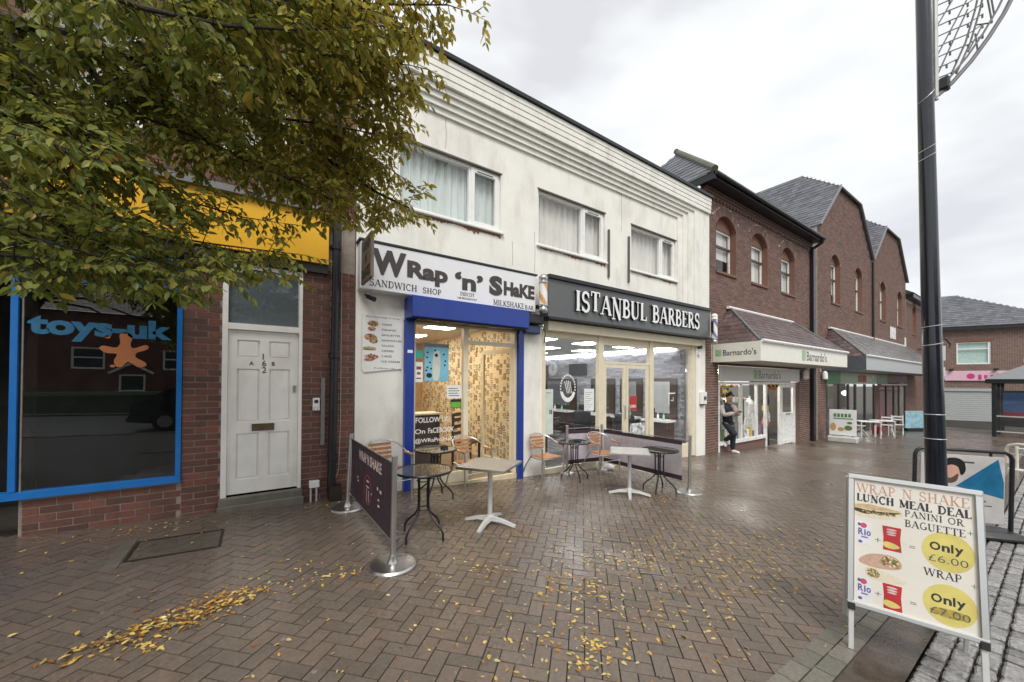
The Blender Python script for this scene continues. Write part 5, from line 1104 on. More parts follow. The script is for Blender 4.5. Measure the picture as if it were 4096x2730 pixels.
pk = thing('pink_fascia_sign', 'pale pink shop sign with magenta lettering on the far corner building', 'sign', Pc(4, 2, 0)); MB(TC).bev(1.6, Wc-.1, 1.85, 2.55, .01, .10, .01).build('panel', mat('pale_pink_panel', (.75, .48, .57), .4, var=.05), pk)
M_mag = mat('magenta_letter', (.55, .04, .22), .5)
for i in range(10): PR('letter', M_mag, pk, TC @ Matrix.Translation((3.2, 2.0, .1005)), [rect(.16, .26+.1*((i*5) % 3 == 0), .28*i, -.08*((i*7) % 4 == 0))], 0, .006)
PR('emblem', M_mag, pk, TC @ Matrix.Translation((2.85, 2.17, .1005)), [ell(.2, .2)], 0, .006)
for x in (1.9, 4.0, 6.2): sl = thing('spot_lamp', {1.9: 'left', 4.0: 'middle', 6.2: 'right'}[x]+' black spot lamp above the pink sign', 'lamp', Pc(x, 2.6, .2), 'spot lamps over the pink sign'); MB(TC).bev(x-.1, x+.1, 2.56, 2.72, .12, .3, .02).build('head', M_blackp, sl); MB(TC).box(x-.02, x+.02, 2.62, 2.66, .0, .12).build('arm', M_blackp, sl)
pq = thing('wall_name_plate', 'white rounded name plate on the upper wall of the far corner building', 'sign', Pc(6, 3, 0)); PR('plate', M_upvc, pq, TC @ Matrix.Translation((5.3, 3.05, .012)), [blob([(0, .05), (0, .35), (.15, .42), (1.6, .42), (1.75, .35), (1.75, .05), (1.6, 0), (.15, 0)], 3)], 0, .03)
PR('print', M_lead, pq, TC @ Matrix.Translation((5.6, 3.14, .0425)), [rect(1.1, .035, .1, .15), rect(1.0, .035, .15, .04)], 0, .003)
bsn = thing('blue_awning_sign', 'pale blue angled sign left of the pink sign', 'sign', Pc(.6, 2, 0)); MB(TC).bev(-1.2, 1.5, 1.9, 2.75, .01, .5, .02).build('panel', mat('pale_blue_panel', (.42, .48, .66), .4), bsn)
hs_ = thing('hanging_sign', 'small white hanging sign with black marks beside the far end brick wall', 'sign', (38.6, -.9, 3.2)); BX('panel', M_upvc, hs_, 38.6, 38.66, -1.3, -.35, 3.2, 4.2); BX('arm', M_black, hs_, 38.61, 38.65, -.35, .0, 4.0, 4.06); BX('print', M_black, hs_, 38.592, 38.599, -1.1, -.6, 3.6, 3.75); BX('print', M_black, hs_, 38.592, 38.599, -1.0, -.7, 3.35, 3.5)

# ================================================================== CAFE FURNITURE
def make_chair(x, y, rz, label):
    t = thing('bistro_chair', label, 'chair', (x, y, gz(x)), 'aluminium chairs outside the sandwich shop', rz)
    for sx in (-1, 1):
        MB().tube([(sx*.255, -.235, 0), (sx*.255, -.235, .615)], .014, 8).build('leg', M_alu, t, True, local=True)
        MB().tube([(sx*.20, .14, .43), (sx*.225, .30, .2), (sx*.24, .37, .0)], .013, 8).build('leg', M_alu, t, True, local=True)
        MB().bev(sx*.255-.022, sx*.255+.022, -.25, -.02, .64, .662, .006).build('arm_pad', M_wood, t, local=True)
        MB().tube([(sx*.115, .20, .43), (sx*.115, .265, .80)], .009, 6).build('back_upright', M_alu, t, True, local=True)
    pts = [(-.255, -.24, .615), (-.262, -.22, .632), (-.27, -.05, .66), (-.265, .08, .71), (-.22, .19, .765), (-.12, .262, .805), (0, .285, .818), (.12, .262, .805), (.22, .19, .765), (.265, .08, .71), (.27, -.05, .66), (.262, -.22, .632), (.255, -.24, .615)]
    MB().tube(pts, .0135, 8).build('hoop', M_alu, t, True, local=True)
    fr = [(-.22, -.235, .42), (.22, -.235, .42), (.245, -.1, .42), (.21, .16, .42), (-.21, .16, .42), (-.245, -.1, .42), (-.22, -.235, .42)]
    MB().tube(fr, .012, 6).build('seat_frame', M_alu, t, True, local=True); MB().tube([(-.25, -.235, .30), (.25, -.235, .30)], .008, 6).build('stretcher', M_alu, t, True, local=True)
    for i in range(6): MB().bev(-.215, .215, -.24+i*.068, -.185+i*.068, .434, .446, .003).build('seat_slat', M_wood, t, local=True)
    for i in range(4):
        z = .545+i*.062; yy = .205+.07*(z-.43)/.37
        MB().bev(-.165, .165, yy-.022, yy-.010, z, z+.040, .003).build('back_slat', M_wood, t, local=True)
    return t
make_chair(1.52, -.42, math.radians(8), 'slatted aluminium chair partly hidden behind the purple barrier by the white wall')
make_chair(2.86, -.36, math.radians(6), 'slatted aluminium chair in front of the sandwich shop door post')
make_chair(4.42, -.33, math.radians(2), 'slatted aluminium chair against the white pier between the two shops')
make_chair(5.80, -.47, math.radians(-6), 'slatted aluminium chair beside the grey banner in front of the barbers')
M_tglass = glass('smoked_table_glass', (.5, .55, .5), 1.5, .03, (.16, .17, .14), .45); M_tbl = mat('black_metal', (.012, .012, .013), .35, .2, var=.1)
def round_table(x, y, rz, label):
    t = thing('round_table', label, 'table', (x, y, gz(x)), 'round black tables outside the sandwich shop', rz)
    MB().lathe([(.0, .708), (.292, .708), (.292, .714), (.0, .714)], 40).build('glass_top', M_tglass, t, local=True)
    n = 40; MB().tube([(.298*math.cos(2*math.pi*k/n), .298*math.sin(2*math.pi*k/n), .707) for k in range(n+1)], .013, 8).build('rim', M_tbl, t, True, local=True)
    for k in range(4):
        a = math.pi/2*k+.3; c, s = math.cos(a), math.sin(a); P = lambda r, z: (r*c, r*s, z)
        MB().tube([P(.20, .70), P(.09, .68), P(.07, .62), P(.065, .42), P(.07, .29), P(.12, .22), P(.22, .14), P(.262, .08), P(.265, .0)], .0115, 8).build('leg', M_tbl, t, True, local=True)
    for z, r in ((.60, .07), (.30, .072)): MB().tube([(r*math.cos(2*math.pi*k/16), r*math.sin(2*math.pi*k/16), z) for k in range(17)], .006, 6).build('ring', M_tbl, t, True, local=True)
    return t
round_table(1.50, -1.86, .2, 'round smoked glass table behind the purple barrier, nearest the camera')
round_table(2.16, -.62, .5, 'round glass table with a black ashtray in front of the sandwich shop window')
round_table(4.92, -.60, .9, 'round black table between two slatted chairs in front of the barbers')
round_table(5.66, -1.88, .1, 'round black table at the street end of the grey banner')
M_ttop = mat('brushed_table_top', (.46, .44, .41), .32, .4, var=.05, scale=3)
def square_table(x, y, rz, label):
    t = thing('square_table', label, 'table', (x, y, gz(x)), 'square aluminium tables outside the sandwich shop', rz)
    MB().bev(-.295, .295, -.295, .295, .70, .717, .004).build('table_top', M_ttop, t, local=True)
    e = MB().bev(-.303, -.2955, -.303, .303, .692, .7195, .002).bev(.2955, .303, -.303, .303, .692, .7195, .002).bev(-.295, .295, -.303, -.2955, .692, .7195, .002).bev(-.295, .295, .2955, .303, .692, .7195, .002).build('edge_band', M_alu, t, local=True)
    MB().tube([(0, 0, .06), (0, 0, .70)], .029, 14).build('column', M_alup, t, True, local=True)
    for k in range(4):
        a = math.pi/2*k; T = Matrix.Rotation(a, 4, 'Z')
        MB(T).add([(.02, -.035, .05), (.02, .035, .05), (.02, .03, .095), (.02, -.03, .095), (.15, -.03, .045), (.15, .03, .045), (.15, .022, .08), (.15, -.022, .08), (.325, -.022, .002), (.325, .022, .002), (.325, .016, .03), (.325, -.016, .03)], [(0, 1, 5, 4), (4, 5, 9, 8), (3, 7, 6, 2), (7, 11, 10, 6), (0, 4, 7, 3), (4, 8, 11, 7), (1, 2, 6, 5), (5, 6, 10, 9), (8, 9, 10, 11)]).build('foot', M_alup, t, local=True)
    MB().lathe([(.05, .05), (.05, .10), (.031, .115)], 14).build('hub', M_alup, t, True, local=True)
    return t
square_table(2.33, -1.86, math.radians(35), 'square brushed metal table right of the round glass table')
square_table(5.02, -1.77, math.radians(40), 'square pale metal table in front of the grey banner')
for x, y, lb in ((2.30, -.60, 'black ashtray on the round table by the sandwich shop window'), (4.93, -.66, 'black ashtray on the round table before the barbers')):
    t = thing('ashtray', lb, 'ashtray', (x, y, gz(x)+.716)); MB().lathe([(.055, .0), (.06, .035), (.05, .035), (.045, .01)], 14, (x, y, gz(x)+.7155)).build('bowl', M_blackp, t, True)
# ---- barriers
def stanchion(parent, x, y, lean=(0, 0), h=.95, rb=1.):
    z = gz(x)
    MB().lathe([(.205*rb, 0), (.205*rb, .012), (.19*rb, .028), (.05, .036), (.034, .07), (.034, .10)], 32, (x, y, z)).build('base', M_chrome, parent, True)
    MB().tube([(x, y, z+.05), (x+lean[0], y+lean[1], z+h)], .0255, 16).build('post', M_chrome, parent, True)
    MB().tube([(x+lean[0], y+lean[1], z+h), (x+lean[0], y+lean[1], z+h+.012)], .029, 16).build('cap', M_chrome, parent, True)
M_ban = mat('dark_purple_banner', (.040, .020, .033), .6, var=.12, scale=6); M_bang = mat('mauve_grey_banner', (.47, .43, .47), .6, var=.08, scale=8)
M_pk = mat('pink_white_print', (.62, .48, .46), .6); M_rd = mat('red_print', (.45, .05, .08), .6)
def banner(parent, p, q, z0, z1, m, trims=None, n=10, bow=.015):
    p, q = Vector(p), Vector(q); v = []; f = []
    nn = Vector((p.y-q.y, q.x-p.x, 0)).normalized()
    for i in range(n+1):
        t = i/n; c = p.lerp(q, t)+nn*bow*math.sin(math.pi*t); zc = gz(c.x)
        v += [(c.x, c.y, zc+z0), (c.x, c.y, zc+z1)]
    for i in range(n): f.append((2*i, 2*i+2, 2*i+3, 2*i+1))
    o = MB().add(v, f).build('banner', m, parent)
    for (za, zb) in trims or ():
        vv = []
        for side in (1, -1):
            w = []
            for i in range(n+1):
                t = i/n; c = p.lerp(q, t)+nn*(bow*math.sin(math.pi*t)+.002*side); zc = gz(c.x); w += [(c.x, c.y, zc+za), (c.x, c.y, zc+zb)]
            vv.append(w)
        b = MB()
        for w in vv: b.add(w, f)
        b.build('trim', M_ban, parent)
    return o
br = thing('cafe_barrier', 'dark purple banner barrier on two steel posts at the left end of the tables', 'barrier', (1.0, -1.45, gz(1)))
stanchion(br, .985, -.56, (.045, .02)); stanchion(br, 1.02, -2.37, (.01, .0), .96)
pA, pB = Vector((1.02, -.62)), Vector((1.025, -2.31))
banner(br, (1.02, -.60, 0), (1.025, -2.32, 0), .20, .90, M_ban, bow=0)
for z in (.905, .195): MB().tube([(1.01, -.58, gz(1)+z), (1.025, -2.35, gz(1)+z)], .007, 6).build('rail', M_chrome, br, True)
Tb = frame((1.0195, -.60, gz(1)+.20), (0.003, -1.72, 0), (0, 0, 1))     # faces the left (towards -x)
for s_, u_, w_ in (('WRAP', .42, .36), ('N', .82, .07), ('SHAKE', .93, .45)): text_mb(s_, w=w_, h=.11, ext=.001, bold=.02, T=Tb @ Matrix.Translation((u_, .52, 0))).build('lettering', M_pk, br)
def ring_print(T, cx, cy, rx, ry, w): 
    n = 26; return [[(cx+rx*math.cos(a), cy+ry*math.sin(a)), (cx+rx*math.cos(b_), cy+ry*math.sin(b_)), (cx+(rx-w)*math.cos(b_), cy+(ry-w)*math.sin(b_)), (cx+(rx-w)*math.cos(a), cy+(ry-w)*math.sin(a))] for a, b_ in ((2*math.pi*k/n, 2*math.pi*(k+.9)/n) for k in range(n))]
PR('emblem', M_rd, br, Tb, ring_print(Tb, .84, .25, .16, .16, .012), 0, .001); PR('emblem', M_pk, br, Tb, [ell(.05, .012, .84, .34), ell(.07, .008, .84, .28), rect(.012, .14, .80, .12), rect(.012, .12, .88, .13), ell(.012, .012, 1.0, .24)], 0, .0013)
PR('small_print', M_pk, br, Tb, [rect(.05, .02, .34, .28), rect(.05, .02, .36, .24), rect(.04, .03, 1.22, .34), rect(.06, .03, 1.32, .33), rect(.05, .02, 1.25, .24), rect(.06, .02, 1.25, .18)], 0, .001)
gbn = thing('grey_cafe_barrier', 'mauve grey banner barrier with purple edges between the tables and the barbers door', 'barrier', (6.07, -1.2, gz(6)))
stanchion(gbn, 6.15, -.15, rb=.7); stanchion(gbn, 6.10, -2.15, (.03, 0))
banner(gbn, (6.15, -.20, 0), (6.10, -2.02, 0), .18, .86, M_bang, ((.18, .26), (.79, .86)), bow=0)
MB().tube([(6.15, -.15, gz(6.15)+.88), (6.10, -2.15, gz(6.1)+.88)], .008, 6).build('rail', M_chrome, gbn, True); MB().tube([(6.15, -.15, gz(6.15)+.17), (6.10, -2.15, gz(6.1)+.17)], .008, 6).build('rail', M_chrome, gbn, True)
Tg = frame((6.148, -.20, gz(6)+.18), (-.05, -1.82, 0), (0, 0, 1)); M_faint = mat('faint_print', (.42, .33, .33), .6)
[text_mb(s_, w=w_, h=.11, ext=.001, T=Tg @ Matrix.Translation((u_, .44, 0))).build('lettering', M_faint, gbn) for s_, u_, w_ in (('WRAP', .33, .38), ('N', .75, .07), ('SHAKE', .87, .47))]; PR('emblem', M_faint, gbn, Tg, ring_print(Tg, .82, .25, .15, .14, .012), 0, .001)
gb2 = thing('short_grey_barrier', 'short grey banner barrier parallel to the barbers window', 'barrier', (5.6, -.15, gz(5.6)))
stanchion(gb2, 5.15, -.15, rb=.7); banner(gb2, (5.20, -.13, 0), (6.10, -.13, 0), .18, .86, M_bang, ((.18, .26), (.79, .86)), bow=0); MB().tube([(5.15, -.15, gz(5.2)+.90), (6.12, -.14, gz(6)+.90)], .008, 6).build('rail', M_chrome, gb2, True)
sbg = thing('sand_bag', 'crumpled pale weight bag at the foot of the middle steel post', 'bag', (6.12, -.36, gz(6.1)))
MB().lathe([(.02, 0), (.11, .01), (.12, .05), (.08, .09), (.03, .11)], 12, (6.30, -.22, gz(6.1))).build('bag', M_white, sbg, True)

# ================================================================== A-BOARD
F0_, F1_, T0_, T1_ = Vector((3.27, -4.92, -.15)), Vector((3.43, -5.495, -.16)), Vector((3.52, -4.86, .95)), Vector((3.68, -5.435, .95))
ab = thing('pavement_sign', 'silver framed A-board with lunch meal deal poster on the edge of the setts', 'A-board', (3.5, -5.2, -.16))
TA = frame(F0_, F1_-F0_, T0_-F0_); AWd = (F1_-F0_).length; AH = (T0_-F0_).length
v0, v1 = .27, AH
fr = MB(TA); q = .028
fr.bev(-.01, AWd+.01, v1-q, v1+.005, -.01, .022, .006).bev(-.01, AWd+.01, v0-.005, v0+q, -.01, .022, .006).bev(-.01, q, v0+q, v1-q, -.01, .022, .006).bev(AWd-q, AWd+.01, v0+q, v1-q, -.01, .022, .006)
fr.build('frame', M_alu, ab)
for a in (0, AWd-.028):
    MB(TA).bev(a, a+.028, -.02, v0-.006, -.008, .012, .003).build('leg', M_alup, ab); MB(TA).bev(a-.004, a+.034, v0-.03, v0+.015, -.012, .026, .003).build('corner_cap', M_blackp, ab)
MB(TA).box(q, AWd-q, v0+q, v1-q, -.004, .004).build('poster', mat('poster_cream_paper', (.74, .70, .62), .3, var=.05, scale=3, coat=.3), ab)
nB = Vector((.963, .268, 0)); Bf = [F0_+nB*.50, F1_+nB*.50]
for k in (0, 1):
    a, c = (T0_, Bf[0]) if k == 0 else (T1_, Bf[1])
    c = Vector((c.x, c.y, gz(c.x)-.005)); MB().tube([a+Vector((.01, 0, -.02)), c], .016, 6).build('rear_leg', M_alup, ab)
bq = [T0_+nB*.03-Vector((0, 0, .03)), T1_+nB*.03-Vector((0, 0, .03))]; r0 = bq[0].lerp(Vector((Bf[0].x, Bf[0].y, gz(Bf[0].x))), .76); r1 = bq[1].lerp(Vector((Bf[1].x, Bf[1].y, gz(Bf[1].x))), .76)
MB().add([bq[0], bq[1], r1, r0, bq[0]+nB*.01, bq[1]+nB*.01, r1+nB*.01, r0+nB*.01], [(0, 1, 2, 3), (7, 6, 5, 4), (0, 4, 5, 1), (1, 5, 6, 2), (2, 6, 7, 3), (3, 7, 4, 0)]).build('rear_panel', mat('grey_plastic_panel', (.12, .12, .11), .5), ab)
PW, PH = AWd-2*q, v1-v0-2*q
def PA(u, v, d=.0045): return TA @ Matrix.Translation((q+u*PW, v0+q+(1-v)*PH, d))
M_tan = mat('tan_lettering', (.52, .28, .18), .5); M_ink = mat('ink_lettering', (.03, .03, .035), .5); M_yd = mat('pale_yellow_disc', (.66, .56, .16), .5, var=.12, scale=9)
for s_, u, v, w_, h_, m_, bd in (('WRAP N SHAKE', .02, .105, .95, .075, M_tan, .75), ('LUNCH MEAL DEAL', .02, .18, .96, .062, M_ink, 1.45), ('PANINI OR', .45, .245, .47, .05, M_ink, .9), ('BAGUETTE', .45, .325, .48, .055, M_ink, .9), ('WRAP', .60, .66, .29, .055, M_ink, .9), ('+', .94, .31, .05, .05, M_ink, .8), ('+', .185, .50, .06, .055, M_ink, 1), ('=', .48, .50, .06, .055, M_ink, 1), ('+', .95, .685, .05, .05, M_ink, .8), ('+', .185, .92, .06, .055, M_ink, 1), ('=', .48, .92, .06, .055, M_ink, 1)):
    tot_ = sum(SERIF[c][0]+.06 for c in s_)-.06; at_ = 0
    for wd_ in s_.split(' '):
        aw_ = sum(SERIF[c][0]+.06 for c in wd_)-.06
        serif_mb(wd_, aw_/tot_*w_*PW, h_*PH, .0006, PA(u+at_/tot_*w_, v), bold=bd).build('lettering', m_, ab); at_ += aw_+.06+SERIF[' '][0]+.06
for cy in (.46, .84):
    PR('yellow_disc', M_yd, ab, PA(.79, cy, .0042), [[(a, min(c, .01+0*c) if False else c) for a, c in ell(.205*PW, .145*PH)]], 0, .0005)
    for s_, u_, w_, h_, dv in (('O', .65, .085, .062, 0), ('n', .745, .062, .045, 0), ('l', .816, .018, .062, 0), ('y', .842, .068, .062, .017)): text_mb(s_, w=w_*PW, h=h_*PH, ext=.0006, bold=.03, T=PA(u_, cy+.0+dv, .0049)).build('lettering', M_ink, ab)
text_mb('\u00a36.00', w=.30*PW, h=.05*PH, ext=.0006, bold=-.012, T=PA(.64, .545, .0049)).build('lettering', M_char, ab); text_mb('\u00a37.00', w=.30*PW, h=.05*PH, ext=.0006, bold=-.012, T=PA(.64, .925, .0049)).build('lettering', M_char, ab)
PR('marker_scribble', mat('ochre_scribble', (.40, .30, .06), .6, var=.3, scale=40), ab, PA(.79, .90, .0046), [ell(.15*PW, .032*PH)], 0, .0004)
# pictures on the poster
M_brd = mat('baguette_crust', (.58, .42, .22), .6, var=.2, scale=40); M_fil = mat('dark_filling', (.05, .045, .02), .6, var=.4, scale=60); M_crm = mat('bread_crumb', (.72, .64, .48), .6, var=.08, scale=50)
PR('baguette_picture', M_crm, ab, PA(0, .31, .0042), [[(.0, .0), (.30*PW, .01*PH), (.44*PW, .06*PH), (.43*PW, .09*PH), (.15*PW, .105*PH), (.0, .085*PH)]], 0, .0004); PR('baguette_picture', M_brd, ab, PA(0, .31, .0046), [[(.0, .07*PH), (.40*PW, .075*PH), (.42*PW, .095*PH), (.15*PW, .115*PH), (.0, .10*PH)]], 0, .0004)
PR('baguette_picture', M_fil, ab, PA(0, .31, .005), [blob([(0, .045*PH), (.1*PW, .03*PH), (.2*PW, .045*PH), (.3*PW, .05*PH), (.43*PW, .08*PH), (.3*PW, .07*PH), (.15*PW, .062*PH), (0, .068*PH)], 3)], 0, .0003)
M_canb = mat('can_blue', (.10, .10, .35), .5); M_canr = mat('can_red', (.55, .08, .14), .5)
for cy in (.535, .985):
    PR('can_picture', mat('can_white', (.74, .73, .74), .4), ab, PA(.025, cy, .0042), [rect(.135*PW, .185*PH)], 0, .0004)
    for s_, u_, w_, h_ in (('R', .035, .05, .055), ('i', .09, .016, .05), ('o', .112, .04, .04)): text_mb(s_, w=w_*PW, h=h_*PH, ext=.0004, bold=.03, T=PA(u_, cy-.075, .0047)).build('lettering', M_canb, ab)
    PR('can_picture', M_canr, ab, PA(.025, cy, .0047), [ell(.032*PW, .022*PH, .06*PW, .155*PH, 12)], 0, .0003); PR('can_picture', M_canb, ab, PA(.025, cy, .0047), [ell(.016*PW, .014*PH, .02*PW, .16*PH, 10), ell(.02*PW, .012*PH, .03*PW, .02*PH, 10), rect(.06*PW, .01*PH, .04*PW, .055*PH)], 0, .0003)
    PR('crisp_packet_picture', mat('crisp_red', (.48, .025, .03), .4, var=.1), ab, PA(.255, cy+.005, .0042), [[(.005*PW, 0), (.165*PW, 0), (.155*PW, .1*PH), (.165*PW, .19*PH), (0, .19*PH), (.01*PW, .1*PH)]], 0, .0004)
    PR('crisp_packet_picture', M_yd, ab, PA(.255, cy+.005, .0047), [blob([(.01*PW, .03*PH), (.08*PW, .015*PH), (.15*PW, .035*PH), (.10*PW, .06*PH), (.02*PW, .065*PH)], 3)], 0, .0003); PR('crisp_packet_picture', M_pk, ab, PA(.255, cy+.005, .0047), [ell(.045*PW, .008*PH, .08*PW, .165*PH), ell(.045*PW, .008*PH, .08*PW, .145*PH), ell(.04*PW, .007*PH, .08*PW, .127*PH)], 0, .0003)
M_wr = mat('wrap_tan', (.55, .36, .26), .6, var=.15, scale=60)
PR('wrap_picture', M_wr, ab, PA(.04, .80, .0042), [blob([(0, .13*PH), (.10*PW, .20*PH), (.30*PW, .22*PH), (.38*PW, .17*PH), (.34*PW, .12*PH), (.12*PW, .10*PH)][::-1], 4)], 0, .0004); PR('wrap_picture', M_crm, ab, PA(.04, .80, .0046), [blob([(.06*PW, .06*PH), (.12*PW, .10*PH), (.40*PW, .05*PH), (.36*PW, .02*PH), (.12*PW, .01*PH)][::-1], 4)], 0, .0004)
PR('wrap_picture', mat('wrap_filling', (.42, .28, .12), .6, var=.6, scale=120), ab, PA(.04, .80, .0051), [blob([(.20*PW, .15*PH), (.24*PW, .21*PH), (.36*PW, .18*PH), (.34*PW, .13*PH)][::-1], 4), blob([(.07*PW, .05*PH), (.12*PW, .09*PH), (.19*PW, .06*PH), (.16*PW, .02*PH)][::-1], 4)], 0, .0003)
M_fill = (M_crm, mat('chicken_print', (.55, .36, .16), .6), mat('lettuce_print', (.16, .22, .06), .6), mat('dark_meat_print', (.20, .09, .05), .6))
speckle('wrap_detail', ab, PA(.04, .80, .0055), .275*PW, .17*PH, .085*PW, .04*PH, 60, M_fill, 0, .22, 4); speckle('wrap_detail', ab, PA(.04, .80, .0055), .125*PW, .055*PH, .06*PW, .034*PH, 45, M_fill, 0, .22, 5)
speckle('baguette_detail', ab, PA(0, .31, .0054), .20*PW, .052*PH, .20*PW, .016*PH, 50, M_fill[1:], 0, .4, 6)

# ================================================================== LAMP POST, LIGHT MOTIF, SWING SIGN
lp = thing('lamp_post', 'tall black tapered lamp post standing behind the A-board', 'lamp post', (4.68, -5.155, gz(4.68)))
M_lp = mat('navy_black_gloss_paint', (.010, .013, .022), .22, var=.15, scale=8, coat=.5)
MB().tube([(4.685, -5.155, gz(4.68)-.02), (4.65, -5.14, .86), (4.61, -5.12, 2.4), (4.53, -5.10, 4.78), (4.46, -5.07, 7.2)], [.068, .0635, .056, .0455, .038], 28).build('shaft', M_lp, lp, True)
MB().lathe([(.09, 0), (.09, .05), (.068, .08)], 28, (4.685, -5.155, gz(4.68)-.005)).build('base_plate', M_lp, lp, True)
MB().tube([(4.46, -5.07, 7.15), (4.40, -4.9, 7.5), (4.3, -4.4, 7.7), (4.2, -4.0, 7.7)], .035, 10).build('bracket_arm', M_lp, lp, True); MB().bev(4.0, 4.35, -4.1, -3.6, 7.62, 7.74, .03).build('lantern', M_lp, lp)
lat = Vector((.826, -.5635, 0)); dep = Vector((.5635, .826, 0))
def postc(z): return Vector((4.65, -5.14, .86)).lerp(Vector((4.53, -5.10, 4.78)), (z-.86)/3.92)
for z, tl in ((2.08, .01), (1.93, .012), (3.55, .03), (3.98, .05), (3.48, .03), (1.15, .0), (1.35, 0.)):
    c = postc(z); r = (.095-.0075*(z-.5))*.68; n = 20
    MB().tube([c+lat*r*math.cos(2*math.pi*k/n)*1.02+dep*r*math.sin(2*math.pi*k/n)*1.02+Vector((0, 0, tl*math.cos(2*math.pi*k/n))) for k in range(n+1)], .003, 5).build('strap', M_alup, lp, True)
c = postc(1.95); MB().tube([c+lat*.055, c+lat*.10+Vector((0, 0, .03)), c+lat*.15+Vector((0, 0, -.02)), c+lat*.14+Vector((0, 0, -.05))], .006, 5).build('cable_tail', M_blackp, lp, True)
mo = thing('light_motif', 'wire frame festive light motif strapped to the upper lamp post', 'light decoration', postc(3.95)+lat*.08)
M_wire = mat('grey_wire', (.16, .15, .15), .5, .3); O2 = postc(3.95)+lat*.055
def mw(u, v): return O2+lat*u+Vector((0, 0, v))+Vector((-.03*v, 0, 0))
outer = [(0, 0), (.16, .14), (.32, .32), (.47, .52), (.60, .72), (.72, .95), (.80, 1.2), (.82, 1.5), (.74, 1.8), (.55, 2.0), (.30, 2.1), (.03, 2.1)]
inner = [(.13, .17), (.29, .36), (.43, .56), (.55, .76), (.66, .98), (.73, 1.22), (.74, 1.48), (.66, 1.72), (.48, 1.9)]
mid = [(.16, .22), (.28, .48), (.36, .74), (.42, 1.0), (.44, 1.3)]; mid2 = [(.20, .22), (.32, .48), (.40, .74), (.46, 1.0), (.48, 1.3)]
MB().tube([mw(.03, -.0), mw(.03, 2.1)], .016, 8).build('upright', M_alup, mo, True)
for nm, L_, r in (('outer_rim', outer, .016), ('inner_rim', inner, .008), ('inner_rib', mid, .007), ('inner_rib', mid2, .007)): MB().tube([mw(*p) for p in L_], r, 7).build(nm, M_wire, mo, True)
for a, c in (((.04, .36), (.36, .95)), ((.04, .6), (.22, .9)), ((.42, .86), (.58, .86)), ((.36, .62), (.50, .64)), ((.46, 1.05), (.52, .70)), ((.36, .55), (.38, .40)), ((.04, .2), (.30, .75)), ((.1, .85), (.40, 1.1)), ((.3, .4), (.42, .62)), ((.5, .64), (.46, .86)), ((.58, .86), (.66, 1.1)), ((.04, .8), (.3, 1.2))): MB().tube([mw(*a), mw(*c)], .006, 5).build('brace', M_wire, mo, True)
for i in range(12):
    v = .18+i*.085; L_ = [(.04, v), (.15, v+.05), (.30, v+.11), (.42, v+.19)] if i > 1 else [(.04, v), (.12, v+.03), (.2, v+.07)]
    MB().tube([mw(*p) for p in L_], .0055, 4).build('light_string', M_wire, mo)
    bb = MB()
    for p in L_[1:]: bb.box(-.006, .006, -.006, .006, -.03, 0, T=Matrix.Translation(mw(*p)))
    bb.build('bulbs', M_wire, mo)
MB().bev(-.04, .04, -.03, .03, -.04, .06, .01, T=Matrix.Translation(mw(.10, .12))).build('junction_box', M_blackp, mo)
sw = thing('swing_sign', 'black framed forecourt sign with blue triangle behind the lamp post', 'forecourt sign', (7.5, -5.0, gz(7.5)))
R_, L2 = Vector((7.78, -5.36, gz(7.8))), Vector((7.15, -4.62, gz(7.2))); Tsw = frame(L2, R_-L2, (0, 0, 1)); SWd = (R_-L2).length
MB(Tsw).tube([(.0, .05, 0), (.0, 1.0, 0), (.02, 1.05, 0), (.07, 1.08, 0), (SWd-.07, 1.08, 0), (SWd-.02, 1.05, 0), (SWd, 1.0, 0), (SWd, .05, 0)], .022, 10).build('frame', M_black, sw, True)
MB(Tsw).bev(-.06, SWd+.06, -.01, .11, -.2, .2, .05).build('base', M_blackp, sw, True)
MB(Tsw).bev(.06, SWd-.07, .18, 1.02, -.008, .008, .003).build('panel', mat('pale_grey_panel', (.50, .48, .47), .35), sw)
for u in (.18, SWd-.22): MB(Tsw).box(u, u+.025, 1.0, 1.07, -.006, .006).build('hanger', M_black, sw)
PR('blue_triangle', mat('petrol_blue_print', (.01, .13, .26), .4, var=.25, scale=6), sw, Tsw @ Matrix.Translation((0, 0, .0085)), [[(.42, .62), (SWd-.08, .50), (SWd-.08, .70), (SWd-.14, .99)], [(.42, .62), (.55, .62), (SWd-.09, .62), (SWd-.2, .9)]][:1], 0, .001)
PR('portrait_hair', M_black, sw, Tsw @ Matrix.Translation((.17, 0, .0085)), [blob([(.12, .86), (.15, .96), (.25, .98), (.33, .93), (.345, .82), (.30, .76), (.27, .86), (.2, .89)][::-1], 3)], 0, .001)
PR('portrait_face', mat('portrait_skin', (.52, .30, .22), .6, var=.1), sw, Tsw @ Matrix.Translation((.17, 0, .0085)), [blob([(.13, .87), (.20, .90), (.27, .87), (.29, .78), (.25, .68), (.18, .66), (.12, .72)][::-1], 3)], 0, .0006)
PR('portrait_beard', mat('portrait_beard', (.10, .05, .035), .6), sw, Tsw @ Matrix.Translation((.17, 0, .0085)), [blob([(.12, .73), (.2, .72), (.27, .78), (.26, .69), (.19, .65), (.13, .68)][::-1], 3)], 0, .0012)
PR('print', M_char, sw, Tsw @ Matrix.Translation((0, 0, .0085)), [rect(.16, .02, .44, .92), rect(.10, .02, .62, .44), rect(.16, .012, .62, .39)], 0, .001)

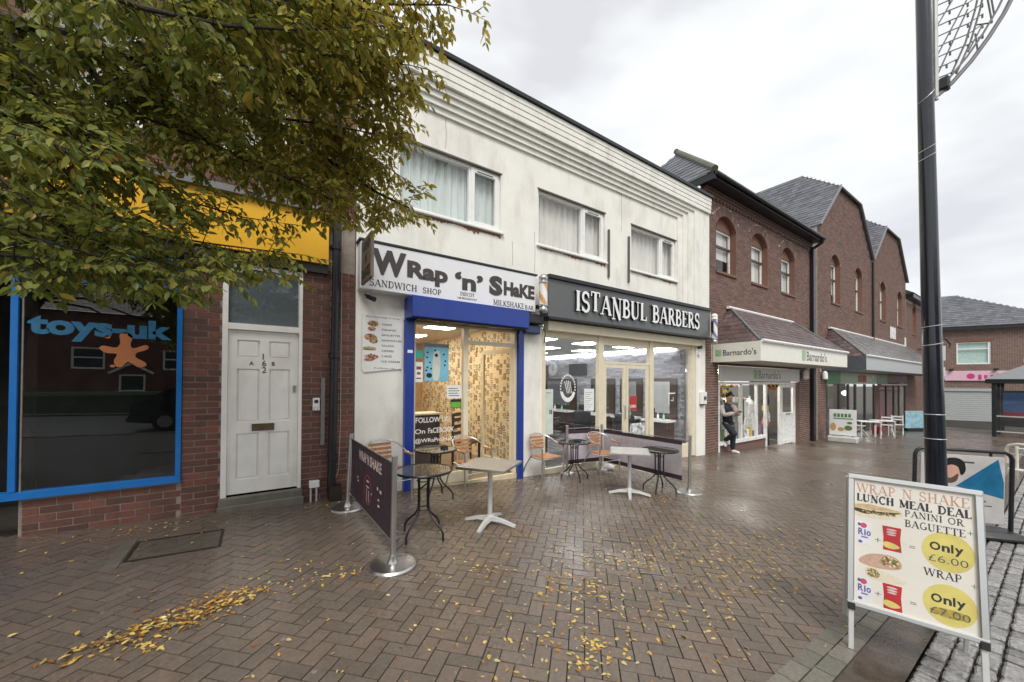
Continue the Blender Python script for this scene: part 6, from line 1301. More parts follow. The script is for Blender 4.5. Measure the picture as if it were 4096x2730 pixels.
# ================================================================== FAR STREET THINGS
sa = thing('cafe_menu_board', 'white swinging menu board with food pictures on a grey base by the green shop', 'A-board', (19.2, -.8, gz(19.2)))
Tsa = frame((19.25, -.40, gz(19.2)), (.1, -.8, 0), (0, 0, 1))
MB(Tsa).bev(0, .82, .28, 1.30, -.02, .02, .008).build('panel', M_upvc, sa); MB(Tsa).bev(-.05, .87, .0, .24, -.25, .25, .04).build('base', M_alup, sa); MB(Tsa).box(.1, .14, .2, .3, -.01, .01).build('spring', M_black, sa); MB(Tsa).box(.68, .72, .2, .3, -.01, .01).build('spring', M_black, sa)
PR('food_picture', M_food[1], sa, Tsa @ Matrix.Translation((0, 0, .021)), [ell(.09, .16, .12, .6), ell(.10, .08, .36, .52)], 0, .002); PR('food_picture', M_food[3], sa, Tsa @ Matrix.Translation((0, 0, .021)), [ell(.12, .10, .58, .58), ell(.08, .05, .62, .78)], 0, .003); PR('lettering', mat('green_ink', (.05, .25, .10), .5), sa, Tsa @ Matrix.Translation((0, 0, .021)), [rect(.08, .14, .14+.11*i, 1.0) for i in range(5)]+[rect(.6, .04, .12, .92)], 0, .002)
M_wt = mat('white_powder_coat', (.74, .74, .72), .4, var=.04)
def far_table(x, y, rz, lb):
    t = thing('white_cafe_table', lb, 'table', (x, y, gz(x)), rotz=rz)
    MB().bev(-.36, .36, -.36, .36, .70, .73, .005).build('table_top', M_wt, t, local=True)
    for sx in (-.32, .32):
        for sy in (-.32, .32): MB().tube([(sx, sy, 0), (sx, sy, .7)], .018, 6).build('leg', M_wt, t, True, local=True)
    MB().bev(-.33, .33, -.34, -.31, .56, .70, .003).build('apron', M_wt, t, local=True)
far_table(22.6, -.85, .5, 'white square table nearest the menu board'); far_table(23.9, -1.05, .5, 'white square table left of the white folding chairs')
def far_chair(x, y, rz, lb):
    t = thing('white_folding_chair', lb, 'chair', (x, y, gz(x)), rotz=rz)
    for sx in (-.2, .2):
        MB().tube([(sx, -.3, 0), (sx, .12, .46), (sx, .28, .9)], .016, 6).build('frame_side', M_wt, t, True, local=True); MB().tube([(sx, .3, 0), (sx, -.18, .46)], .016, 6).build('leg', M_wt, t, True, local=True)
    for i in range(4): MB().bev(-.2, .2, -.2+i*.1, -.13+i*.1, .45, .47, .003).build('seat_slat', M_wt, t, local=True)
    for z in (.66, .8): MB().bev(-.2, .2, .2, .22, z, z+.07, .003).build('back_slat', M_wt, t, local=True)
far_chair(24.9, -1.0, 1.9, 'white folding chair beside the second white table'); far_chair(25.8, -1.2, -1.4, 'white folding chair furthest right before the red curtains'); far_chair(23.2, -.4, 0, 'white folding chair tucked between the two white tables')
rbx = thing('red_crate', 'dark red crate on the ground under the white chairs', 'crate', (25.3, -.6, gz(25.3))); MB().bev(25.1, 25.5, -.8, -.45, gz(25)-.0, gz(25)+.34, .01).build('body', mat('dark_red_plastic', (.30, .02, .03), .5), rbx)
fz = thing('blue_windbreak', 'pale blue printed windbreak panel with a dark base near the lamp post', 'windbreak', (28.6, -1.3, gz(28.6)))
Tfz = frame((28.1, -1.1, gz(28.5)), (1.0, -.5, 0), (0, 0, 1)); MB(Tfz).bev(0, 1.15, .16, 1.02, -.02, .02, .01).build('panel', mat('pale_blue_print', (.28, .47, .55), .5, var=.25, scale=5), fz); MB(Tfz).bev(-.03, 1.18, 0, .155, -.15, .15, .01).build('base', M_black, fz); MB(Tfz).bev(-.02, 1.17, 1.021, 1.06, -.03, .03, .005).build('top_rail', M_alup, fz)
# flower basket in the chain shop window
hb = thing('flower_display', 'brown and white flower display behind the sandwich chain glass', 'flowers', (25.0, .35, -.2))
for i in range(22): MB().lathe([(.02, 0), (.07, .04), (.04, .09)], 7, (24.75+random.random()*.9, .3+random.random()*.25, -.25+random.random()*.35)).build('bloom', (M_c[3], M_c[7], M_dkw)[i % 3], hb, True)
# bus shelter
bsl = thing('bus_shelter', 'dark framed glass bus shelter with hipped grey roof at the right edge', 'bus shelter', (31.5, -4.6, -.95))
zb = gz(30)-.01; M_sh = mat('dark_slate_frame', (.014, .018, .022), .35)
for x in (29.2, 31.4, 33.6):
    for y in (-3.9, -5.6): MB().bev(x-.07, x+.07, y-.07, y+.07, zb, zb+2.55, .01).build('post', M_sh, bsl)
MB().bev(28.95, 33.9, -5.9, -3.65, zb+2.55, zb+2.75, .02).build('roof_fascia', M_sh, bsl)
MB().add([(28.9, -5.95, zb+2.76), (33.95, -5.95, zb+2.76), (33.95, -3.6, zb+2.76), (28.9, -3.6, zb+2.76), (30.2, -4.75, zb+3.45), (32.6, -4.75, zb+3.45)], [(0, 1, 5, 4), (1, 2, 5), (2, 3, 4, 5), (3, 0, 4), (3, 2, 1, 0)]).build('roof', mat('shelter_roof_grey', (.21, .215, .22), .5), bsl)
for (a, c) in ((29.28, 31.32), (31.48, 33.52)):
    BX('pane', M_glass, bsl, a, c, -5.61, -5.6, zb+.3, zb+2.4); MB().box(a, c, -5.63, -5.57, zb+.98, zb+1.04).box(a, c, -5.63, -5.57, zb+.25, zb+.3).build('glazing_bar', M_sh, bsl)
BX('pane', M_glass, bsl, 29.195, 29.205, -5.53, -3.97, zb+.3, zb+2.4); MB().box(29.17, 29.23, -5.53, -3.97, zb+.98, zb+1.03).box(29.17, 29.23, -5.53, -3.97, zb+.25, zb+.30).box(29.18, 29.22, -4.82, -4.78, zb+1.03, zb+2.4).build('glazing_bar', M_alup, bsl)
MB().bev(29.6, 33.2, -5.3, -4.9, zb+.5, zb+.56, .01).build('bench', M_alup, bsl)
asn = thing('advert_screen', 'bright blue and red advert panel inside the bus shelter', 'advert panel', (31.0, -5.0, zb)); MB().bev(31.2, 31.35, -5.45, -4.0, zb+.4, zb+2.2, .01).build('case', M_sh, asn)
BX('blue_print', mat('bright_blue_advert', (.06, .20, .50), .4), asn, 31.19, 31.199, -5.4, -4.05, zb+1.15, zb+2.1); BX('red_print', mat('red_advert', (.40, .03, .08), .4), asn, 31.19, 31.199, -5.4, -4.05, zb+.85, zb+1.15)
# guard rails
gr = thing('guard_rail', 'cream tubular steel guard rail with hooped top before the bus shelter', 'guard rail', (17.4, -5.0, gz(17.4)))
M_gr2 = mat('cream_rail_paint', (.66, .63, .54), .4, var=.08)
for k, (x, y) in enumerate(((18.3, -4.80), (17.6, -5.55))):
    z = gz(x); MB().tube([(x, y, z), (x, y, z+.42), (x-.03, y-.05, z+.52), (x-.10, y-.2, z+.58), (x-.2, y-.6, z+.56), (x-.45, y-1.6, z+.55)], .045, 10).build('hoop', M_gr2, gr, True)
    for q_ in (.28,): MB().tube([(x, y, z+q_), (x-.45, y-1.6, z+q_)], .018, 8).build('rail', M_alup, gr, True)
MB().tube([(16.6, -5.05, gz(16.6)), (16.6, -5.05, gz(16.6)+.62)], .035, 8).build('post', M_gr2, gr, True); MB().lathe([(.16, 0), (.16, .02), (.05, .03)], 14, (16.6, -5.05, gz(16.6)-.0)).build('foot', M_gr2, gr, True); MB().tube([(16.6, -5.05, gz(16.6)+.56), (16.4, -6.2, gz(16.6)+.58)], .025, 8).build('rail', M_alup, gr, True)

# ================================================================== PERSON
def skin_mesh(pts, edges, radii, sub=2, root=0):
    me = bpy.data.meshes.new('skin'); me.from_pydata(pts, edges, []); o = bpy.data.objects.new('skin', me); COL.objects.link(o)
    o.modifiers.new('s', 'SKIN'); sv = me.skin_vertices[0].data
    for i, r in enumerate(radii): sv[i].radius = (r, r) if not isinstance(r, tuple) else r
    sv[root].use_root = True
    m = o.modifiers.new('d', 'SUBSURF'); m.levels = sub; m.render_levels = sub
    bpy.context.view_layer.update(); dg = bpy.context.evaluated_depsgraph_get()
    r = bpy.data.meshes.new_from_object(o.evaluated_get(dg)); bpy.data.objects.remove(o); bpy.data.meshes.remove(me)
    r.polygons.foreach_set('use_smooth', [True]*len(r.polygons)); return r
PO = Vector((11.72, -.24, gz(11.72)))
pe = thing('person', 'person in black gilet and white trainers leaning on the brick pier', 'person', PO)
def pp(l, d, z): return tuple(lat*l+dep*d+Vector((0, 0, z)))
def skin_part(name, m, chain, sub=2):
    """chain: list of (point, radius, parent index)"""
    me = skin_mesh([c[0] for c in chain], [(c[2], i) for i, c in enumerate(chain) if c[2] is not None], [c[1] for c in chain], sub)
    me.name = name; me.materials.clear(); me.materials.append(m); o = bpy.data.objects.new(name, me); COL.objects.link(o); o.parent = pe; return o
M_skin = mat('skin', (.48, .29, .21), .55, var=.06, scale=20); M_jean = mat('dark_denim', (.016, .022, .032), .8, var=.2, scale=40); M_gil = mat('black_gilet', (.012, .013, .018), .55, var=.15, scale=20); M_slv = mat('pale_sleeve', (.50, .47, .44), .8, var=.1, scale=20); M_hair = mat('dark_hair', (.012, .009, .008), .6, var=.2, scale=60)
SHL, SHR = (-.31, .06, 1.40), (-.02, .0, 1.40); ELL, ELR = (-.33, -.06, 1.12), (.06, -.10, 1.13); HNL, HNR = (-.05, -.22, 1.22), (-.0, -.22, 1.25)
body = [(pp(-.12, .08, .92), .10, None), (pp(-.15, .07, 1.12), .09, 0), (pp(-.165, .05, 1.32), .10, 1), (pp(-.165, .03, 1.43), .065, 2), (pp(-.155, .0, 1.50), .052, 3), (pp(-.145, -.03, 1.57), .082, 4), (pp(-.14, -.04, 1.65), .095, 5), (pp(-.145, -.02, 1.71), .07, 6),
 (pp(*SHL), .045, 2), (pp(*ELL), .032, 8), (pp(-.20, -.17, 1.18), .028, 9), (pp(*HNL), .034, 10), (pp(*SHR), .045, 2), (pp(*ELR), .032, 12), (pp(.04, -.18, 1.20), .028, 13), (pp(*HNR), .034, 14),
 (pp(-.06, .06, .86), .07, 0), (pp(-.015, -.02, .50), .045, 16), (pp(-.02, .02, .28), .04, 17), (pp(-.02, .02, .07), .035, 18), (pp(-.19, .08, .86), .07, 0), (pp(-.13, -.28, .60), .045, 20), (pp(-.18, -.08, .47), .04, 21), (pp(-.235, .10, .35), .035, 22)]
skin_part('body', M_skin, body, 2)
skin_part('gilet', M_gil, [(pp(-.125, .075, .86), (.165, .125), None), (pp(-.14, .07, 1.0), (.16, .12), 0), (pp(-.155, .065, 1.15), (.16, .12), 1), (pp(-.165, .05, 1.30), (.175, .125), 2), (pp(-.165, .035, 1.42), (.13, .10), 3), (pp(-.158, .015, 1.50), (.075, .075), 4), (pp(-.27, .055, 1.40), .075, 3), (pp(-.055, .02, 1.40), .075, 3)], 2)
skin_part('sleeve', M_slv, [(pp(-.27, .05, 1.40), .075, None), (pp(-.325, .05, 1.36), .08, 0), (pp(-.335, .0, 1.24), .078, 1), (pp(*ELL), .075, 2), (pp(-.23, -.14, 1.16), .066, 3), (pp(-.11, -.20, 1.205), .055, 4)], 2)
skin_part('sleeve', M_slv, [(pp(-.06, .02, 1.40), .075, None), (pp(-.005, .01, 1.36), .08, 0), (pp(.035, -.04, 1.24), .075, 1), (pp(*ELR), .072, 2), (pp(.052, -.16, 1.18), .062, 3), (pp(.03, -.20, 1.215), .054, 4)], 2)
skin_part('jeans', M_jean, [(pp(-.125, .08, .96), .15, None), (pp(-.12, .08, .88), .16, 0), (pp(-.06, .06, .80), .115, 1), (pp(-.02, .0, .52), .088, 2), (pp(-.02, .02, .28), .076, 3), (pp(-.02, .02, .09), .066, 4), (pp(-.185, .06, .82), .115, 1), (pp(-.13, -.29, .605), .09, 6), (pp(-.17, -.12, .49), .08, 7), (pp(-.23, .08, .365), .066, 8)], 2)
skin_part('shoe', M_upvc, [(pp(-.03, .05, .05), .058, None), (pp(.02, -.06, .045), .052, 0), (pp(.07, -.16, .035), .04, 1)], 2); skin_part('shoe', M_upvc, [(pp(-.245, .12, .33), .055, None), (pp(-.235, .05, .24), .05, 0), (pp(-.22, .0, .18), .038, 1)], 2)
skin_part('hair', M_hair, [(pp(-.155, .03, 1.63), .095, None), (pp(-.15, .0, 1.72), .112, 0), (pp(-.135, -.07, 1.755), .088, 1), (pp(-.12, -.10, 1.74), .06, 2)], 2)
skin_part('beard', M_hair, [(pp(-.14, -.075, 1.545), .05, None), (pp(-.12, -.095, 1.56), .045, 0)], 1)
Th = frame(PO+Vector(pp(-.14, -.128, 1.60)), lat, (0, 0, 1))
for s_ in (-.034, .034): MB(Th).lathe([(.002, .0), (.007, .003), (.004, .006)], 8, (s_, .03, -.005)).build('eye', M_black, pe, True)
MB(Th).add([(-.012, -.02, 0), (.012, -.02, 0), (0, .03, .0), (0, -.015, .032)], [(0, 1, 3), (1, 2, 3), (2, 0, 3)]).build('nose', M_skin, pe, True)
MB(Th).bev(-.026, .026, -.048, -.038, -.004, .008, .003).build('mouth', mat('lip', (.35, .14, .12), .5), pe)
for s_ in (-1, 1): MB().lathe([(.005, 0), (.022, .004), (.018, .012), (.004, .014)], 8, T=frame(PO+Vector(pp(-.14+s_*.094, -.03, 1.62)), dep*s_, (0, 0, 1))).build('ear', M_skin, pe, True)
for hnd, sg_ in ((HNL, 1), (HNR, -1)):
    hc = Vector(pp(*hnd))
    for k in range(5):
        o_ = dep*(-.02)+Vector((0, 0, .03-.018*k))+lat*(.02*sg_)
        L_ = (.05, .075, .08, .075, .06)[k]; a = hc+o_; skin_part('finger', M_skin, [(tuple(a), .011, None), (tuple(a+lat*sg_*L_*.5-dep*.025), .010, 0), (tuple(a+lat*sg_*L_*.85-dep*.005), .008, 1)], 1)
ph = thing('phone', 'dark mobile phone held in both hands by the leaning person', 'phone', PO+Vector(pp(-.01, -.25, 1.24)))
Tp = frame(PO+Vector(pp(-.05, -.26, 1.235)), lat, dep*.5+Vector((0, 0, 1))); MB(Tp).bev(-.01, .13, -.02, .05, -.005, .004, .002).build('body', M_black, ph)

# ================================================================== TREE
KD = 4096/2353
def px(u, v, d):
    """a point seen at picture position (u, v) and d metres deep, used once to place the boughs"""
    r = _f+_r2*((u*KD-2048)/1500)-_u2*((v*KD-1511)/1500); return CAM+r*d
tr = thing('street_tree', 'autumn tree with yellowing green leaves hanging over the toy shop from the left', 'tree', (-3.4, -3.9, gz(-3.4)))
M_bark = mat('grey_brown_bark', (.035, .028, .022), .85, var=.3, scale=30, bump=.6, bscale=50)
LC = [(.11, .165, .038), (.155, .21, .046), (.21, .255, .054), (.28, .30, .06), (.37, .345, .066), (.48, .40, .07), (.60, .43, .07), (.50, .30, .06), (.30, .17, .05)]
M_leaf = leafmat('autumn_tree_leaf', LC, .5, .45)
BO = [
 ([(-250, 0, 2.5), (0, 45, 2.6), (150, 80, 2.6), (290, 130, 2.7), (430, 190, 2.9), (560, 260, 3.1), (700, 330, 3.3), (800, 400, 3.4), (870, 445, 3.5), (940, 478, 3.5)], .045, .36),
 ([(-150, -140, 2.2), (150, -90, 2.2), (400, -30, 2.3), (650, 10, 2.5), (850, 10, 2.6), (1030, 12, 2.7)], .022, .40),
 ([(100, -60, 2.0), (330, 20, 2.0), (520, 60, 2.1), (700, 70, 2.3), (860, 60, 2.4)], .016, .36),
 ([(290, 130, 2.7), (450, 120, 2.6), (620, 120, 2.6), (780, 130, 2.7), (940, 150, 2.8)], .016, .36),
 ([(430, 190, 2.9), (600, 195, 2.8), (760, 215, 2.9), (915, 262, 3.0)], .014, .34),
 ([(560, 260, 3.1), (700, 280, 3.0), (820, 300, 3.0), (910, 318, 3.1)], .012, .30),
 ([(0, 45, 2.6), (60, 150, 2.5), (130, 270, 2.5), (220, 370, 2.6), (330, 430, 2.7), (420, 470, 2.8)], .018, .38),
 ([(-200, 180, 2.2), (0, 250, 2.3), (120, 360, 2.4), (220, 470, 2.5), (330, 535, 2.6), (480, 560, 2.7), (600, 575, 2.8), (660, 582, 2.9)], .016, .33),
 ([(-200, 330, 2.1), (0, 410, 2.2), (120, 510, 2.3), (260, 575, 2.4), (400, 610, 2.5), (510, 640, 2.6)], .014, .32),
 ([(-200, 460, 2.0), (0, 520, 2.1), (150, 570, 2.2), (300, 610, 2.3), (420, 640, 2.4)], .014, .30),
 ([(330, 430, 2.7), (440, 465, 2.8), (560, 500, 2.9), (660, 515, 3.0)], .010, .20),
 ([(290, 130, 2.7), (380, 240, 2.7), (480, 330, 2.8), (600, 385, 2.9), (700, 425, 3.0), (780, 470, 3.1)], .014, .34),
 ([(150, 80, 2.6), (230, 190, 2.5), (330, 270, 2.6), (460, 320, 2.7), (560, 360, 2.8)], .014, .36),
 ([(-200, 90, 2.3), (0, 160, 2.4), (100, 250, 2.4), (200, 300, 2.4), (320, 350, 2.5)], .014, .36),
 ([(700, 330, 3.3), (790, 340, 3.3), (870, 370, 3.3), (905, 395, 3.3)], .010, .26),
 ([(600, 385, 2.9), (690, 420, 3.0), (760, 460, 3.1), (830, 490, 3.2)], .010, .24),
 ([(400, -30, 2.3), (520, -90, 2.2), (700, -120, 2.3), (900, -110, 2.5)], .016, .40),
 ([(780, 130, 2.7), (850, 180, 2.8), (900, 215, 2.9), (940, 225, 3.0)], .010, .26),
 ([(430, 190, 3.3), (560, 180, 3.6), (700, 160, 3.8), (850, 140, 3.9)], .014, .42),
 ([(290, 130, 3.1), (420, 260, 3.4), (560, 330, 3.6), (700, 370, 3.8)], .014, .40),
 ([(0, 45, 2.9), (100, 200, 3.0), (200, 300, 3.1), (330, 340, 3.2)], .014, .36),
 ([(-200, 560, 1.9), (0, 585, 2.0), (120, 600, 2.1), (240, 620, 2.2)], .012, .26),
 ([(-200, 100, 3.2), (0, 330, 3.2), (100, 450, 3.2), (200, 560, 3.1), (300, 620, 3.0)], .012, .32),
 ([(-200, 250, 1.8), (0, 300, 1.8), (120, 330, 1.9), (260, 380, 2.0)], .012, .30),
 ([(0, 300, 2.6), (110, 420, 2.6), (200, 500, 2.6), (290, 560, 2.6)], .012, .30),
]
LV = np.array([(0, 0, 0), (.30, .23, .04), (.70, .17, .03), (1, 0, -.06), (.70, -.17, .03), (.30, -.23, .04), (.30, 0, 0), (.70, 0, -.01)])
LF = [(0, 6, 1), (6, 7, 2, 1), (7, 3, 2), (0, 5, 6), (6, 5, 4, 7), (7, 4, 3)]
rt = random.Random(11); leaves = []; wood = MB(); twigs = MB()
def leaf_at(p, d, ln, hue):
    d = (d+Vector((rt.gauss(0, .25), rt.gauss(0, .25), rt.gauss(-.60, .3)))).normalized()
    side = d.cross(Vector((rt.gauss(0, .5), rt.gauss(0, .5), 1))).normalized(); n = side.cross(d)
    leaves.append((p, d, side, n, ln, hue))
def spray(p, d, L, hue0, depthr=0):
    n = max(3, int(L/.028)); pts = [p]; q = p; dd = d.copy()
    for i in range(n):
        dd = (dd+Vector((rt.gauss(0, .10), rt.gauss(0, .10), -.045+rt.gauss(0, .06)))).normalized(); q = q+dd*(L/n); pts.append(q)
        sd = dd.cross(Vector((0, 0, 1))).normalized()*(1 if i % 2 else -1)
        hue = min(.98, max(.0, hue0+rt.gauss(0, .11)+(.35 if rt.random() < .05 else 0)))
        leaf_at(q, dd*.65+sd*.75, rt.uniform(.04, .084), hue)
        if depthr == 0 and i > 1 and rt.random() < .30 and L > .16: spray(q, (dd*.6+sd).normalized(), L*rt.uniform(.35, .55), hue0, 1)
    leaf_at(q, dd, rt.uniform(.045, .08), hue0)
    twigs.tube([pts[0], pts[len(pts)//2], pts[-1]], [.0035, .0025, .0012], 4, caps=False)
for pts_, r, tw in BO:
    P = [px(*q) for q in pts_]
    R = [r*(1-.8*i/(len(P)-1)) for i in range(len(P))]; wood.tube(P, R, 8)
    for i in range(len(P)-1):
        a, c = P[i], P[i+1]; ln = (c-a).length; d = (c-a).normalized(); k = max(1, int(ln/(.024 if pts_[i][0] < 600 else .017)))
        for j in range(k):
            t = (j+rt.random())/k; p = a+(c-a)*t; u_ = (pts_[i][0]+(pts_[i+1][0]-pts_[i][0])*t); v_ = (pts_[i][1]+(pts_[i+1][1]-pts_[i][1])*t)
            perp = Vector((rt.gauss(0, 1), rt.gauss(0, 1), rt.gauss(-.15, .55))); perp = (perp-d*perp.dot(d)).normalized()
            hue = .34+.24*max(0, (u_-330)/600)-.10*max(0, (v_-480)/200); L = tw*rt.uniform(.55, 1.0)*(1 if i < len(P)-2 else .75)
            spray(p, (d*.45+perp).normalized(), L, hue)
    spray(P[-1], (P[-1]-P[-2]).normalized(), tw*.7, .55 if pts_[-1][0] > 800 else .3)
tr_o = ORI[tr.name]
trk = MB().tube([(-3.4, -3.9, gz(-3.4)-.05), (-3.36, -3.88, .5), (-3.3, -3.8, 1.6), (-3.15, -3.7, 2.6), (-2.7, -3.5, 3.3), tuple(px(-250, 0, 2.5))], [.17, .14, .125, .11, .085, .05], 14).build('trunk', M_bark, tr, True)
hubp = Vector((-3.0, -3.6, 2.9))
for pts_, r, tw in BO:
    if pts_[0][0] < -100: wood.tube([hubp, (hubp+px(*pts_[0]))/2+Vector((0, 0, .15)), px(*pts_[0])], [r*1.6, r*1.3, r], 8)
wood.build('limbs', M_bark, tr, True); o = twigs.build('twigs', M_bark, tr); o['kind'] = 'stuff'
# crown out of the picture, over and behind the camera's left
def crown_ball(c, rad, n, hue):
    for i in range(n):
        v = Vector((rt.gauss(0, 1), rt.gauss(0, 1), rt.gauss(0, .7))); v = v.normalized()*rad*rt.uniform(.4, 1)**.5; spray(Vector(c)+v, v.normalized(), .3, hue, 1)
for c in ((-3.4, -3.8, 4.6), (-3.2, -4.4, 4.2), (-4.2, -3.4, 4.0), (-2.6, -2.8, 4.6)): crown_ball(c, .8, 90, .25)
def in_front(p): d = Vector(p)-CAM; return d.length > .9
leaves = [l for l in leaves if in_front(l[0]) and l[0].y < -.25]
def leaf_matrix(l):
    p, d, s, n, ln, h = l
    return Matrix(((d.x*ln, s.x*ln, n.x*ln, p.x), (d.y*ln, s.y*ln, n.y*ln, p.y), (d.z*ln, s.z*ln, n.z*ln, p.z), (0, 0, 0, 1)))
lme = bpy.data.meshes.new('leaf'); lme.from_pydata([tuple(v) for v in LV], [], LF); lme.materials.append(M_leaf)
def vis(l):
    d = l[0]-CAM; z = d.dot(_f)
    if z < .3 or abs(d.dot(_r2)/z) > 1.36 or not (-.8 < d.dot(_u2)/z < 1.0): return 0
    return l[4]/z
leaves.sort(key=vis, reverse=True)
def leaf_objects(ls, parent, name, me, label=None):
    for l in ls:
        o = bpy.data.objects.new(name, me); COL.objects.link(o); M = leaf_matrix(l)
        if parent: o.parent = parent; M.translation = M.translation-ORI[parent.name]
        o.matrix_local = M; h = l[5]; o.color = (1-h, 0, 0, 1)
        if label: tag(o, label, 'leaf', 'fallen leaves on the paving')
leaf_objects(leaves[:300], tr, 'leaf', lme)
def leaf_stuff(ls, name, m, parent=None):
    V = []; F = []; R = []; off = ORI[parent.name] if parent else Vector((0, 0, 0))
    for l in ls:
        M = np.array(leaf_matrix(l)); b = len(V); q = LV @ M[:3, :3].T+M[:3, 3]-np.array(off); V += [tuple(x) for x in q]; F += [tuple(b+i for i in f) for f in LF]; R += [l[5]]*len(LF)
    me = bpy.data.meshes.new(name); me.from_pydata(V, [], F); a = me.attributes.new('rnd', 'FLOAT', 'FACE'); a.data.foreach_set('value', R); me.materials.append(m)
    o = bpy.data.objects.new(name, me); COL.objects.link(o); o['kind'] = 'stuff'
    if parent: o.parent = parent
    return o
leaf_stuff(leaves[300:], 'crown', M_leaf, tr)
print('tree leaves', len(leaves))

# ================================================================== FALLEN LEAVES
FC = [(.30, .11, .02), (.38, .17, .03), (.52, .30, .05), (.62, .42, .08), (.66, .52, .20), (.55, .42, .20), (.30, .17, .07), (.16, .075, .035)]
M_fall = leafmat('fallen_leaf', FC, .1, .4)
rf_ = random.Random(23); FL = []
def drop(x, y, hue, s=None, lift=.0):
    if not (-4.9 < y < -.12) or (x < -3): return
    a = rf_.uniform(0, 6.283); d = Vector((math.cos(a), math.sin(a), gslope(x)*math.cos(a)+rf_.gauss(0, .10))).normalized()
    n = Vector((rf_.gauss(0, .32), rf_.gauss(0, .32), 1)).normalized(); s_ = n.cross(d).normalized(); n = d.cross(s_)
    if n.z < 0: n = -n; s_ = -s_
    FL.append((Vector((x, y, gz(x)+.008+lift)), d, s_, n, s or rf_.uniform(.018, .046), min(1, max(0, hue))))
for n_, cx, cy, sx, sy, rot in ((150, -.17, -2.335, .12, .075, .2), (190, -.40, -2.43, .15, .085, .25), (70, -.66, -2.50, .11, .05, .3), (30, -.86, -2.56, .09, .035, .3), (34, .14, -2.28, .14, .07, .1), (30, -.35, -2.45, .35, .16, .2)):   # the ragged drift before the toy shop
    for i in range(n_):
        a_, b_ = rf_.gauss(0, sx), rf_.gauss(0, sy); drop(cx+a_*math.cos(rot)-b_*math.sin(rot), cy+a_*math.sin(rot)+b_*math.cos(rot), rf_.choice((.0, .08, .2, .3, .4, .5, .6, .95))+rf_.gauss(0, .06), rf_.uniform(.018, .048), lift=abs(rf_.gauss(0, .012)))
for i in range(25): drop(rf_.gauss(-.55, .06), rf_.gauss(-2.68, .03), rf_.uniform(.2, .6))
for i in range(720):        # thick scatter in the foreground
    x = rf_.gauss(2.8, 1.15); y = -3.55+rf_.gauss(0, .68)+.02*(x-2.5); drop(x, y, rf_.choice((.0, .1, .3, .45, .5, .55, .6, .6, .7, .9))+rf_.gauss(0, .06), rf_.uniform(.014, .042))
for cx, cy, n, sd in ((2.42, -2.25, 60, .14), (2.05, -1.35, 26, .12), (1.75, -2.85, 30, .2), (2.1, -3.3, 45, .22), (1.65, -3.9, 40, .3), (5.3, -2.1, 60, .14), (4.6, -2.3, 35, .16), (.55, -2.32, 40, .14), (.25, -1.9, 20, .25), (3.2, -3.35, 90, .25), (3.7, -3.5, 90, .3), (2.4, -4.1, 60, .25), (4.5, -3.6, 90, .4), (1.75, -4.05, 60, .12), (3.45, -3.98, 70, .3), (4.1, -4.06, 70, .3), (4.8, -4.2, 50, .35), (2.25, -3.55, 60, .15), (.75, -.35, 30, .12), (-.75, -.45, 12, .25)):
    br_ = cx > 4.5 or (cx, cy) == (2.42, -2.25)
    for i in range(n): drop(rf_.gauss(cx, sd), rf_.gauss(cy, sd*.7), rf_.uniform(.0, .3) if br_ and rf_.random() < .75 else rf_.uniform(.1, .75), rf_.uniform(.018, .035) if br_ else None)
for i in range(420): drop(rf_.uniform(-2.2, 7.5), rf_.uniform(-4.6, -.15), rf_.uniform(.2, 1.0), rf_.uniform(.018, .048))
for i in range(260): drop(rf_.uniform(1.2, 7.5), -.15-abs(rf_.gauss(0, .16)), rf_.uniform(0, .7), rf_.uniform(.02, .04))
for i in range(60): drop(rf_.uniform(-1.8, -.0), rf_.uniform(-.5, -.06), rf_.uniform(.2, .9), rf_.uniform(.02, .04))
def clear(l):
    for b in ((.985, -.56, .22), (1.02, -2.37, .22), (6.15, -.15, .16), (6.1, -2.15, .22), (5.15, -.15, .16)):
        if math.hypot(l[0].x-b[0], l[0].y-b[1]) < b[2]: return False
    return True
FL = [l for l in FL if clear(l)]
FL.sort(key=vis, reverse=True)
fme = bpy.data.meshes.new('fallen_leaf'); fme.from_pydata([tuple(v) for v in LV], [], LF); fme.materials.append(M_fall)
leaf_objects(FL[:300], None, 'fallen_leaf', fme, 'fallen autumn leaf lying on the wet block paving')
o = leaf_stuff(FL[300:], 'leaf_litter', M_fall); o['label'] = 'small yellow and brown leaves scattered and drifted over the paving'; o['category'] = 'leaf litter'

# ================================================================== OTHER SIDE OF THE STREET (seen in the window reflections)
oh = thing('opposite_house', 'red brick house with white windows across the road, mirrored in the toy shop window', 'house', (-5, -27, -.2))
oholes = [(-9.0, -7.6, 2.2, 3.5), (-5.0, -4.1, 2.2, 3.5), (-1.2, .2, 2.2, 3.5), (-7.0, -5.8, -.2, 1.9)]
b = MB()
for (a, c, z0, z1) in wall_grid(-14, 8, -.5, 5.6, oholes): b.box(a, c, -27.2, -27, z0, z1)
b.build('wall', M_brick_old, oh)
for a, c, z0, z1 in oholes:
    w_ = MB().box(a, c, -27.1, -27.02, z0, z0+.1).box(a, c, -27.1, -27.02, z1-.1, z1).box(a, a+.1, -27.1, -27.02, z0+.1, z1-.1).box(c-.1, c, -27.1, -27.02, z0+.1, z1-.1).box(a+.1, c-.1, -27.09, -27.03, (z0+z1)/2, (z0+z1)/2+.08).build('window', M_upvc, oh)
    BX('pane', M_black, w_, a+.1, c-.1, -27.08, -27.07, z0+.1, z1-.1)
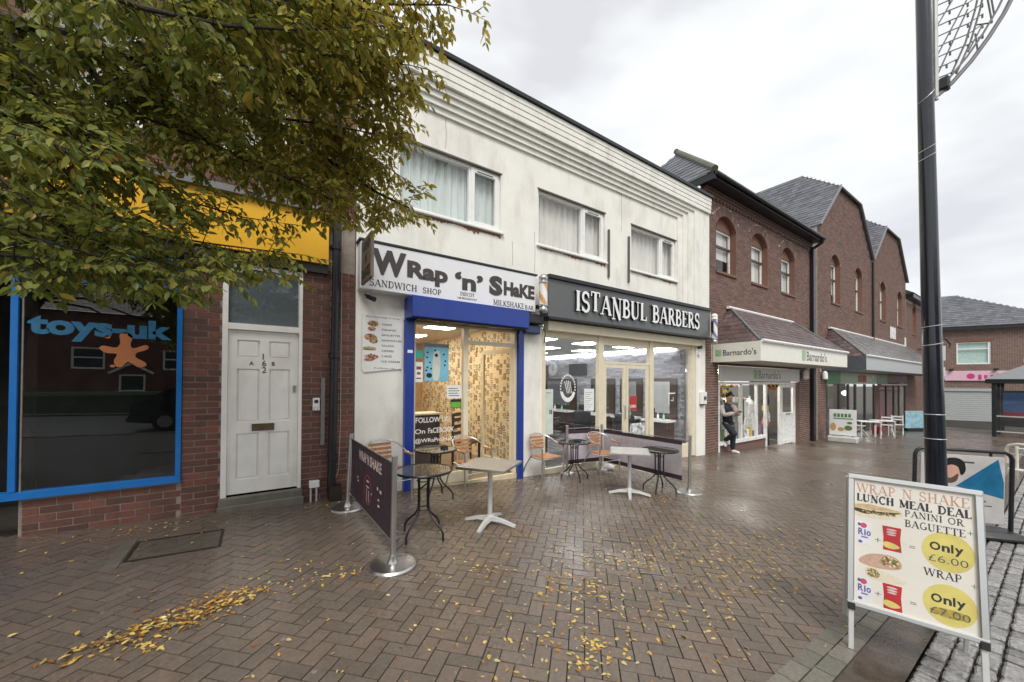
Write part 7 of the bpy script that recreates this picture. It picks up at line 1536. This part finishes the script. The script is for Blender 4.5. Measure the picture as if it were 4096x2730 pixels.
MB().add([(-14.3, -26.6, 5.6), (8.3, -26.6, 5.6), (8.3, -30, 8.4), (-14.3, -30, 8.4)], [(0, 1, 2, 3)]).build('roof', M_tileb, oh)
for s_ in (-1, 1): MB().tube([(-6.4+s_*1.0, -26.8, 1.95), (-6.4, -26.8, 2.6)], .08, 6).build('porch_gable', M_upvc, oh)
hg = thing('hedge', 'clipped green hedge in front of the house across the road', 'hedge', (-4, -19, -.2))
MB().bev(-14, 6, -20, -19, -.3, 1.0, .15).build('foliage', mat('hedge_green', (.035, .06, .018), .8, var=.5, scale=9, bump=1, bscale=12), hg)
car = thing('parked_car', 'dark parked car across the pavement, mirrored in the toy shop window', 'car', (-1.1, -11.3, -.1))
M_car = mat('black_car_paint', (.012, .013, .015), .15, var=.05, coat=.8); zc = gz(-3)-.14
Tcar = frame((1.0, -11.3, zc), (-1, 0, 0), (0, 0, 1))     # profile in local xy, width along -z ... +z
prof = blob([(.05, .35), (.08, .75), (.35, .92), (.95, .98), (1.45, 1.38), (2.5, 1.45), (3.3, 1.35), (3.9, .98), (4.15, .9), (4.22, .55), (4.15, .3), (2.2, .22), (.3, .25)][::-1], 4)
MB(Tcar).prism(prof, -.85, .85).build('body', M_car, car, True, sharp=30)
for z in (-.853, .853): PR('side_window', M_glassd, car, Tcar, [blob([(1.2, .98), (1.6, 1.33), (2.5, 1.38), (3.2, 1.3), (3.6, .98)][::-1], 3)], min(z, z*1.002), max(z, z*1.002))
for x in (.85, 3.4):
    for z in (-.8, .8):
        w_ = MB(Tcar).lathe([(.0, -.1), (.31, -.1), (.31, .1), (.0, .1)], 20, (x, .31, z)).build('wheel', M_blackp, car, True); MB(Tcar).lathe([(.0, -.105), (.19, -.105), (.19, .105), (.0, .105)], 16, (x, .31, z)).build('rim', M_alu, w_, True)
for z in (-.6, .6): MB(Tcar).bev(4.10, 4.22, .68, .82, z-.16, z+.16, .02).build('tail_light', mat('tail_light_red', (.4, .01, .01), .2), car); MB(Tcar).bev(.03, .16, .6, .74, z-.16, z+.16, .02).build('headlight', M_alu, car)
